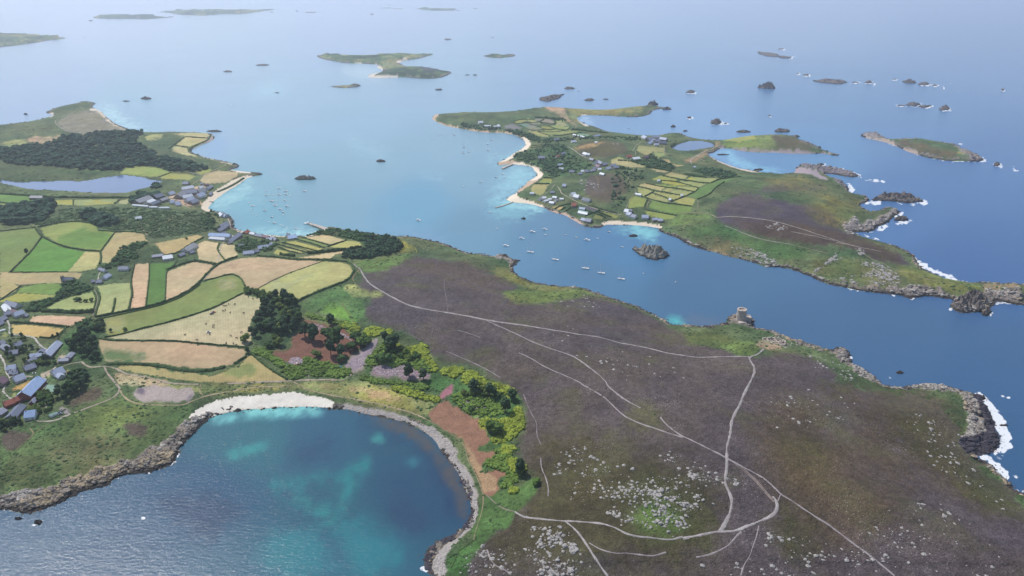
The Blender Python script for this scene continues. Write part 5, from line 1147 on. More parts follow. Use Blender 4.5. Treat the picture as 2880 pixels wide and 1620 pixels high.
GROVES = """dark pine among the copse on the quarry edge|trees of the quarry copse|50|.75|1.2|4|D 1885,1010 1960,900 2060,800 2200,800 2245,840 2265,950 2245,1010 2200,1080 2110,1110 2060,1050 1990,1060 1950,1140 1900,1100
broad green tree in the copse on the quarry edge|broad trees of the quarry copse|14|.7|1.0|0|D 2080,800 2220,820 2250,930 2180,1060 2130,1170 2030,1190 1960,1150
dark tree in the belt between the two big fields|trees of the belt between fields|26|.55|.8|0|D 1832,735 1900,752 2000,775 2090,790 2080,810 1990,800 1890,775 1835,758
dark pine in the village wood beside the tennis court|pines of the village wood|30|.7|1.0|4|L 1330,330 1560,200 1650,60 1900,30 2000,140 1900,330 1800,400 1600,560 1440,700 1330,640 1240,480
dark pine in the wood above the slate-roofed sheds|pines above the slate sheds|34|.7|1.1|4|K 1170,640 1300,620 1420,700 1450,900 1500,1080 1380,1100 1260,1040 1200,900 1080,900 1030,840 1120,720
round green tree at the head of the pine wood|trees at the head of the pine wood|16|.5|.8|2|K 1290,440 1450,430 1590,480 1610,560 1500,620 1400,620 1330,560
green tree on the bracken bank of the quarry|trees on the quarry bank|14|.5|.85|0|E 340,1200 420,1170 520,1200 600,1270 560,1290 480,1260 380,1260
small tree in the gardens of the near village|garden trees of the near village|46|.35|.6|2|K 60,690 420,690 500,760 400,860 640,860 900,1090 700,1140 500,1120 330,1120 250,1050 100,1040 80,900 160,760
small tree in the lower gardens of the near village|lower garden trees of the near village|34|.35|.6|0|L 830,480 1000,420 1230,460 1290,620 1150,700 1250,820 1050,960 900,900 800,700 620,850 560,960 880,880 1000,950
shrubby tree on the sloping edge of the near village|shrubs on the village edge|20|.35|.55|3|L 0,1100 200,1110 500,1080 620,1110 400,1180 120,1330 0,1340
tree in the scree valley of the quarry|trees of the scree valley|10|.5|.8|0|I 880,60 1000,30 1150,70 1290,100 1280,170 1150,130 980,110"""
for ln in GROVES.split("\n"):
    lb, gp, n, s0, s1, kd, poly = ln.split('|')
    pts = scatter(poly, int(n), hash(lb) % 1 + len(lb))
    pts = pts[np.argsort(pts[:, 0])]; wh = lb.split(' ', 1)
    for q_, (u, v) in enumerate(pts): tree(u, v, random.uniform(float(s0), float(s1))*1.35, int(kd)+random.randint(0, 3), f"{ORD[q_]} tree from the left among the {gp}", gp)
SINGLES = """lone windswept tree in the corner of the cattle field|S 265,770|.75|3
big dark tree in the middle of the quarry floor|S 1170,680|1.25|4
dark tree beside the biggest tree of the quarry floor|S 1300,740|1.3|5
tall tree in the red earth of the quarry|S 1540,700|1.1|0
tallest tree on the red earth of the quarry|S 1660,800|1.4|6
leaning tree at the foot of the red earth|S 1560,960|1.15|4
slim tree at the foot of the red earth|S 1720,960|.9|5
bushy tree at the top of the scree tongue|S 1950,740|.9|0
round tree beside the top of the scree tongue|S 2060,810|1.1|1
tree between the quarry trees and the scree|S 1880,880|.9|2
small round bush on the quarry floor|S 1340,970|.7|3
small round tree beside the scree on the quarry floor|S 1720,1050|.65|2
dark tree at the rim of the quarry cliff|S 1560,500|.95|5
dark bush at the rim of the quarry cliff|S 1010,370|.7|1
dark tree on the bracken bank above the rubble|S 2470,880|1.1|5
dark tree next to the rubble patch|S 2370,760|.8|4
tree over the rubble patch in the bracken|S 2310,1040|.8|0
large lone dark bush standing in the yellow gorse|I 1155,365|1.5|1
dark tree at the end of the yellow gorse|I 1350,675|1.1|5
dark bush on the green slope beside the gorse|I 1470,755|.7|1
tree overhanging the gorse edge of the heath|I 1240,220|1.2|4
tree leaning on the gorse near the white boulders|I 1290,120|1.1|5
tree at the small clearing in the bracken|I 980,205|.7|0
dark tree above the small clearing|I 1000,70|1.2|5
wide dark tree above the small clearing|I 1120,95|1.2|4
dark tree at the end of the mown field by the cliff trees|E 510,1395|1.0|5
dark tree low in the bracken valley|E 620,1415|.9|4
tree in the middle of the bracken valley|E 330,1290|1.0|0
large tree at the bend of the bracken valley|E 400,1190|1.3|4
first tree of the clump inside the mown green field|D 578,822|.85|0
second tree of the clump inside the mown green field|D 605,828|.75|5
third tree of the clump inside the mown green field|D 650,830|.7|1
fourth tree of the clump inside the mown green field|D 690,828|.7|0
tree in the hedge between dark and bright green fields|D 203,470|.95|5
bush at the fork of the cattle field hedges|D 838,1055|.6|5
bush on the hedge of the curved green strip|D 945,1045|.6|1
tree on the corner of the straw field|D 400,1098|.5|5
tree beside the corner of the straw field|D 435,1085|.5|4
bush in the dry field near the harbour lane|D 1408,358|.5|1
small bush where the dry field meets the hedge stub|S 305,930|.45|5"""
for ln in SINGLES.split("\n"):
    lb, pt, s, kd = ln.split('|'); u, v = P(pt)[0]
    tree(u, v, float(s)*(1.75 if pt[0] in 'SE' else 1.4 if pt[0]=='I' else 1), int(kd), lb, None, 'bush' if ' bush' in lb else 'tree', 'bush' if ' bush' in lb else 'tree')
# woods that read as one mass, scrub and gorse
def mass(name, polys, n, w, h, m, seed, lobes=3, leafn=12, base=ICO1, low=.3):
    VS, FS, off = [], [], 0
    prot = [crown_arrays(seed+k, w, h, lobes, base, leafn) for k in range(6)]
    tot = sum(q[1] for q in polys); r = np.random.default_rng(seed)
    for poly, share in polys:
        pts = scatter(poly, max(3, int(n*share/tot)), seed+len(poly)); x, y, z = ground(pts[:, 0], pts[:, 1]); z = gz(x, y)
        for k in range(len(x)):
            V, F = prot[k % 6]; s = r.uniform(.5, 1.0)+.55*r.random()**3; a = r.random()*6.28; c, sn = math.cos(a), math.sin(a)
            q = V*[s, s, s*r.uniform(.8, 1.2)]; q = np.stack([q[:, 0]*c-q[:, 1]*sn+x[k], q[:, 0]*sn+q[:, 1]*c+y[k], q[:, 2]+z[k]-h*low], 1)
            VS.append(q); FS.append(F+off); off += len(q)
    return setting(new_mesh(name, np.vstack(VS), np.vstack(FS), None, m, smooth=False), 'stuff')
def leafmat(name, h, k=.7): return mat(name, tuple(lin(h, k)), noise=[(.05, .42), (.3, .38), (1.5, .3)], spec=.1)
mass('woodland', [("A -60,1125 220,1102 350,1087 480,1032 650,1012 830,992 1000,990 1060,985 1095,1000 1050,1030 1020,1060 1100,1130 1230,1180 1400,1225 1590,1262 1500,1298 1300,1295 1200,1262 1050,1245 900,1285 650,1285 350,1245 220,1255 0,1225", 10),
  ("D -20,148 100,102 250,86 400,78 425,110 370,160 300,240 0,246", 4), ("D 640,167 700,172 800,195 900,215 880,245 780,265 720,235 630,200", 1.2), ("A 1180,1400 1210,1420 1150,1425 1145,1405", .1),
  ("D 990,60 1030,40 1170,10 1210,30 1150,45 1050,70 990,90", .6)], 3300, 16, 11, leafmat('wood_leaf', '3f5c48'), 300)
mass('pine_wood', [("E 190,345 300,338 420,355 452,400 455,430 400,462 300,488 150,505 20,505 0,480 100,462 190,435", 5)], 520, 9, 10, leafmat('pine_leaf', '3f5c40'), 340)
mass('thicket', [("E 0,288 120,300 200,322 320,335 210,350 150,375 60,350 0,345", 3), ("D 2440,292 2500,285 2576,290 2576,345 2480,325 2330,335", 1.2), ("D 870,520 900,440 1000,387 1080,380 1130,385 1010,440 1060,500 1000,510 900,555 800,590 740,590", 3),
  ("D 170,905 250,850 400,800 470,752 500,690 600,675 705,712 690,742 560,775 430,815 330,880 300,902", 4), ("M 560,500 700,380 900,400 1100,440 1180,480 1100,570 1000,590 900,500 780,560 640,600 530,560", 3),
  ("D 1580,140 1660,160 1640,230 1600,270 1700,300 1560,290 1500,250", 1.2), ("D 560,1000 700,960 790,1000 760,1060 640,1040", 1)], 900, 8, 6, leafmat('thicket_leaf', '506f44'), 380)
mass('hill_scrub', [("B 1280,1190 1350,1140 1450,1130 1560,1080 1700,1090 1720,1180 1900,1230 1830,1290 1700,1320 1600,1345 1500,1270 1400,1220", 5), ("B 1230,970 1350,985 1480,1030 1500,1060 1600,1040 1700,1060 1560,1090 1440,1070 1380,1040 1240,990", 3),
  ("O 1200,430 1400,390 1700,420 1930,490 1700,545 1500,520 1280,470", 3), ("O 480,180 640,190 700,250 900,330 980,400 850,430 600,370 400,310 500,270 640,300", 2.5), ("B 900,930 1000,940 1200,960 1200,985 1000,975 900,950", 1.5), ("B 1500,880 1680,900 1700,920 1560,900", .6),
  ("O 0,430 100,380 480,430 520,520 300,700 200,900 0,1040", 1.5), ("N 550,800 1000,780 1050,860 760,900 780,940 1100,930", 2), ("N 1130,380 1500,400 2050,400 2180,430 2100,480 1800,430 1300,440 1000,470 900,450", 2), ("N 1750,760 2200,740 2500,800 2576,880 2200,850 2000,770", 1.5)], 1500, 9, 4.5, leafmat('scrub_leaf', '4d6b46'), 420)
mass('gorse_hill', [("D 440,120 620,130 1000,118 1300,150 1540,150 1640,235 1580,300 1470,315 1250,340 1140,355 1090,305 900,285 745,275 725,235 560,212 460,200", 5), ("D 270,235 400,200 480,190 560,212 400,235 290,255", .5)], 1500, 7, 1.3, leafmat('gorse_hill_leaf', '566e46'), 440, leafn=4, low=.4)
mass('gorse', [("E 0,985 90,992 145,1040 120,1062 60,1040 0,1020", 1), ("E 165,1038 280,1018 335,1050 280,1092 185,1078", 1), ("E 325,1033 388,1048 372,1090 412,1140 442,1160 520,1183 618,1143 642,1170 658,1260 716,1300 730,1348 692,1362 640,1288 540,1220 500,1248 422,1178 345,1118", 3),
  ("E 745,1350 800,1322 908,1320 926,1350 860,1408 782,1383", 1), ("E 905,1449 932,1353 1000,1353 1080,1422 1150,1449 I 1200,0 1288,38 1325,88 1250,78 1150,48 1030,0", 2), ("I 1312,182 1358,163 1368,250 1382,310 1338,368 1268,428 1150,438 1132,410 1190,398 1205,342 1102,348 1035,300 1062,262 1200,277 1288,242", 3.5),
  ("I 1212,490 1288,470 1298,500 1222,545", .6), ("I 1243,562 1300,562 1383,606 1388,648 1330,677 1262,613", 1), ("I 1268,828 1282,792 1336,792 1308,828", .3), ("I 350,17 480,20 600,67 748,110 742,143 600,110 450,68", 1)], 2600, 6.0, 1.7, leafmat('gorse_leaf', '87943a', .85), 460, leafn=6)
mass('bracken', [("S 835,1172 900,1122 1050,1122 1188,1182 1198,1258 1100,1308 1000,1328 902,1268", 1.5), ("S 1115,1090 1200,1012 1300,1032 1420,1062 1560,1092 1640,1152 1858,1162 1878,1220 1818,1278 1500,1288 1280,1288 1202,1180", 3), ("S 1162,332 1280,332 1480,422 1600,442 1878,462 1978,590 1930,628 1800,558 1500,438 1250,408", 2.5),
  ("S 380,880 560,850 640,900 700,1000 870,1100 800,1160 640,1020 440,950", 2), ("E 250,1210 340,1120 420,1180 520,1250 600,1260 700,1350 620,1380 500,1290 380,1330 300,1290 200,1330 180,1260", 3), ("I 830,90 900,60 1050,60 1180,140 1290,220 1060,250 980,240 860,150", 2), ("I 1060,600 1150,560 1200,450 1300,520 1240,600 1380,680 1250,800 1200,760 1290,690 1170,640", 2),
  ("E 100,1370 400,1440 700,1449 I 600,60 400,0 200,0", 1.5)], 2600, 6.0, 1.8, leafmat('bracken_leaf', '6c853e', .78), 480, leafn=6)
# ---------------------------------------------------------------- buildings
WALLM = {'white': mat('white_render', tuple(lin('e2ded6', .85)), noise=[(.4, .08)]), 'stone': mat('granite_wall', tuple(lin('9a8d80', .85)), noise=[(.7, .25)]),
         'brick': mat('red_brick', tuple(lin('935746', .85)), noise=[(.7, .2)]), 'wood': mat('dark_boards', tuple(lin('6a5d52', .85)), noise=[(.7, .2)])}
ROOFM = {k: mat(n, tuple(lin(h, .9)), rough=.6, noise=[(.3, .12), (1.5, .12)], spec=.35) for k, n, h in (
    ('slate', 'slate_roof', '8a90a2'), ('dark', 'dark_slate_roof', '626c80'), ('pale', 'pale_slate_roof', 'a9b3c9'), ('white', 'white_roof', 'd9dfe6'), ('red', 'red_tile_roof', 'a4604e'),
    ('purple', 'reddish_slate_roof', '7d6370'), ('grey', 'fibre_cement_roof', '8c8f96'), ('blue', 'light_blue_roof', '9db4d8'), ('green', 'green_sheet_roof', '7b9c94'))}
GLASS = mat('window_glass', (.03, .04, .05), rough=.15, spec=.6); WOODD = mat('painted_door', (.10, .16, .22)); CHIM = mat('chimney_stack', tuple(lin('a08a7c', .9)), noise=[(1, .2)])
NBUILD = {}
def house(ends, w, hw, roof, wall, name, cat, label, group, detail=True, pitch=.75, wing=None, flat=False):
    p = P(ends); x, y, z = ground(p[:, 0], p[:, 1]); z = gz(x, y)
    cx, cy = x.mean(), y.mean(); ln = max(4.0, math.hypot(x[1]-x[0], y[1]-y[0])); a = math.atan2(y[1]-y[0], x[1]-x[0])
    cor = [(cx+math.cos(a)*sx*ln/2-math.sin(a)*sy*w/2, cy+math.sin(a)*sx*ln/2+math.cos(a)*sy*w/2) for sx in (-1, 1) for sy in (-1, 1)]
    gzs = [float(gz(*c)) for c in cor]; zb = max(sum(gzs)/4, .3); dep = zb-min(gzs)+1
    r = empty(name, (cx, cy, zb), a)
    def block(bl, bw, ox, oy, rot, par, first):
        L2, W2 = bl/2, bw/2; rp = .4 if flat else bw*.5*pitch
        m = MB(); m.box(-L2, L2, -W2, W2, -dep, hw)
        if not flat: m.add([(-L2, -W2, hw), (-L2, W2, hw), (-L2, 0, hw+rp-.15), (L2, -W2, hw), (L2, W2, hw), (L2, 0, hw+rp-.15)], [(0, 2, 1), (3, 4, 5)])
        rm = MB(); e = .35; k = rp/W2
        if flat: rm.box(-L2-e, L2+e, -W2-e, W2+e, hw+.003, hw+.45)
        else:
            for s in (-1, 1):
                v = [(-L2-e, s*(W2+e), hw-e*k), (L2+e, s*(W2+e), hw-e*k), (L2+e, 0, hw+rp), (-L2-e, 0, hw+rp)]
                v += [(q[0], q[1], q[2]+.22) for q in v]
                fs = [(0, 3, 2, 1), (4, 5, 6, 7), (0, 1, 5, 4), (1, 2, 6, 5), (3, 0, 4, 7)]
                rm.add(v, fs if s < 0 else [tuple(reversed(f)) for f in fs])
        c, s_ = math.cos(rot), math.sin(rot)
        for q in (m, rm): q.v = [(vx*c-vy*s_+ox, vx*s_+vy*c+oy, vz) for vx, vy, vz in q.v]
        return m, rm
    m, rm = block(ln, w, 0, 0, 0, r, True)
    if wing:
        wl_, ww, side, end = wing
        m2, rm2 = block(wl_, ww, end*(ln/2-ww/2), side*(w/2+wl_/2-.6), math.pi/2, r, False)
        m.add(m2.v, m2.f); rm.add(rm2.v, rm2.f)
    m.build('wall', WALLM[wall], r); ro = rm.build('roof', ROOFM[roof], r)
    if detail:
        n = max(1, min(5, int(ln/4)))
        for s in (-1, 1):
            for k in range(n):
                px = -ln/2+(k+.5)*ln/n
                if s == -1 and k == n//2:
                    MB().box(px-.5, px+.5, s*w/2-.06, s*w/2+.06, 0, 2.05).build('door', WOODD, r); continue
                wz = .9; MB().box(px-.6, px+.6, s*w/2-.05, s*w/2+.05, wz, wz+1.2).build('window', GLASS, r)
        if not flat:
            rp = w*.5*pitch
            for s in ((-1, 1) if ln > 12 else (-1,)):
                MB().box(s*(ln/2-.9)-.45, s*(ln/2-.9)+.45, -.4, .4, hw+rp*.5, hw+rp+1.1).build('chimney', CHIM, ro)
    return tag(r, label, cat, group)
ROOFWORD = {'slate': 'grey slate', 'dark': 'dark slate', 'pale': 'pale slate', 'white': 'white', 'red': 'red tiled', 'purple': 'reddish', 'grey': 'dull grey', 'blue': 'light blue', 'green': 'pale green'}
WALLWORD = {'white': 'white', 'stone': 'granite', 'brick': 'brick', 'wood': 'boarded'}
# cluster|place phrase|detail ; then ends,width,eaves,roof,wall,kind
VILLAGES = """near|the near village by the white beach|1
K 430,1120 655,905|9|2.6|slate|stone|long cottage row
K 700,1020 880,800|12|3|pale|stone|long cottage row|14,8,1,-1
K 905,1062 1055,1050|8|2.8|slate|stone|barn|13,8,1,1
K 110,1195 255,1165|10|3|pale|white|house
K 190,1265 275,1240|8|2.6|slate|stone|cottage
K 375,1205 540,1145|11|3.2|slate|stone|house
K 805,1290 960,1225|15|3.4|pale|white|house|8,8,-1,-1
K 60,850 140,900|9|3.2|slate|stone|house
K 155,955 290,935|9|2.6|slate|stone|cottage
K 225,845 330,800|9|2.8|slate|white|cottage
K 0,830 55,790|9|3|slate|stone|cottage
K 80,250 140,330|9|4|white|white|house
K 115,215 290,245|11|4|slate|white|house
K 195,330 260,370|9|3.5|purple|white|cottage
K 75,380 185,350|9|3.5|slate|stone|cottage
K 215,395 360,340|11|3.5|pale|white|house
K 370,400 410,370|6|2.4|slate|stone|shed
K -20,480 85,420|10|3|slate|stone|cottage
K -20,530 45,490|7|2.6|slate|stone|shed
K 0,605 80,580|3|1.2|white|white|greenhouse
L 330,205 565,110|13|3|pale|white|house
L 545,620 900,235|17|5|blue|brick|long terrace
L 110,785 330,690|10|4|red|brick|long house
L 330,690 500,610|9|4|red|brick|long house
L 260,1070 490,790|12|3.5|dark|stone|barn
L 600,1000 840,960|13|3.5|blue|white|boathouse
L -60,990 90,880|12|3.5|slate|stone|barn
L -30,300 110,200|14|4|purple|stone|house
L 725,725 810,610|6|2.6|slate|brick|shed
L 1130,1000 1290,925|5|2|green|white|greenhouse
L 250,20 400,10|9|3|slate|stone|cottage
farm|the farm hamlet round the granite chapel|1
D 900,590 975,590|9|3.4|slate|white|house
D 755,592 800,606|7|3|slate|white|cottage
D 780,665 825,640|10|3.2|pale|white|house
D 690,688 715,682|7|2.4|slate|stone|shed
D 730,692 775,686|8|2.8|slate|stone|cottage
D 1150,497 1235,488|10|3|slate|stone|barn
D 1230,512 1305,502|15|3.6|white|white|barn
D 1350,492 1392,478|8|2.8|slate|stone|cottage
D 1395,455 1470,415|15|3.4|grey|white|barn
D 1430,470 1465,460|7|2.6|slate|stone|shed
D 1022,210 1070,205|9|3|white|white|hut
D 237,52 332,52|14|4|grey|wood|barn
quay|the harbour hamlet beside the quay|1
M 160,345 480,375|11|3.6|blue|white|long house
M 165,390 400,415|8|3|white|white|long house
M 440,440 620,355|11|3|slate|stone|long cottage row
M 300,265 425,215|10|3|slate|stone|cottage
M 335,325 405,318|8|2.8|slate|stone|cottage
M 340,45 415,70|11|3|pale|white|cottage
M 680,315 740,300|9|3|red|stone|cottage
M 780,320 850,335|8|3|white|white|cottage
M 855,350 960,365|8|3|slate|stone|cottage
M 965,368 1060,385|8|3|purple|stone|cottage
M 1030,410 1110,415|8|3|pale|white|cottage
M 1100,395 1175,420|9|3|slate|stone|cottage
M 1070,480 1110,478|7|2.6|pale|white|cottage
M 1340,390 1470,378|17|4|blue|white|boat shed
M 1325,345 1370,345|8|3|slate|stone|shed
M 890,545 1065,525|11|3|pale|stone|cottage row
M 670,625 835,612|10|3|pale|white|house
M 830,600 900,588|9|3|slate|stone|house
M 600,505 680,500|7|2.6|slate|white|cottage
M 430,470 500,455|6|2.6|grey|stone|shed
bay|the settlement behind the sandy bay jetty|1
R 225,715 430,650|22|4|grey|stone|barn
R 390,725 490,690|16|4|white|white|barn
R 440,750 570,710|14|4|dark|stone|barn
R 500,640 620,610|20|4|dark|wood|barn
R 590,690 700,660|14|4|grey|stone|barn
R 180,745 420,770|5|2.5|white|white|store
R 440,775 560,785|5|2.5|white|white|store
R 580,785 740,795|5|2.5|white|white|store
R 720,590 800,570|13|3|pale|white|house
R 740,710 810,705|12|3|pale|white|house
R 820,740 900,735|16|3|pale|white|house
R 860,640 940,580|18|4|grey|stone|boathouse
R 950,575 1150,570|16|5|slate|stone|hall
R 950,545 1160,545|6|4|pale|white|long terrace
R 920,510 1100,495|12|4|white|white|hall
R 930,640 1080,625|13|4|white|white|house
R 990,700 1090,665|14|4|pale|white|house
R 1050,725 1150,695|14|4|slate|stone|house
R 1150,630 1250,600|16|4|pale|white|house
R 1160,570 1260,530|16|4|grey|white|house
R 1180,495 1240,485|10|3|white|white|cottage
R 1290,510 1370,470|10|3|slate|stone|cottage
R 940,425 1030,425|12|3|slate|stone|cottage
R 1200,430 1240,430|8|3|slate|stone|cottage
R 1260,445 1330,440|7|2.6|purple|stone|cottage
R 1330,600 1370,560|7|2.6|slate|stone|cottage
R 1500,890 1540,920|11|3|white|white|cottage
R 1540,920 1600,920|11|3|pale|white|cottage
R 1490,1080 1600,1040|11|3|slate|stone|cottage
R 1460,1140 1560,1110|10|3|slate|stone|cottage
hotel|the hotel cluster at the western bay|0
N 2190,425 2250,440|14|4|pale|white|hotel wing
N 2250,470 2340,455|16|5|slate|stone|hotel wing
N 2340,430 2440,430|14|5|slate|white|hotel wing
N 2450,455 2550,470|14|5|pale|stone|hotel wing
N 2260,520 2320,500|12|4|pale|white|hotel wing
N 2360,490 2430,480|14|4|slate|stone|hotel wing
N 2430,510 2540,515|13|4|dark|stone|hotel wing
N 2360,530 2420,535|10|3|pale|white|annexe
N 2330,480 2380,475|10|4|white|white|hotel wing
hill|the hillside hamlet of the middle island|0
N 1295,675 1350,690|11|4|white|white|house
N 1345,690 1390,690|9|4|white|white|house
N 1390,755 1450,765|9|3|slate|stone|cottage
N 1460,820 1530,800|12|4|slate|white|house
N 1510,800 1580,830|11|4|slate|stone|house
N 1570,850 1640,830|11|4|slate|stone|cottage
N 1490,860 1540,880|10|4|purple|stone|cottage
N 1510,910 1560,905|9|3|white|white|cottage
N 1430,900 1490,890|9|3|slate|stone|cottage
N 1380,940 1460,915|10|3|slate|stone|barn
N 1310,945 1370,935|10|3|slate|stone|cottage
N 1255,940 1305,935|8|3|white|white|cottage
N 1630,905 1700,885|10|3|pale|white|cottage
N 1700,860 1780,850|10|4|slate|stone|house
N 1740,890 1820,880|10|4|slate|stone|house
N 1210,980 1270,970|8|3|slate|stone|shed
N 1545,975 1610,985|8|2.6|white|white|caravan
N 1080,950 1150,940|10|3|slate|stone|cottage
bryherbay|the eastern bays of the middle island|0
N 610,750 710,735|12|5|slate|stone|church
N 905,850 980,835|10|3|pale|white|house
N 950,680 1010,660|9|3|slate|stone|cottage
N 880,720 950,700|9|3|red|white|cottage
N 920,905 990,895|8|3|white|white|cottage
N 850,460 920,450|10|3|slate|white|cottage
N 1110,490 1180,485|13|3|pale|white|barn
N 1140,380 1240,405|7|3|white|white|greenhouse
N 1250,408 1355,425|7|3|white|white|greenhouse
N 1450,405 1540,395|9|3|pale|white|cottage
N 1465,500 1505,500|7|3|white|white|cottage
N 975,1160 1030,1155|12|3|pale|stone|cottage
N 485,1270 550,1275|6|3|white|white|store
N 0,240 30,245|6|3|white|white|cottage
B 1035,935 1068,930|12|4|white|white|house
B 1080,958 1130,955|7|3|white|white|cottage
B 1150,962 1200,958|7|3|white|white|cottage
O 220,235 300,230|12|3|red|stone|house
O 310,270 415,265|14|4|white|white|barn
O 480,245 560,235|9|3|purple|stone|cottage
quarryfarm|the boatyard corner of the middle island|0
Q 1640,500 1700,480|12|4|white|white|house
Q 1690,520 1765,530|12|4|white|white|house
Q 1820,560 1930,580|12|3|dark|white|house
Q 1650,650 1720,640|13|3|red|stone|cottage
Q 1770,700 1855,705|8|3|pale|white|shed
Q 1750,760 1890,780|5|2.5|white|white|greenhouse
Q 1755,745 1895,765|5|2.5|white|white|greenhouse
Q 1760,730 1900,748|5|2.5|green|white|greenhouse
Q 1800,865 1860,870|9|3|pale|white|house
Q 1860,880 1950,890|12|3|slate|stone|boathouse
Q 1150,560 1200,535|9|3|grey|white|boat shed
Q 1200,540 1260,525|9|3|white|white|boat shed
Q 1230,590 1290,565|8|3|white|white|boat shed
Q 1290,565 1340,545|8|3|white|white|boat shed
Q 1320,605 1390,610|10|3|white|white|boat shed
Q 1370,525 1430,530|9|3|white|white|boat shed
Q 1400,575 1440,560|8|3|grey|white|boat shed
Q 1470,555 1530,550|7|3|white|white|boat shed
Q 1200,520 1230,515|5|3|purple|wood|boat shed
Q 1020,465 1090,465|7|3|pale|white|boat shed
Q 1330,455 1390,450|8|3|slate|stone|cottage
northbeach|the pink-sand beach of the channel|0
O 200,1060 260,1075|12|4|white|white|house
O 240,1100 300,1125|12|4|pale|white|house
O 300,1130 370,1150|11|3|slate|white|house
O 265,1050 310,1055|7|3|slate|stone|shed
O 455,1145 555,1150|11|3|pale|white|house
O 610,1190 690,1180|9|3|pale|stone|chalet
O 695,1200 770,1195|9|3|pale|stone|chalet
O 365,795 450,815|8|3|white|white|barn
O 865,880 900,885|7|3|white|white|shed
O 1040,820 1075,820|7|3|white|white|shed
O 690,595 730,595|6|3|white|white|shed
O 1230,392 1260,388|6|3|white|white|cottage"""
cur = None; cnt = {}; rows = []
for ln in VILLAGES.split("\n"):
    q = ln.split('|')
    if ' ' not in q[0]: cur = q; continue
    rows.append((cur, q))
import collections
byc = collections.defaultdict(list)
for c, q in rows: byc[c[0]].append((P(q[0]).mean(0)[0], c, q))
for k, lst in byc.items():
    kinds = collections.defaultdict(list)
    for e in lst: kinds[(e[2][3], e[2][5])].append(e)
    for kk, es in kinds.items():
        es.sort(key=lambda e: e[0])
        for n, (_, c, q) in enumerate(es):
            look = f"{ROOFWORD[q[3]]}-roofed {q[5]}"
            lb = f"{look} in {c[1]}" if len(es) == 1 else f"{ORD[n]} {look} from the left in {c[1]}"
            nm = {'long cottage row': 'cottage_row', 'cottage row': 'cottage_row', 'long terrace': 'terrace', 'long house': 'long_house', 'boat shed': 'boat_shed', 'hotel wing': 'hotel_wing'}.get(q[5], q[5].replace(' ', '_'))
            wing = None
            if len(q) > 6: a_ = [float(t) for t in q[6].split(',')]; wing = a_
            house(q[0], float(q[1]), float(q[2]), q[3], q[4], nm, {'barn': 'barn', 'shed': 'shed', 'greenhouse': 'greenhouse', 'store': 'shed', 'boat shed': 'shed'}.get(q[5], 'building'),
                  lb, 'buildings of '+c[1], detail=c[2] == '1' and q[5] not in ('greenhouse',), wing=wing, pitch=.75 if q[5] not in ('barn', 'boat shed', 'greenhouse') else .5)
# chapel with its tower
u, v = P("D 525,680")[0]; x, y, z = at(u, v); ch = empty('chapel', (x, y, z), -.12)
MB().box(-9, 9, -4, 4, -1, 4.5).add([(-9, -4, 4.5), (-9, 4, 4.5), (-9, 0, 8.3), (9, -4, 4.5), (9, 4, 4.5), (9, 0, 8.3)], [(0, 2, 1), (3, 4, 5)]).build('wall', WALLM['stone'], ch)
rm = MB()
for s in (-1, 1): rm.add([(-9.3, s*4.4, 4.2), (9.3, s*4.4, 4.2), (9.3, 0, 8.5), (-9.3, 0, 8.5), (-9.3, s*4.4, 4.4), (9.3, s*4.4, 4.4), (9.3, 0, 8.75), (-9.3, 0, 8.75)], [(4, 5, 6, 7), (7, 6, 5, 4), (0, 1, 5, 4)])
rm.build('roof', ROOFM['slate'], ch)
tw = MB().box(-12.5, -8.8, -2, 2, -1, 9)
for a in (-12.3, -10.65, -9.0):
    for b in (-1.8, 0, 1.8): tw.box(a-.35, a+.35, b-.3, b+.3, 9.003, 9.9)
tw.build('tower', WALLM['stone'], ch); MB().box(-11.2, -10.1, -2.06, -1.9, 5.5, 7.2).build('window', GLASS, ch)
for k in (-6, -2, 2, 6): MB().box(k-.5, k+.5, -4.06, -3.9, 1.4, 3.6).build('window', GLASS, ch)
tag(ch, 'granite chapel with a short square tower beside the dark hedge trees', 'chapel')
# ---------------------------------------------------------------- the round sea castle
CAST = mat('castle_stone', tuple(lin('b9aca2', .95)), noise=[(.25, .15), (.9, .3)], bump=[(.7, .3)])
x, y, z = at(*P("G 438,968")[0]); z = 5.0; ct = empty('round_castle', (x, y, z))
n = 40; R = [(7.4, -4), (7.0, 2), (6.7, 13), (6.75, 13.3), (6.9, 14.2), (6.8, 16.6), (4.7, 16.6), (4.6, 14.6), (.05, 14.7)]
m = MB(); vs = [(r*math.cos(2*math.pi*k/n), r*math.sin(2*math.pi*k/n), h) for r, h in R for k in range(n)]
m.add(vs, [(a*n+k, a*n+(k+1) % n, (a+1)*n+(k+1) % n, (a+1)*n+k) for a in range(len(R)-1) for k in range(n)]); m.build('wall', CAST, ct, False)
for k in range(6):
    an = .3+k*math.pi/3; c, s = math.cos(an), math.sin(an)
    bx = MB().box(4.6, 6.9, -.5, .5, 16.62, 17.0); bx.v = [(a*c-b*s, a*s+b*c, h) for a, b, h in bx.v]; bx.build('merlon', CAST, ct)
cap = MB(); cap.box(-1.2, 1.0, -1, 1.1, 14.6, 16.5); cap.build('stair_head', CAST, ct)
for an in (-1.2, -1.9, -.3, 3.4):
    w = MB().box(6.6, 7.2, -.3, .3, 6.5, 7.6); c, s = math.cos(an), math.sin(an); w.v = [(a*c-b*s, a*s+b*c, h) for a, b, h in w.v]; w.build('window', GLASS, ct)
pf = MB().box(5.5, 14, -4, 5.5, -5, 4.2).box(5.5, 14, 4.6, 5.5, 4.203, 5.2).box(13.2, 14, -4, 4.6, 4.203, 5.2); pf.build('gun_platform', CAST, ct)
MB().box(-6.5, 5, -13.5, -7.6, -5, 1.2).build('lower_platform', CAST, ct)
tag(ct, 'round granite sea castle tower standing on the rocky point', 'castle')
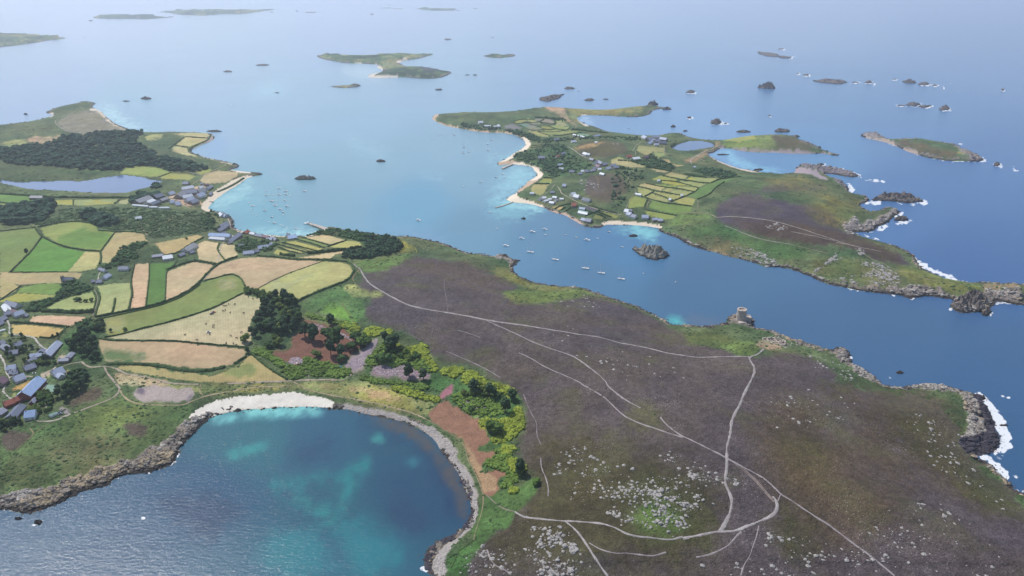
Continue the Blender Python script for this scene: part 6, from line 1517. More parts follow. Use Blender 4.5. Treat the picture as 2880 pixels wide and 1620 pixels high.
# ruined fort on the hill above it
x, y, z = at(*P("G 685,1135")[0]); rf = empty('ruined_fort', (x, y, z-.4), .1); rr = np.random.default_rng(5)
def ruinwall(a, b, hmax, k):
    m = MB(); a, b = np.array(a, float), np.array(b, float); L_ = np.hypot(*(b-a)); nn = int(L_/1.5)+1; d = (b-a)/L_; nrm = np.array([-d[1], d[0]])*.7
    for i in range(nn):
        c0 = a+d*i*L_/nn; c1 = a+d*((i+1)*L_/nn-.04); h = hmax*(.4+.6*rr.random()); q = [c0-nrm, c1-nrm, c1+nrm, c0+nrm]
        m.add([(*p_, -1) for p_ in q]+[(*p_, h*(.85+.3*rr.random())) for p_ in q], [(4, 5, 6, 7), (0, 1, 5, 4), (1, 2, 6, 5), (2, 3, 7, 6), (3, 0, 4, 7)])
    m.build('wall', CAST, rf)
for a, b, h in (((-15, -9), (12, -10), 2.2), ((12, -10), (17, 2), 2.6), ((17, 2), (10, 12), 2.4), ((10, 12), (-10, 11), 2.8), ((-10, 11), (-16, 1), 2.2), ((-16, 1), (-15, -9), 1.8), ((-4, -9), (-5, 10), 1.8), ((6, -9), (6, 11), 1.6), ((-5, 1), (16, 1.5), 1.4)): ruinwall(a, b, h, 0)
V, F = lumps(rr.uniform(-17, 17, 90), rr.uniform(-11, 12, 90), np.full(90, .2), rr.uniform(.4, 1.5, 90), rr.uniform(.4, 1.3, 90), rr.uniform(.3, .9, 90), ICO1, 5, .3)
new_mesh('rubble', V, F, None, CAST, smooth=False, parent=rf)
tag(rf, 'ruined low walls of a granite fort on the heath edge above the sea castle', 'ruin')
# ---------------------------------------------------------------- quays, jetties
QM = mat('quay_stone', tuple(lin('b9aea2', .85)), noise=[(.2, .12), (1, .2)])
def slab(name, pts, top, label, cat, w=None, thick=4, rail=False):
    p = P(pts); x, y = unproj(p[:, 0], p[:, 1], top)
    if w:
        q = np.stack([x, y], 1); t = np.gradient(q, axis=0); t /= np.hypot(t[:, 0], t[:, 1])[:, None]; nr = np.stack([-t[:, 1], t[:, 0]], 1)*w/2
        q = np.vstack([q-nr, (q+nr)[::-1]])
    else: q = np.stack([x, y], 1)
    a = sum(q[i-1][0]*q[i][1]-q[i][0]*q[i-1][1] for i in range(len(q)))
    if a < 0: q = q[::-1]
    n = len(q); c = q.mean(0); m = MB()
    m.add([(a-c[0], b-c[1], -thick) for a, b in q]+[(a-c[0], b-c[1], 0) for a, b in q], [tuple(range(n, 2*n))]+[(i, (i+1) % n, n+(i+1) % n, n+i) for i in range(n)])
    r = empty(name, (c[0], c[1], top)); m.build('deck', QM, r)
    if rail:
        k = MB(); d = q-c
        for i in range(rail):
            a0, b0 = d[i], d[(i+1) % n]; e = (b0-a0); e /= np.hypot(*e); nn = np.array([-e[1], e[0]])*.6
            k.add([(*a0, .003), (*b0, .003), (*(b0+nn), .003), (*(a0+nn), .003), (*a0, 1.1), (*b0, 1.1), (*(b0+nn), 1.1), (*(a0+nn), 1.1)], [(4, 5, 6, 7), (0, 1, 5, 4), (2, 3, 7, 6), (1, 2, 6, 5), (3, 0, 4, 7)])
        k.build('parapet', QM, r)
    return tag(r, label, cat)
slab('quay', "M 1640,148 1660,138 1800,175 1880,200 1960,222 2010,225 2000,255 1960,268 1890,275 1860,240 1790,210 1700,178", 3.0, 'long stone quay reaching into the bay with a ferry alongside', 'quay', rail=4)
slab('quay', "N 55,870 75,855 135,840 225,795 232,812 130,855 80,880", 2.6, 'pale quay at the islet between the two sandy bays', 'quay')
slab('jetty', "R 1210,655 1300,668 1390,680", 2.2, 'thin jetty crossing the sand in front of the bay settlement', 'jetty', w=4)
slab('jetty', "Q 500,662 620,630 765,577", 1.4, 'long thin jetty running out from the white sand spit', 'jetty', w=3.2)
slab('sea_wall', "M 520,232 660,280 850,312 1000,335 1150,362 1240,362", 3.0, 'dark sea wall behind the harbour beach', 'sea wall', w=1.6, thick=3)
# pool and tarpaulin
mp = mat('pool_blue', (.12, .55, .60), rough=.1)
x, y, z = at(*P("M 440,355")[0]); sp = empty('swimming_pool', (x, y, z+.5), .25)
MB().box(-9, 9, -6, 6, -1.5, .2).build('terrace', QM, sp); MB().box(-7.5, 7.5, -4.5, 4.5, .2, .26).build('water', mp, sp)
tag(sp, 'turquoise swimming pool between the harbour houses', 'swimming pool')
# ---------------------------------------------------------------- boats
HULL = mat('hull_white', (.9, .91, .92), rough=.35, spec=.5); HULB = mat('hull_blue', (.03, .08, .20), rough=.35); HULG = mat('hull_grey', (.20, .19, .20), rough=.6)
DECK = mat('deck_cream', (.80, .78, .74), rough=.6); CABW = mat('cabin_white', (.88, .88, .87), rough=.4); SPAR = mat('spar_alloy', (.72, .72, .72), rough=.3); SAILC = mat('sail_cover', (.05, .09, .22)); SCREEN = mat('windscreen', (.04, .06, .08), rough=.1)
def hull_mesh(L_, B, H, sail):
    st = np.linspace(0, 1, 9); m = MB()
    for t in st:
        w = B/2*(math.sin(math.pi*min(1, (t*.62+.38)))**.8 if t < .98 else .06); w = B/2*(1-max(0, (t-.45)/.55)**2.2)*(.82+.18*min(1, t/.3)); w = max(w, .05)
        x = (t-.5)*L_; sh = H*(1+.35*t*t)
        m.v += [(x, -w, sh), (x+(.0 if t < .9 else -.3), -w*.8, H*.25), (x-(.06*L_*t*t), -w*.25, -H*.5), (x-(.06*L_*t*t), w*.25, -H*.5), (x, w*.8, H*.25), (x, w, sh)]
    for k in range(8):
        for c in range(5): a = 6*k+c; m.f.append((a, a+1, a+7, a+6))
    m.f.append((0, 5, 4, 3, 2, 1)); m.f.append(tuple(48+i for i in range(6)))
    d = MB()
    for t in st:
        w = B/2*(1-max(0, (t-.45)/.55)**2.2)*(.82+.18*min(1, t/.3)); w = max(w, .05)*.97; d.v += [((t-.5)*L_*.99, -w, H*(1+.35*t*t)-.06), ((t-.5)*L_*.99, w, H*(1+.35*t*t)-.06)]
    d.f = [(2*k, 2*k+2, 2*k+3, 2*k+1) for k in range(8)]
    return m, d
def make_yacht(two=False):
    m, d = hull_mesh(11, 3.4, 1.15, True); r = empty('sailing_yacht', (0, 0, 0))
    m.build('hull', HULL, r); d.build('deck', DECK, r)
    MB().box(-1.6, 2.4, -1.0, 1.0, 1.15, 1.85, .8).build('cabin', CABW, r)
    MB().tube((1.2, 0, 1.2), (1.2, 0, 14.5), .13, .09).build('mast', SPAR, r)
    MB().tube((1.1, 0, 2.6), (-3.4, 0, 2.5), .28, .2).build('sail_cover', SAILC, r)
    MB().tube((5.3, 0, 1.6), (1.3, 0, 13.8), .09, .07, 4).build('furled_jib', CABW, r)
    if two: MB().tube((-3.6, 0, 1.2), (-3.6, 0, 9.5), .11, .08).build('mast', SPAR, r)
    return r
def make_motor(L_, big=True, hm=HULL):
    m, d = hull_mesh(L_, L_*.33, L_*.115, False); r = empty('motor_boat' if big else 'small_boat', (0, 0, 0)); H = L_*.115
    m.build('hull', hm, r); d.build('deck', DECK, r)
    if big:
        MB().box(-L_*.12, L_*.22, -L_*.12, L_*.12, H, H+L_*.16, .8).build('cabin', CABW, r)
        MB().box(L_*.205, L_*.225, -L_*.1, L_*.1, H+L_*.06, H+L_*.13).build('windscreen', SCREEN, r)
    else:
        MB().box(-.5, -.1, -L_*.13, L_*.13, H*.95, H*1.25).build('seat', DECK, r); MB().box(-L_*.53, -L_*.48, -.2, .2, 0, H*1.5).build('outboard_motor', HULG, r)
    return r
def park(r):                                             # the first of a kind waits to be used
    return r
PROT = {'y': make_yacht(), 'k': make_yacht(True), 'm': make_motor(9.5), 's': make_motor(5, False), 'b': make_motor(8, True, HULB), 'd': make_motor(5, False, HULG), 'f': make_motor(17)}
USED = set(); BCOUNT = {}
BOATS = {'in the sandy harbour bay': ('boats moored off the harbour beach', """D s 1880,80;y 1905,105;s 1960,75;s 2005,72;y 2050,70;s 2090,70;m 2150,65;y 2075,103;m 2165,110;s 1895,128;y 1997,140;m 2115,132;b 2137,155;s 2137,172;s 1895,143;s 1905,168;s 1935,180;b 2053,192;s 1972,205;m 2068,235;s 2028,223;s 2115,250;s 2135,255;s 2165,268;m 2235,280;y 2010,25;s 2060,25;y 2105,20;y 2155,18;s 2185,28;s 1665,103
A y 2105,1422;s 2000,1445;y 2155,1443;y 2295,1442""", .32),
 'off the long sandy crescent beach': ('boats moored off the long sandy crescent', """B s 735,1022;s 765,1018;s 782,1018;y 850,1018;s 960,1022;y 1130,1058;m 1105,1090;m 1107,1135;y 925,1113;y 920,1155;m 960,1148;s 1025,1134;s 1152,1163;s 680,1030""", .3),
 'moored below the pale islet quay': ('boats below the islet quay', """B m 1220,1318;s 1230,1335;b 1168,1340;s 1075,1354;m 1050,1375;s 917,1403""", .3),
 'moored in the round western bay': ('boats in the round western bay', "B m 2170,970;s 2195,1000", .3),
 'moored in the blue channel': ('boats moored in the channel', """E m 580,215;s 1175,275;m 1440,302;m 1533,283;s 1537,322;m 1360,352;m 1240,408;y 1425,455;y 1612,512;k 1840,578;y 1960,614;y 2110,658;m 1853,364;s 1933,350;d 1690,322;d 1773,342;d 2117,415;d 2020,300;s 1120,153""", .45)}
KW = {'y': 'white sailing yacht', 'k': 'white two-masted yacht', 'm': 'white motor boat', 's': 'small white boat', 'b': 'dark blue motor boat', 'd': 'small dark boat', 'f': 'white ferry'}
rb = random.Random(3)
def boat(kind, u, v, label, group, rz=None, world=None):
    pr = PROT[kind]
    o = pr if kind not in USED else copy_tree(pr)
    USED.add(kind)
    x, y = world if world else tuple(float(t) for t in unproj(u, v, 0)); s = rb.uniform(.95, 1.2)*(1.15 if 'channel' in label else .95)
    o.location = (x, y, -.15 if kind not in 'f' else -.2); o.rotation_euler = (0, 0, math.pi-.28+rb.uniform(-.12, .12) if rz is None else rz); o.scale = (s, s, s)
    tag(o, label, 'yacht' if kind in 'yk' else 'ferry' if kind == 'f' else 'boat', group)
for place, (grp, data, _) in BOATS.items():
    lst = []
    for row in data.split("\n"):
        T = TILE[row[0]]
        for it in row[2:].split(';'):
            k, pt = it.split(); a, b = pt.split(','); lst.append((T[0]+float(a)/3, T[1]+float(b)/3, k))
    for kk in set(e[2] for e in lst):
        es = sorted(e for e in lst if e[2] == kk)
        for n, (u, v, k) in enumerate(es):
            boat(k, u, v, f"{KW[k]} {place}" if len(es) == 1 else f"{ORD[n]} {KW[k]} from the left, {place}", grp)
fx, fy = P("M 1640,162")[0]; boat('f', fx, fy, 'white ferry lying at the head of the long stone quay', None, rz=-.35)
for pt, lb in (("M 1690,182", 'small white boat tied to the middle of the long quay'), ("M 1735,200", 'white motor boat tied to the inner side of the long quay'), ("M 1755,278", 'small white boat drawn up at the root of the quay')):
    u, v = P(pt)[0]; boat('m' if 'motor' in lb else 's', u, v, lb, None, rz=-.4)
u, v = P("A 1742,791")[0]; boat('s', u, v, 'small white boat speeding across the lagoon with a white wake', None, rz=math.pi-.05)
# buoys
BUOY = mat('buoy', (.8, .75, .7))
for pt, lb in (("E 2280,617", 'pale mooring buoy floating beside the yachts at the rock islet'), ("E 2522,682", 'pale mooring buoy floating out towards the sea castle')):
    x, y = (float(t) for t in unproj(*P(pt)[0], 0)); V, F = lumps([0], [0], [.5], [1.1], [1.1], [1.1], ICO2, 1, .0)
    o = new_mesh('mooring_buoy', V, F, None, BUOY); o.location = (x, y, 0); tag(o, lb, 'buoy')
# ---------------------------------------------------------------- cattle, tractor, cars
COWM = mat('cow_hide', (.055, .04, .035), noise=[(2, .3)])
def cow_mesh():
    m = bmesh.new(); me = bpy.data.meshes.new('cow')
    pts = [(-1.0, 0, 1.15), (-.5, 0, 1.2), (.1, 0, 1.15), (.6, 0, 1.25), (1.05, 0, 1.35), (1.45, 0, 1.25), (-.95, .28, .75), (-1.0, .28, .4), (-.98, .28, .02), (-.95, -.28, .75), (-1.0, -.28, .4), (-.98, -.28, .02),
           (.6, .26, .75), (.62, .26, .4), (.62, .26, .02), (.6, -.26, .75), (.62, -.26, .4), (.62, -.26, .02), (-1.15, 0, 1.0), (-1.2, 0, .5)]
    ed = [(0, 1), (1, 2), (2, 3), (3, 4), (4, 5), (0, 6), (6, 7), (7, 8), (0, 9), (9, 10), (10, 11), (3, 12), (12, 13), (13, 14), (3, 15), (15, 16), (16, 17), (0, 18), (18, 19)]
    rad_ = [.38, .42, .42, .38, .22, .13, .17, .09, .08, .17, .09, .08, .15, .08, .07, .15, .08, .07, .05, .04]
    me.from_pydata(pts, ed, []); o = bpy.data.objects.new('cow', me); COL.objects.link(o)
    md = o.modifiers.new('skin', 'SKIN')
    for k, sv in enumerate(me.skin_vertices[0].data): sv.radius = (rad_[k], rad_[k]); sv.use_root = k == 1
    s2 = o.modifiers.new('sub', 'SUBSURF'); s2.levels = 1; s2.render_levels = 1
    dg = bpy.context.evaluated_depsgraph_get(); out = bpy.data.meshes.new_from_object(o.evaluated_get(dg)); bpy.data.objects.remove(o); out.materials.append(COWM); return out
cowm = cow_mesh()
COWS = "D 1873,778 1874,795 1909,808 1938,804 1688,862 1706,862 1727,850 1773,850 1685,902 1700,893 1738,914 1839,917 1556,999 1612,1010 1611,1026 1398,1081 1488,1119 1742,1088 1786,1106 1708,1142 1704,1152 1762,1147 1783,1158 1823,1063 1583,1078"
for k, (u, v) in enumerate(sorted(map(tuple, P(COWS)))):
    x, y, z = at(u, v); o = inst('cow', cowm, None, (x, y, z)); o.rotation_euler = (0, 0, random.random()*6.28); o.scale = (1.35,)*3
    tag(o, ORD[k]+' dark cow from the left grazing in the wide dry field', 'cow', 'cattle in the wide dry field')
def wheel(m, x, y, r, w): m.tube((x, y-w/2, r), (x, y+w/2, r), r, r, 12)
TYRE = mat('tyre', (.03, .03, .03)); RED = mat('red_paint', (.45, .08, .05), rough=.4); PAINT_ = [mat('car_paint', c, rough=.3, spec=.6) for c in ((.75, .76, .78), (.05, .06, .08), (.12, .14, .2), (.5, .07, .05))]
def car(u, v, rz, pm, label, name='parked_car', cat='car', s=1.0):
    x, y, z = at(u, v); r = empty(name, (x, y, z+.1), rz, s)
    MB().box(-2.1, 2.1, -.85, .85, .35, .95).build('body', pm, r); MB().box(-1.3, 1.0, -.75, .75, .953, 1.5, .78).build('cabin', SCREEN, r)
    for a in (-1.3, 1.3):
        for b in (-.8, .8): m = MB(); wheel(m, a, b, .33, .22); m.build('wheel', TYRE, r)
    return tag(r, label, cat)
for pt, rz, k, lb in (("L 1345,905", .6, 0, 'white car parked at the end of the pale track by the boathouse'), ("L 1385,880", .9, 1, 'black car parked behind the white car at the track end'), ("L 1375,935", .6, 2, 'dark blue car parked nearest the boathouse track'), ("K 520,1240", .1, 0, 'white van-like car parked by the low slate house'),
                      ("D 1612,910", .5, 3, 'brown farm vehicle standing in the cattle field'), ("D 1598,922", .5, 1, 'dark farm trailer standing in the cattle field'), ("D 1575,1062", .2, 0, 'white feed trailer standing among the cattle')):
    u, v = P(pt)[0]; car(u, v, rz, PAINT_[k], lb, s=1.0 if 'cattle' not in lb and 'farm' not in lb else 1.3)
x, y, z = at(*P("S 1050,1110")[0]); t = empty('digger', (x, y, z+.2), .8)
MB().box(-2.2, 1.6, -1.2, 1.2, .8, 1.6).build('body', RED, t); MB().box(-1.2, .6, -.9, .9, 1.603, 3.0, .85).build('cab', CABW, t)
m = MB(); m.tube((1.4, 0, 1.5), (3.2, 0, 3.2), .2, .16); m.tube((3.2, 0, 3.2), (4.8, 0, 1.2), .16, .12); m.build('arm', RED, t)
MB().box(4.4, 5.3, -.6, .6, .2, 1.1).build('bucket', HULG, t)
for b in (-1.1, 1.1): m = MB(); m.box(-2.3, 1.8, b-.3, b+.3, 0, .8); m.build('track', TYRE, t)
tag(t, 'red and white digger working at the pale rubble heap of the quarry', 'digger')
x, y, z = at(*P("S 1685,1152")[0]); bt = empty('covered_boat', (x, y, z+.6), .25)
m, d = hull_mesh(7, 2.4, .9, False); m.build('hull', mat('hull_sky_blue', (.10, .35, .62)), bt); MB().box(-3.2, 2.6, -1.0, 1.0, .85, 1.25, .6).build('cover', mat('tarpaulin_blue', (.12, .42, .72)), bt)
tag(bt, 'bright blue covered boat lying on the quarry floor', 'boat')
# ---------------------------------------------------------------- rocks in the sea
RKM = mat('sea_rock', tuple(lin('6f6762', .85)), noise=[(.08, .25), (.4, .4)], bump=[(.2, 2.0), (.8, .8)], spec=.3, tide=2.6)
RKG = mat('islet_rock', tuple(lin('8f8c82', .85)), noise=[(.08, .3), (.4, .4)], bump=[(.2, 2.0), (.8, .8)], spec=.3, tide=2.6)
def sea_rock(poly, H, label, group=None, m=None, seed=0, name='rock', n=26):
    x, y = unproj(poly[:, 0], poly[:, 1], 0.0); c = np.array([x.mean(), y.mean()]); w = np.stack([x, y], 1)-c
    sg = np.hstack([w, np.roll(w, -1, 0)]); mg = .12*np.ptp(w, axis=0).max()
    gx, gy = np.meshgrid(np.linspace(w[:, 0].min()-mg, w[:, 0].max()+mg, n), np.linspace(w[:, 1].min()-mg, w[:, 1].max()+mg, n))
    d = np.full(gx.shape, 1e9)
    for s in sg: np.minimum(d, segd(gx, gy, s), out=d)
    ins = np.zeros(gx.shape, bool)
    for s in sg: ins ^= ((s[1] > gy) != (s[3] > gy)) & (gx < (s[2]-s[0])*(gy-s[1])/(s[3]-s[1]+1e-9)+s[0])
    d = np.where(ins, d, -d); sc = max(6, d.max()*.9)
    rg = ridged(gx/sc*2.3+seed, gy/sc*2.3, seed, 5); d = d+(rg-.5)*sc*.35
    z = np.where(d > 0, H*.75*(1-np.exp(-d/(sc*.4)))*(.15+1.9*rg**2.4), d*.5-.5)
    V = np.stack([gx, gy, np.maximum(z, -3)], -1).reshape(-1, 3); F = [(j*n+i, j*n+i+1, (j+1)*n+i+1, (j+1)*n+i) for j in range(n-1) for i in range(n-1)]
    F = [f for f in F if max(V[q][2] for q in f) > -1.2]
    o = new_mesh(name, V, F, None, m or RKM, smooth=False); o.location = (c[0], c[1], 0)
    return tag(o, label, 'rock', group)
def ell(cu, cv, w, h, seed):
    r = np.random.default_rng(seed); k = 14; t = np.arange(k)*2*math.pi/k
    return np.stack([cu+w/2*np.cos(t)*(.75+.4*r.random(k)), cv+h/2*np.sin(t)*(.75+.4*r.random(k))], 1)
BIG = """tall pale rock islet standing in the channel among the yachts|16|E 2195,425 2250,430 2330,425 2420,440 2470,482 2440,500 2380,515 2300,500 2240,465
long dark rock promontory off the western heath|15|G 1420,62 1480,35 1550,25 1700,28 1810,68 1700,85 1600,72 1500,66
massive rounded rock headland beside the narrow neck|20|G 2025,865 2050,830 2120,790 2200,780 2290,820 2310,870 2260,905 2180,900 2100,905
long grey rock ledge off the middle of the left sea|9|C 565,390 680,402 720,408 720,430 640,425 580,410
low foam-washed end of the long rock ledge|7|C 722,422 820,430 812,442 730,438
steep castle-like rock standing alone in the western sea|26|C 562,660 620,655 670,650 695,662 690,672 620,670
broad flat-topped rock ledge in the western sea|12|C 985,608 1100,600 1200,608 1245,618 1190,637 1100,630 1000,616
peaked rock at the head of the right-hand reef|13|C 1660,615 1720,608 1765,625 1720,630 1670,622
lumpy dark rocks off the point of the northern bay|12|B 1495,745 1590,725 1680,712 1640,745 1560,768 1505,760
green-topped rock islet off the white beach point|9|A 2222,1350 2270,1340 2330,1338 2390,1350 2340,1358 2250,1358
castle-topped rocks of the small green islet|10|B 60,650 100,635 145,645 110,660
jagged rocks at the tip of the western headland|16|B 2310,790 2360,780 2390,790 2350,800
dark stack at the far western headland reef|8|B 2420,820 2480,815 2490,828 2430,830
pyramid rock beside the narrow neck headland|7|G 2255,915 2300,890 2335,900 2300,938 2262,932"""
for k, ln in enumerate(BIG.split("\n")):
    lb, h, pt = ln.split('|'); sea_rock(P(pt), float(h), lb, None, RKG if 'pale' in lb or 'green' in lb else RKM, 40+k, n=40)
SMALL = """reef|foam-ringed reef rock in the western sea|rocks of the western sea|C 740,370,50,8,4 870,556,22,6,4 930,568,50,10,6 1300,622,60,7,3 1405,622,55,15,9 1600,600,30,5,3 1820,635,90,18,9 1900,645,40,8,4 1740,790,110,22,11 1650,796,70,8,3 1820,806,80,16,6 1860,800,45,7,4 1975,822,75,24,13 2415,680,24,10,7 60,697,70,14,9 50,890,38,10,5 250,926,88,28,15 322,933,30,5,3 655,876,28,6,3 2370,1243,50,22,8 1040,1243,60,10,4
bay|dark rock lying just off the western bays|rocks of the western bays|C 20,990,40,8,4 460,995,100,16,7 750,990,140,20,9 850,1032,60,14,6 300,1168,100,8,3 570,1282,78,12,4 1030,1114,30,14,5 B 2505,957,38,10,7
mid|low rock breaking the water north of the green islands|rocks of the open lagoon|B 800,298,58,9,7 230,108,30,6,7 950,566,40,5,3 1008,566,35,6,4 735,678,60,9,6 1725,667,80,14,8 1790,690,14,4,2 1870,756,75,14,8 1995,750,45,6,4 1270,416,90,10,6 1010,65,40,5,4 360,37,30,4,4 880,80,30,4,4 1140,282,28,4,2
lag|dark rock ledge showing in the pale lagoon|rocks of the pale lagoon|A 685,156,32,8,6 1420,130,22,5,5 1290,127,50,6,4 2240,84,22,6,8 2345,93,100,6,5 2050,91,32,5,4 630,281,14,4,3 195,863,35,6,5 1103,744,70,18,8 950,764,56,8,3 1190,527,12,4,2 1720,540,70,12,5 1980,491,105,13,6 2090,700,40,6,2 1620,992,115,12,5 1940,1315,90,16,4 1775,1248,60,18,6 B 295,1218,68,14,6
chan|dark rock in the channel near the pink-sand beach|rocks of the channel|E 2205,334,70,13,5 1376,202,36,12,4 2020,302,16,6,2
near|brown rock awash off the near rocky shore|rocks off the near shore|H 290,1045,60,40,4 140,1018,60,20,3 2487,187,30,14,3 F 560,1500,10,5,2
cliff|dark wave-washed rock under the heath cliffs|rocks under the heath cliffs|J 2425,312,60,14,3 2265,105,40,25,5 G 1650,208,110,28,9 200,20,1,1,1 G 1620,50,80,18,8 1180,1193,90,30,6 1230,1215,60,30,6 1640,1365,60,20,4"""
for ln in SMALL.split("\n"):
    _, lb, gp, data = ln.split('|'); T = TILE['F']; its = []
    for w in data.split():
        if w in TILE: T = TILE[w]; continue
        a = [float(t) for t in w.split(',')]
        if a[2] < 2: continue
        its.append((T[0]+a[0]/T[2], T[1]+a[1]/T[2], a[2]/T[2], a[3]/T[2], a[4]))
    its.sort()
    for n, (u, v, w, h, H) in enumerate(its):
        sea_rock(ell(u, v, w, h, n+len(gp)), H, f"{ORD[n]} {lb}, counting from the left", gp, None, n*7+len(gp), n=22)
# ---------------------------------------------------------------- boulders
GRAN = mat('granite', tuple(lin('a8a4a0', .78)), noise=[(.15, .25), (.6, .3), (2.2, .35)], bump=[(1.2, .5)], spec=.25)
BPROT = []
for k in range(8):
    V, F = lumps([0], [0], [0], [1], [1], [.72], ICO2, 700+k, .16, rot=[0]); r = np.random.default_rng(k)
    V = np.sign(V)*np.abs(V)**.85; V += .14*np.stack([fbm(V[:, 0]*1.7+k, V[:, 1]*1.7+V[:, 2], 3), fbm(V[:, 1]*1.7, V[:, 2]*1.7+k, 4), fbm(V[:, 2]*1.7, V[:, 0]*1.7+k, 5)], 1)*2
    BPROT.append(new_mesh('boulder', V, F, None, GRAN, smooth=False, link=False))
BZ = """the great boulder field on the heath|I 2080,850 2200,740 2400,670 2576,700 J 60,780 180,850 160,950 60,980 I 2500,1000 2300,1020 2150,900|130|.6|2.2
the loose scatter below the great field|I 2080,870 2400,900 2576,930 J 60,1000 I 2576,1130 2350,1090 2100,960|50|.7|2.0
the long outcrop by the forked path|I 1500,1110 1640,1060 1680,1130 1640,1200 1560,1260 1500,1250 1440,1250 1420,1210 1500,1170|60|.7|2.3
the outcrop between the forked paths|I 1690,1200 1760,1190 1800,1250 1740,1290 1690,1240|20|1.4|2.8
the lowest outcrop of the heath|I 1570,1290 1700,1230 1760,1330 1700,1449 1500,1449 1440,1400 1560,1370|55|.7|2.2
the scatter beside the green shore|I 920,1380 1000,1330 1080,1380 1160,1320 1250,1250 1330,1290 1280,1340 1120,1400 1000,1440|34|.7|1.8
the big outcrop of the lower heath|J 880,1400 960,1370 1060,1370 1130,1400 1150,1449 900,1449|22|1.4|3.6
the white rocks beside the yellow gorse|I 1320,270 1360,240 1430,260 1430,300 1340,290|14|1.2|2.6
the rock pile on the near headland|H 300,790 330,730 380,700 400,680 412,760 380,800 330,815|16|2.4|5
the rock knoll beside the white beach|H 1130,240 1200,235 1250,290 1260,315 1200,290 1140,265|16|1.2|2.6
the stony knoll above the village track|H 540,100 640,60 680,20 740,40 660,110 580,150|24|1.0|2.2
the far group on the headland|H 0,540 60,490 110,510 90,590 50,600|14|1.4|2.8"""
bi = 0
rngb = np.random.default_rng(77)
for ln in BZ.split("\n"):
    pl, poly, n, s0, s1 = ln.split('|'); n = int(n); pts = clustered(poly, n, bi+3)
    pts = pts[(pts[:, 0] < 2585) & (pts[:, 1] < 1462)]
    q3 = np.quantile(pts[:, 1], [1/3, 2/3]); band = (pts[:, 1] > q3[0]).astype(int)+(pts[:, 1] > q3[1]); ordn = np.zeros(len(pts), int)
    for b_ in range(3): w_ = np.nonzero(band == b_)[0]; ordn[w_[np.argsort(pts[w_, 0])]] = np.arange(len(w_))
    for q_, (u, v) in enumerate(pts):
        x, y, z = at(u, v); s = float(s0)+(float(s1)-float(s0))*rngb.random()**2.2
        if bi < 330:
            o = inst('boulder', BPROT[bi % 8], None, (x, y, z+.15*s)); o.rotation_euler = (rngb.normal()*.2, rngb.normal()*.2, rngb.random()*6.28); o.scale = (s*rngb.uniform(.8, 1.2), s*rngb.uniform(.7, 1.1), s*rngb.uniform(.6, 1.05))
            tag(o, f"{ORD[ordn[q_]]} from the left of the {('upper', 'middle', 'lower')[band[q_]]} boulders in {pl}", 'boulder', 'boulders of '+pl)
        bi += 1
def rocks_at(name, u, v, smin, smax, m, seed, base=ICO1, power=3, flat=.6, sink=.2):
    x, y, z = ground(u, v); z = gz(x, y); r = np.random.default_rng(seed); s = smin+(smax-smin)*r.random(len(x))**power; k = z > -.6
    x, y, z, s = x[k], y[k], z[k], s[k]; n = len(x); cz = z-s*sink
    if n == 0: return
    V, F = lumps(x, y, cz, s*r.uniform(.7, 1.3, n), s*r.uniform(.7, 1.2, n), s*flat*r.uniform(.7, 1.4, n), base, seed, .22)
    return setting(new_mesh(name, V, F, None, m, smooth=False), 'stuff')
def uv_of(polys, n, seed, cl=False):
    return np.vstack([(clustered(q, int(n*w), seed+i, 14, .07) if cl else scatter(q, int(n*w), seed+i)) for i, (q, w) in enumerate(polys)]).T
HEATHROCK = [("I 1640,480 1900,500 1950,620 1850,760 1700,800 1560,640", .05), ("I 2000,560 2250,700 2150,860 1850,900 1650,850 1900,650", .06), ("I 2350,480 2576,520 J 250,700 100,780 I 2500,660", .06), ("J 100,560 420,700 420,780 100,740", .03),
 ("I 2100,760 2400,690 2576,710 J 170,850 170,940 60,980 I 2400,930 2200,900", .12), ("I 1950,900 2576,930 J 100,1050 I 2500,1150 2150,1080", .06), ("I 1400,1080 1700,1050 1800,1240 1780,1449 1400,1449 1400,1300 1250,1330 1150,1300 1250,1230 1400,1220", .12),
 ("I 900,1300 1150,1230 1350,1300 1300,1449 920,1449", .04), ("J 500,1100 1500,1250 1700,1449 300,1449 500,1250", .08), ("J 1400,1000 1900,850 2200,1050 2400,1449 1900,1449 1500,1250", .08), ("J 1700,200 1900,250 2000,420 2200,650 2500,950 2400,1000 2150,750 1900,500 1730,400", .08),
 ("J 500,50 1200,30 1500,100 1400,300 700,350 550,200", .06), ("E 1560,830 1850,780 2000,830 1950,900 1750,900", .05), ("E 1500,950 2576,1200 2576,1449 1900,1300 1400,1050", .04), ("G 450,1040 620,1080 800,1110 1100,1230 1400,1400 1100,1350 850,1200 700,1180 500,1060", .07),
 ("G 1150,1370 1250,1380 1300,1440 1200,1430 J 1350,20 1250,0", .02), ("E 590,400 700,420 690,440 600,430", .005)]
u, v = uv_of(HEATHROCK, 3600, 900, True); rocks_at('scattered_stones', u, v, .3, 2.6, GRAN, 901, power=6, flat=.5)
BRYROCK = [("G 980,590 1060,560 1170,490 1160,470 1060,560 1000,620", .12), ("G 1260,480 1400,510 1600,600 1660,650 1640,700 1500,650 1350,560", .25), ("G 1100,600 1600,600 1650,720 1400,720 1200,660", .2), ("G 340,420 400,400 560,440 580,520 400,480", .08), ("G 540,440 640,480 720,520 640,560 560,540", .12), ("G 1300,420 1380,430 1380,480 1310,460", .06),
 ("N 1150,1150 1250,1000 1420,1050 1560,1190 1400,1200 1250,1240", .08), ("N 1720,480 1850,490 1830,530 1740,520", .03), ("G 600,240 760,230 800,290 650,280", .06)]
u, v = uv_of(BRYROCK, 1500, 950, True); rocks_at('hillside_stones', u, v, .7, 4.0, GRAN, 951, power=5)
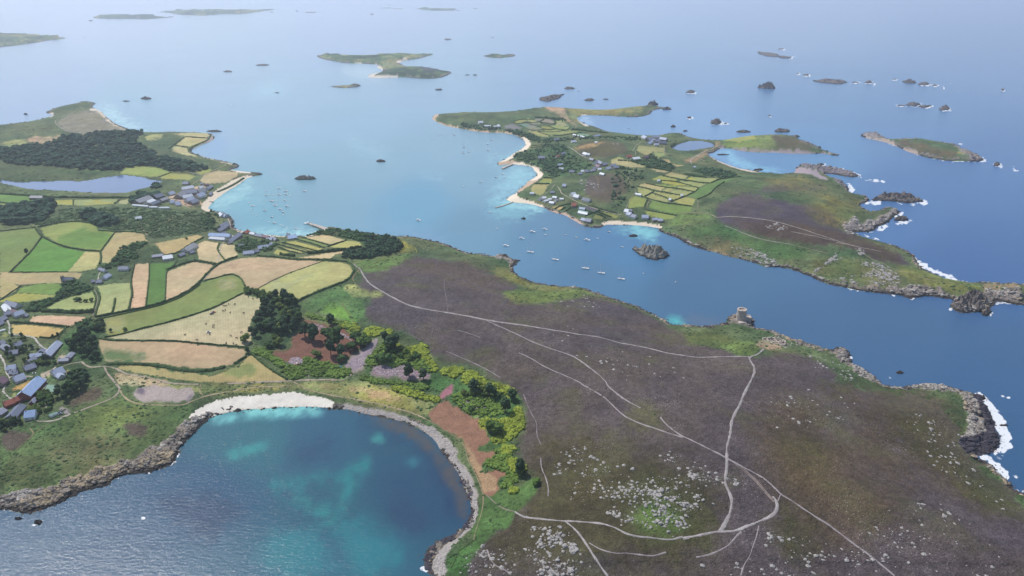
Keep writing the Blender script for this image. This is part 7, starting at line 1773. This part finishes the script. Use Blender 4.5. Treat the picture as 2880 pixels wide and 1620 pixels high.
# shore rocks along every rocky rim
jj, ii = np.nonzero((CLS == 3) & (SDW > -3) & (VV > 150) & (VV < 1470) & (UU > -20) & (UU < 2600))
r_ = np.random.default_rng(8); sel = r_.choice(len(jj), min(9500, len(jj)), replace=False); x = X0[jj[sel], ii[sel]]; y = Y0[jj[sel], ii[sel]]
SHORE = mat('shore_boulder', tuple(lin('8d847b', .8)), noise=[(.12, .35), (.7, .4)], bump=[(.8, .6)], spec=.25, tide=2.4)
z = gz(x, y); dd = np.hypot(x, y); s = (.7+2.6*r_.random(len(x))**3)*(dd/900)**.45; n = len(x)
dkc = C[jj[sel], ii[sel]].mean(1) < .085
SHORED = mat('dark_shore_boulder', tuple(lin('45414a', .85)), noise=[(.12, .35), (.7, .4)], bump=[(.8, .6)], spec=.25)
SHORET = mat('ochre_shore_boulder', tuple(lin('a5967e', .8)), noise=[(.12, .35), (.7, .4)], bump=[(.8, .6)], spec=.2, tide=2.4)
SHOREL = mat('pale_shore_boulder', tuple(lin('aaa49c', .8)), noise=[(.12, .35), (.7, .4)], bump=[(.8, .6)], spec=.2, tide=2.4)
pk = fbm(x/30, y/30, 5, 3)+r_.random(len(x))*.3-.15
for kk, mm, nm in ((~dkc & (pk > .16), SHORET, 'ochre_shore_rocks'), (~dkc & (pk < -.1), SHOREL, 'pale_shore_rocks'), (~dkc & (pk <= .16) & (pk >= -.1), SHORE, 'shore_rocks'), (dkc, SHORED, 'dark_shore_rocks')):
    n = int(kk.sum())
    V, F = lumps(x[kk], y[kk], (z-s*.1)[kk], (s*r_.uniform(.7, 1.5, len(s)))[kk], (s*r_.uniform(.6, 1.1, len(s)))[kk], (s*.6*r_.uniform(.6, 1.5, len(s)))[kk], ICO1, 12, .3)
    setting(new_mesh(nm, V, F, None, mm, smooth=False), 'stuff')
dk = (SDW > -7) & (SDW < 3) & (ISLE_ID >= 0) & (CLS != 2) & (VV > 400) & (VV < 1470) & (UU > 0) & (UU < 2600) & (np.abs(DIST) < 2600)
jj, ii = np.nonzero(dk & (fbm(X0/30, Y0/30, 66, 2) > -.02)); sel = r_.choice(len(jj), min(3200, len(jj)), replace=False); x = X0[jj[sel], ii[sel]]; y = Y0[jj[sel], ii[sel]]; n = len(x)
s = (.5+1.6*r_.random(n)**2)*(np.hypot(x, y)/900)**.4
V, F = lumps(x, y, np.maximum(gz(x, y), -.5)-s*.15, s*1.3, s, s*.55, ICO1, 13, .3)
setting(new_mesh('tide_rocks', V, F, None, mat('weedy_rock', tuple(lin('564b42', .7)), noise=[(.3, .4)], spec=.3), smooth=False), 'stuff')
u, v = uv_of([("I 0,150 250,195 450,240 600,300 720,350 800,410 875,510 870,570 950,660 990,750 1020,850 1020,970 990,1070 930,1120 860,1200 790,1280 770,1340 800,1449 720,1449 690,1350 760,1240 900,1150 980,1040 1000,960 985,860 920,740 850,620 760,490 690,400 600,325 450,265 250,225 0,180", 1)], 3200, 980)
rocks_at('beach_cobbles', u, v, .4, 1.5, mat('cobble', tuple(lin('b5aea9', .8)), noise=[(.4, .3)], spec=.2), 981)
u, v = uv_of([("S 1780,1130 1900,1000 2050,930 2230,700 2280,720 2200,900 2080,1080 1950,1170 1880,1170", 1), ("E 230,1320 330,1295 400,1335 520,1295 620,1305 680,1370 640,1410 480,1390 300,1390", .7), ("D 2180,1260 2240,1240 2300,1270 2260,1310 2190,1300", .3), ("S 1300,450 1500,560 1800,640 1900,760 1800,700 1500,650 1320,560", .3)], 1500, 990)
rocks_at('quarry_rubble', u, v, .4, 1.6, mat('rubble', tuple(lin('a89aa0', .85)), noise=[(.5, .3)]), 991)

# heather and grass clumps over the near land
def tufts(name, cls, n, s0, s1, m, seed, ok=True, vmax=1470, vmin=560, tint=1.0):
    jj, ii = np.nonzero((CLS == cls) & (SDW > 6) & (VV > vmin) & (VV < vmax) & (UU > -20) & (UU < 2600) & ok); r = np.random.default_rng(seed)
    w = fbm(X0[jj, ii]/35, Y0[jj, ii]/35, seed, 3)+.5; w = np.clip(w, 0, 1)**2.5; w /= w.sum()
    sel = r.choice(len(jj), min(n, len(jj)), replace=False, p=w); x = X0[jj[sel], ii[sel]]+r.normal(size=len(sel)); y = Y0[jj[sel], ii[sel]]+r.normal(size=len(sel)); k = len(x)
    s = (s0+(s1-s0)*r.random(k)**2)*(np.hypot(x, y)/900)**.5
    V, F = lumps(x, y, gz(x, y)-s*.1, s*1.2, s, s*.55, ICO1, seed, .35)
    cc = C[jj[sel], ii[sel]]*(.72+.5*r.random((k, 1)))*tint; setting(new_mesh(name, V, F, np.repeat(cc, len(ICO1[0]), 0), m, smooth=False), 'stuff')
tufts('heather', 1, 26000, .4, 1.1, mat('heather_clump', attr=True, noise=[(.05, .25), (.9, .45)], spec=.1), 1001)
tufts('heather_bloom', 1, 9000, .3, .8, mat('heather_bloom', attr=True, noise=[(.05, .25), (.9, .4)], spec=.1), 1002, tint=np.array([1.35, 1.12, 1.3]))
tufts('grass_tufts', 0, 12000, .5, 1.6, mat('rough_grass', attr=True, noise=[(.05, .3), (.9, .4)], spec=.1), 1003)
tufts('low_scrub', 0, 5000, .8, 2.6, mat('low_scrub', tuple(lin('455a38', .85)), noise=[(.05, .3), (.9, .4)], spec=.1), 1004, vmin=300)
